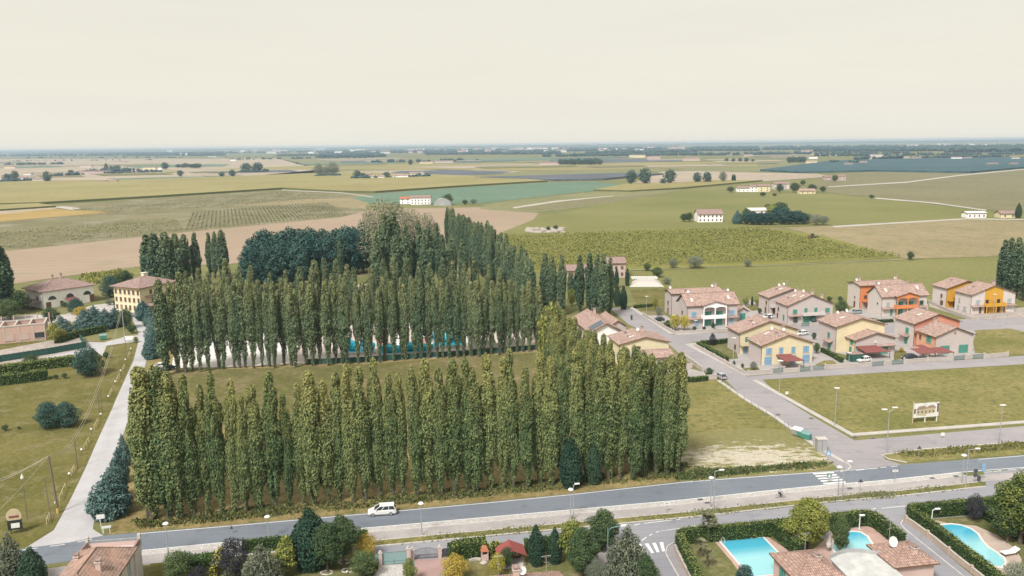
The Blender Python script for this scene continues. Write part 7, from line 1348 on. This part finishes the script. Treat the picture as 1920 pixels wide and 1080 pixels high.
# ------------------------------------------------------------------ bottom gardens
patch([(268, 1060), (480, 1040), (700, 1016), (703, 1160), (262, 1160)], 'shade_lawn', .03, 'lawn'); patch([(282, 1056), (305, 1053), (305, 1090), (276, 1090)], 'lawn', .036, 'lawn'); patch([(842, 1050), (985, 1030), (1100, 1030), (1105, 1160), (820, 1160)], 'shade_lawn', .03, 'lawn'); patch([(878, 1058), (925, 1053), (930, 1078), (880, 1090)], 'lawn', .036, 'lawn')
patch([(706, 1060), (763, 1058), (762, 1110), (705, 1110)], 'pebble', .032, 'drive'); patch([(778, 1050), (842, 1047), (826, 1075), (815, 1110), (775, 1110)], 'red_paving', .032, 'drive'); patch([(1104, 1040), (1140, 1034), (1185, 1130), (1105, 1130)], 'paving', .03, 'drive')
hedge('hedge', smooth_path([(455, 1036), (560, 1026), (690, 1016)], 3), 1.2, 1.9, 'long dark hedge along the pavement behind the garden trees', seed=51, top_light=False); hedge('hedge', smooth_path([(345, 1066), (375, 1062), (405, 1058)], 2), 2.6, 1.5, 'dark square-cut hedge block behind the round bush', seed=58, top_light=False); hedge('hedge', smooth_path([(417, 1044), (409, 1060), (400, 1085)], 3), .9, 1.6, 'narrow golden hedge between two dark shrubs', ('yellow_leaf', 'yellow_leaf'), seed=52); hedge('hedge', smooth_path([(845, 1050), (870, 1043), (912, 1038)], 4), 2.2, 2.4, 'thick dark hedge behind the brick barbecue', seed=53); hedge('hedge', smooth_path([(918, 1048), (929, 1044), (934, 1040)], 3), 1.6, 2.2, 'short yellow-green hedge left of the gazebo', ('hedge_light', 'yellowgreen_leaf'), seed=54)
hedge('hedge', smooth_path([(985, 1036), (1030, 1030), (1070, 1027), (1108, 1024)], 4), 1.4, 2.0, 'dark hedge behind the two dark cone trees', seed=55, top_light=False); hedge('hedge', smooth_path([(690, 1078), (697, 1070), (703, 1066)], 2), 1.6, 1.2, 'low golden hedge at the pebble drive', ('hedge_light', 'yellow_leaf'), seed=56); hedge('hedge', smooth_path([(1112, 1036), (1122, 1031), (1131, 1028)], 3), 1.4, 1.2, 'low orange-leaved hedge at the corner drive', ('orange_leaf', 'orange_leaf'), seed=57)
fg = [('dark_cone', 585, 1064, 952, 1.35, 'tall dark green garden tree, leftmost of three beside the golden one'), ('foreground', 614, 1072, 979, 1.15, 'green bushy tree in the middle of the three garden trees'), ('foreground', 645, 1058, 966, 1.2, 'green garden tree, rightmost of the three'), ('slim_yellow', 539, 1081, 1004, 1.5, 'slim golden yellow tree in the garden'), ('spruce', 492, 1105, 1016, 1.15, 'broad grey-green spruce left of the golden tree'),
      ('purple', 443, 1084, 1005, 1.1, 'dark purple leaved tree left of the grey-green spruce'), ('orange', 687, 1048, 1000, .95, 'small tree with yellow top beside the green gate'), ('broad', 682, 1084, 1034, 1.3, 'big round bush left of the pebble drive'), ('broad', 336, 1092, 1033, 1.2, 'big round dark bush right of the old tiled house'), ('purple', 372, 1092, 1062, 1.5, 'dark low shrub right of the round bush'), ('yellowgreen', 769, 1094, 1046, .7, 'yellow-green bush between the two drives'),
      ('orange', 852, 1092, 1040, 1.2, 'orange-tipped shrub right of the red drive'), ('dark_cone', 1006, 1060, 983, .85, 'left one of two dark cone trees beside the gazebo'), ('dark_cone', 1040, 1056, 988, .85, 'right one of two dark cone trees beside the gazebo'), ('yellowgreen', 1071, 1056, 972, .75, 'yellow-green tree right of the dark cones'), ('foreground', 1093, 1082, 990, 1.15, 'green tree before the yellow-green one'), ('foreground', 1132, 1036, 956, 1.3, 'round-headed green street tree near the junction'),
      ('spruce', 1176, 1096, 984, 1.05, 'tall olive conifer beside the curved lamp'), ('foreground', 1208, 1106, 1042, 1.3, 'small tree right of the olive conifer at the bottom'), ('olive', 1115, 1098, 1047, .8, 'pale round bush below the orange hedge'), ('yellow', 933, 1082, 1036, .75, 'bright yellow shrub below the gazebo'), ('broad', 950, 1066, 1025, .8, 'sparse reddish shrub before the gazebo'),
      ('foreground_light', 1515, 1030, 934, 1.2, 'large spreading tree at the hedge between the first two pools'), ('foreground', 1574, 1042, 966, .8, 'slim dark tree beside the second pool'), ('teal', 1395, 1098, 1058, 1.1, 'blue-green bush beside the rectangular pool'), ('purple', 1826, 976, 925, .95, 'dark purple tree behind the third pool'), ('foreground_light', 1912, 1020, 887, 1.2, 'large yellow-green tree at the right edge'), ('foreground', 1888, 1018, 936, 1.3, 'dark green tree beside the third pool'), ('olive', 1905, 1100, 1053, 1.3, 'grey olive tree at the bottom right corner'),
      ('spruce', 22, 1105, 1000, 1.0, 'dark conifer at the bottom left corner'), ('dark_cone', 62, 1110, 1026, 1.25, 'second dark conifer right of the corner one')]
for k, x, y, ty, w, l in fg:
    t_ = T(k, 'garden_tree' if HT(G(x, y), ty) > 3 else 'shrub', x, y, ty, l, 'tree' if HT(G(x, y), ty) > 3 else 'shrub', None, w)
# palms
def palm(label, x, y, ty, n=26, L=1.5, seed=1):
    p = G(x, y); h = HT(p, ty) - L * .45; o = thing('palm_tree', label, 'palm', p, 0); b = MB(); b.tube([(0, 0, 0), (.05, 0, h * .5), (0, 0, h)], [.2, .16, .17], 'bark', 8); b.build('trunk', o); r = random.Random(seed); b = MB()
    for k in range(n):
        a = k * 2.4; e = r.uniform(-.5, 1.2); d = Vector((math.cos(a) * math.cos(e), math.sin(a) * math.cos(e), math.sin(e))); s = Vector((-math.sin(a), math.cos(a), 0)); c = Vector((0, 0, h)) + d * L * .5
        for f in range(9):                                  # fan of narrow blades
            q = (f - 4) / 4 * 1.1; dd = (d * math.cos(q) + s * math.sin(q)).normalized(); tip = c + dd * L * .55 + Vector((0, 0, -.12)); u = s * .09 + Vector((0, 0, .03)); b.face([c - u, c + u, tip], 'palm_leaf')
        b.tube([(0, 0, h - .1), c], .02, 'palm_leaf', 3, False)
    b.build('crown', o); return o
palm('tall fan palm inside the hedge corner', 1327, 1017, 968, 60, 1.5, 3); palm('small fan palm, left of the two on the pool lawn', 1313, 1044, 1014, 26, 1.1, 4); palm('small fan palm, right of the two on the pool lawn', 1326, 1062, 1032, 26, 1.1, 5)
# gates and walls along the service road
def iron_gate(label, p, q, h, arch=.3, m='metal_dark', solid=False):
    a, c = G(*p), G(*q); d = c - a; w = d.length; o = thing('gate', label, 'gate', a, math.atan2(d.y, d.x))
    for s in (0, 1):
        b = MB(); x0, x1 = (0.02, w / 2 - .03) if not s else (w / 2 + .03, w - .02); n = 10 if not solid else 1
        if solid: b.box(x0, x1, -.02, .02, .12, h, m); b.box(x0, x1, -.045, .045, h, h + .06, 'gate_grey'); b.box(x0, x1, -.045, -.02, .5, .58, 'gate_grey')
        else:
            for k in range(n + 1): x = lerp(x0, x1, k / n); b.tube([(x, 0, .1), (x, 0, h + arch * math.sin(math.pi * x / w))], .022, m, 4)
            b.tube([(lerp(x0, x1, k / 6), 0, h + arch * math.sin(math.pi * lerp(x0, x1, k / 6) / w)) for k in range(7)], .03, m, 5); b.box(x0, x1, -.02, .02, .1, .16, m); b.box(x0, x1, -.02, .02, h * .5, h * .5 + .05, m)
        b.build('gate_leaf', o)
    return o
def pillar(label, x, y, h=1.9, s=.45):
    p = G(x, y); b = MB(); b.box(-s / 2, s / 2, -s / 2, s / 2, 0, h, 'wall_rose'); b.box(-s / 2 - .06, s / 2 + .06, -s / 2 - .06, s / 2 + .06, h, h + .1, 'concrete_trim'); b.ball((0, 0, h + .25), .18, 'concrete_trim', 8, 5); o = b.build('gate_pillar', uv=True, loc=p, rz=RA); tag(o, label, 'pillar')
paint('panel_gate', (.22, .33, .33), .55, .05)
iron_gate('solid grey-green double gate before the pebble drive', (716, 1060), (763, 1056), 1.9, m='panel_gate', solid=True); pillar('brick pillar left of the solid gate', 714, 1061, 2.0); pillar('brick pillar right of the solid gate', 766, 1056, 2.3); iron_gate('narrow grey-green side gate left of the solid gate', (704, 1060), (712, 1060), 1.7, m='panel_gate', solid=True)
iron_gate('arched wrought iron double gate before the red drive', (777, 1049), (821, 1046), 1.3, .45); pillar('pink pillar left of the iron gate', 774, 1050, 1.7); pillar('pink pillar between the iron gates', 825, 1046, 1.7); iron_gate('narrow wrought iron gate right of the double one', (829, 1046), (841, 1045), 1.3, .2); pillar('pink pillar at the hedge end', 844, 1045, 1.7)
# gazebo
c = G(958, 1056); o = thing('gazebo', 'dark timber garden gazebo with a red gabled roof', 'gazebo', c, RA, s=.85); b = MB()
for x in (-2.0, 2.0):
    for y in (-1.5, 1.5): b.box(x - .08, x + .08, y - .08, y + .08, 0, 2.3, 'wood')
b.box(-2.08, 2.08, -1.58, -1.5, 2.2, 2.3, 'wood'); b.box(-2.08, 2.08, 1.5, 1.58, 2.2, 2.3, 'wood'); b.box(-2.08, -2.0, -1.5, 1.5, 2.2, 2.3, 'wood'); b.box(2.0, 2.08, -1.5, 1.5, 2.2, 2.3, 'wood'); b.box(-1.9, 1.9, 1.42, 1.5, 0, 2.2, 'wood'); b.box(-2.0, -1.92, -1.4, 1.42, 0, .9, 'wood'); b.build('timber_frame', o); b = MB(); roof_geo(b, -2, 2, -1.5, 1.5, 2.3, .9, 'y', 'gazebo_red', .5, .08); b.build('roof', o); b = MB(); b.box(-2.3, 2.3, -1.8, 1.8, 0, .06, 'concrete_trim'); b.build('floor', o); b = MB(); b.box(.3, .9, 1.3, 1.4, .9, 1.6, 'dish_white'); b.box(1.1, 1.5, 1.3, 1.4, .9, 1.6, 'dish_white'); b.build('wall_shelf', o)
c = G(909, 1050); o = thing('barbecue', 'brick garden barbecue with a small tiled hood', 'barbecue', c, .2); b = MB(); b.box(-.5, .5, -.35, .35, 0, .9, 'wall_rose'); b.box(-.5, -.38, -.35, .35, .9, 1.5, 'wall_rose'); b.box(.38, .5, -.35, .35, .9, 1.5, 'wall_rose'); b.box(-.38, .38, .25, .35, .9, 1.5, 'metal_dark'); b.build('brick_body', o, uv=True); b = MB(); b.prism([(-.6, -.45, 1.5), (.6, -.45, 1.5), (.3, -.2, 2.1), (-.3, -.2, 2.1)], (0, .7, 0), 'terracotta'); b.build('hood', o)
b = MB(); P = smooth_path([(880, 1053), (892, 1050), (902, 1051)], 3); strip(P, -.15, .15, 0, .35, 'garden_wall', b); strip([G(899, 1056), G(907, 1052)], 0, .8, .03, .1, 'concrete_trim', b); tag(b.build('stone_edging'), 'low pale stone edging by the barbecue', 'edging')
for i, (x, y) in enumerate([(590, 1063), (613, 1074), (645, 1054), (652, 1070)]):
    b = MB(); b.tube([(math.cos(k * .5236) * .85, math.sin(k * .5236) * .6, .05) for k in range(13)], [.1 + .05 * math.sin(k * 2.3 + i) for k in range(13)], 'concrete_trim', 6, False)
    tag(b.build('stone_ring', loc=G(x, y)), ['ring of stones around the tall dark tree', 'ring of stones around the middle garden tree', 'ring of stones behind the rightmost garden tree', 'ring of stones in the lawn right of the middle tree'][i], 'edging')
# pools and their gardens
def pool(label, pts, coping=.35, deep=None):
    """pts = world outline; real basin with a sloping floor below clear blue water"""
    o = thing('swimming_pool', label, 'pool', Vector((0, 0, 0)), 0); n = len(pts); c = sum(pts, Vector()) / n; c.z = 0; o.location = c; L = [p - c for p in pts]
    def offs(d):
        out = []
        for i in range(n):
            t = (L[(i + 1) % n] - L[i - 1]).normalized(); out.append(L[i] + Vector((t.y, -t.x, 0)) * d)
        return out
    area = sum(L[i].x * L[(i + 1) % n].y - L[(i + 1) % n].x * L[i].y for i in range(n)); sg = 1 if area > 0 else -1; O = offs(coping * sg); b = MB()
    for i in range(n): j = (i + 1) % n; b.prism([(L[i].x, L[i].y, .02), (L[j].x, L[j].y, .02), (O[j].x, O[j].y, .02), (O[i].x, O[i].y, .02)], (0, 0, .12), 'coping')
    b.build('coping', o); b = MB(); b.face([(p.x, p.y, .085) for p in (L if sg > 0 else L[::-1])], 'pool_water'); b.build('water', o); return o
m, nt_, bs = newmat('coping'); bs.inputs['Base Color'].default_value = (.66, .6, .56, 1); bs.inputs['Roughness'].default_value = .8
def pool_mat(name, ang, deep, shallow, off, width):
    m, nt, b = newmat(name); mp = nt.nodes.new('ShaderNodeMapping'); mp.inputs['Rotation'].default_value = (0, 0, ang); nt.links.new(objc(nt), mp.inputs[0]); s = nt.nodes.new('ShaderNodeSeparateXYZ'); nt.links.new(mp.outputs[0], s.inputs[0])
    mr = nt.nodes.new('ShaderNodeMapRange'); mr.inputs[1].default_value = off - width; mr.inputs[2].default_value = off + width; nt.links.new(s.outputs[1], mr.inputs[0]); r = ramp(nt, [(0, shallow), (1, deep)]); nt.links.new(mr.outputs[0], r.inputs[0]); nt.links.new(r.outputs[0], b.inputs['Base Color']); b.inputs['Roughness'].default_value = .12
    n = noise(nt, objc(nt), 1.6, 3); bp_ = nt.nodes.new('ShaderNodeBump'); bp_.inputs['Strength'].default_value = .05; nt.links.new(n, bp_.inputs['Height']); nt.links.new(bp_.outputs[0], b.inputs['Normal'])
pool_mat('pool_water', -RA, (.07, .38, .52), (.27, .56, .60), 1.4, 1.6)
patch([(1272, 1030), (1290, 1016), (1448, 1000), (1500, 1045), (1560, 1110), (1300, 1110), (1268, 1050)], 'shade_lawn', .03, 'lawn'); patch([(1338, 1014), (1350, 1013), (1400, 1066), (1415, 1090), (1398, 1090), (1378, 1060)], 'pool_paving', .034, 'pool_terrace'); patch([(1343, 1013.6), (1434, 1003), (1480, 1034), (1470, 1050), (1540, 1110), (1412, 1110), (1350, 1022)], 'pool_paving', .038, 'pool_terrace')
P = [G(*p) for p in [(1351, 1015.5), (1430, 1008.5)]]; ax = (P[1] - P[0]).normalized(); dn = Vector((ax.y, -ax.x, 0)); w = (P[1] - P[0]).length
pool('rectangular pool with blue water inside the first hedge', [P[0], P[0] + dn * 10.5, P[0] + dn * 10.5 + ax * w, P[1]])
o = thing('pool_mat', 'dark green pool cover mat at the hedge corner of the rectangular pool', 'mat', G(1434, 1007), 0); o.rotation_euler.z = RA; b = MB(); b.box(0, 1.5, .0, .9, .04, .16, 'gate_green'); b.build('mat', o)
patch([(1560, 1000), (1628, 985), (1645, 990), (1700, 1035), (1640, 1060), (1540, 1060), (1520, 1035)], 'pool_paving', .034, 'pool_terrace'); patch([(1475, 1020), (1530, 1008), (1552, 1012), (1545, 1040), (1500, 1045)], 'shade_lawn', .03, 'lawn')
kd = [(1582, 1002), (1596, 998), (1612, 999), (1624, 1006), (1632, 1018), (1640, 1032), (1645, 1044), (1600, 1046), (1572, 1044), (1562, 1030), (1566, 1012)]
pool('kidney-shaped pool with pale blue water inside the middle hedge', [G(*p) for p in kd][::-1])
patch([(1640, 996), (1654, 992), (1674, 998), (1660, 1002)], 'shade_lawn', .046, 'mat_strip')
patch([(1712, 985), (1740, 974), (1830, 966), (1960, 958), (2000, 1110), (1860, 1110), (1800, 1060)], 'shade_lawn', .03, 'lawn'); patch([(1738, 980), (1756, 976), (1780, 982), (1830, 986), (1870, 1004), (1905, 1030), (1916, 1050), (1905, 1075), (1880, 1080), (1850, 1070), (1790, 1020)], 'pool_deck_tan', .036, 'pool_terrace')
bean = [(1760, 990), (1768, 985.5), (1784, 984), (1802, 986), (1820, 993), (1832, 1002), (1839, 1014), (1850, 1026), (1866, 1036), (1880, 1047), (1884, 1056), (1876, 1064), (1864, 1062), (1840, 1046), (1815, 1028), (1790, 1012), (1768, 1000)]
pool('long bean-shaped pool with pale water inside the right hedge', [G(*p) for p in bean][::-1])
hp = [(1312, 1115), (1300, 1085), (1288, 1060), (1279, 1040), (1274, 1030), (1276, 1022), (1288, 1018), (1330, 1014), (1390, 1009), (1448, 1003), (1500, 997), (1560, 991), (1615, 984), (1634, 986), (1650, 995), (1668, 1010), (1690, 1028)]
hedge('hedge', smooth_path(hp, 3), 1.3, 2.4, 'long tall clipped hedge enclosing the rectangular and kidney pools', dens=16, seed=61, size=.22, side=.1); hedge('hedge', smooth_path([(1455, 1006), (1475, 1024), (1502, 1048)], 4), 1.2, 2.3, 'clipped hedge dividing the rectangular pool from the kidney pool', dens=16, seed=62, size=.22, side=.1)
hp3 = [(1880, 1115), (1848, 1086), (1800, 1048), (1760, 1015), (1722, 987), (1706, 976), (1712, 971), (1740, 969), (1800, 964), (1850, 959), (1895, 955)]
hedge('hedge', smooth_path(hp3, 3), 1.3, 2.4, 'tall clipped hedge enclosing the bean-shaped pool on the right', ('hedge_leaf', 'hedge_light'), dens=16, seed=63, size=.22, side=.1); hedge('hedge', smooth_path([(1838, 966), (1870, 985), (1900, 1005), (1960, 1040)], 3), 1.5, 2.2, 'loose hedge behind the bean-shaped pool', dens=9, seed=64, size=.3)
wl = [(1306, 1118), (1292, 1085), (1279, 1060), (1270, 1042), (1266, 1031)]; wall(wl, .9, 'low beige wall outside the left pool hedge', 'garden_wall_tan', posts=0); wl = [(1868, 1112), (1836, 1086), (1790, 1049), (1750, 1016), (1712, 988), (1698, 979)]; wall(wl, .9, 'low beige wall outside the right pool hedge', 'garden_wall_tan', posts=5)
b = MB(); strip([G(*p) for p in [(1290, 1118), (1270, 1080), (1254, 1052), (1247, 1038), (1250, 1025), (1262, 1018)]], 0, .18, .012, .13, 'kerb_stone', b); strip([G(*p) for p in [(1845, 1112), (1800, 1075), (1740, 1027), (1700, 995), (1690, 984), (1694, 976)]], -.18, 0, .012, .13, 'kerb_stone', b); tag(b.build('kerb'), None, None, None, 'structure')
patch([(1292, 1118), (1272, 1080), (1256, 1052), (1249, 1038), (1252, 1026), (1263, 1020), (1268, 1040), (1296, 1090), (1306, 1118)], 'asphalt_side', .05, 'pavement')
# lounger, folded parasol, small things
o = thing('sun_lounger', 'white sun lounger with a raised head end beside the bean-shaped pool', 'lounger', G(1893, 1040), RA + .1, s=1.35); b = MB(); b.prism([(-1, -.35, .32), (.35, -.35, .28), (.35, .35, .28), (-1, .35, .32)], (0, 0, .1), 'dish_white'); b.prism([(.35, -.35, .28), (1, -.35, .62), (1, .35, .62), (.35, .35, .28)], (0, 0, .1), 'dish_white'); b.build('mattress', o); b = MB()
for x in (-.8, .7):
    for y in (-.28, .28): b.box(x - .04, x + .04, y - .04, y + .04, 0, .34, 'wood')
b.box(-.9, .8, -.33, .33, .24, .28, 'wood'); b.build('frame', o)
o = thing('parasol', 'closed cream parasol beside the kidney-shaped pool', 'parasol', G(1553, 1036), 0); b = MB(); b.tube([(0, 0, 0), (0, 0, 2.9)], .04, 'metal_light', 6); b.build('pole', o); b = MB(); b.tube([(0, 0, .9), (0, 0, 1.4), (0, 0, 2.3), (0, 0, 2.85)], [.3, .42, .3, .05], 'pale_tent', 9); b.build('cloth', o)
for i, (x, y) in enumerate([(1443, 992), (1289, 1018), (651, 1068)]): b = MB(); b.ball((0, 0, .35), .16, 'dish_white', 8, 5); b.tube([(0, 0, 0), (0, 0, .25)], .03, 'metal_dark', 5); tag(b.build('garden_lamp', loc=G(x, y + 8)), ['small white lamp at the dividing hedge', 'small white lamp in the left hedge corner', 'small white lamp on the lawn before the garden trees'][i], 'lamp')
o = thing('pool_ladder', 'white pool ladder at the corner of the rectangular pool', 'ladder', G(1357, 1019), 0); b = MB()
for y in (-.22, .22): b.tube([(-.35, y, .1), (-.35, y, .75), (-.1, y, .9), (.12, y, .75), (.12, y, .1)], .025, 'dish_white', 6)
b.build('rails', o)
for i, (x, y) in enumerate([(351, 1040), (1313, 938), (1326, 944), (1593, 917), (1748, 898), (1792, 894), (1602, 820), (1637, 822), (1459, 778), (1521, 785)]):
    b = MB(); b.box(-.45, .45, -.3, .3, 0, .02, 'metal_dark'); b.box(-.52, .52, -.37, .37, 0, .012, 'concrete'); q = b.build('drain_cover', loc=G(x, y) + Vector((0, 0, .15)), rz=RA); tag(q, 'dark iron drain cover let into the pavement edge', 'drain cover', 'drain covers along the roads')
# ------------------------------------------------------------------ air
hb = MB(); hb.box(-16000, 16000, -300, 15000, -1.02, 75, 'haze') if 'haze' in M else None
hm = bpy.data.materials.new('haze'); M['haze'] = hm; hm.use_nodes = True; ht = hm.node_tree; ht.nodes.clear()
pv = ht.nodes.new('ShaderNodeVolumePrincipled'); pv.inputs['Color'].default_value = (.62, .80, .98, 1); pv.inputs['Density'].default_value = .000092; pv.inputs['Anisotropy'].default_value = .1
ou = ht.nodes.new('ShaderNodeOutputMaterial'); ht.links.new(pv.outputs[0], ou.inputs['Volume'])
hb = MB(); hb.box(-16000, 16000, -300, 15000, -1.02, 68, 'haze'); tag(hb.build('haze'), 'thin bluish haze over the far plain', None, None, 'stuff')
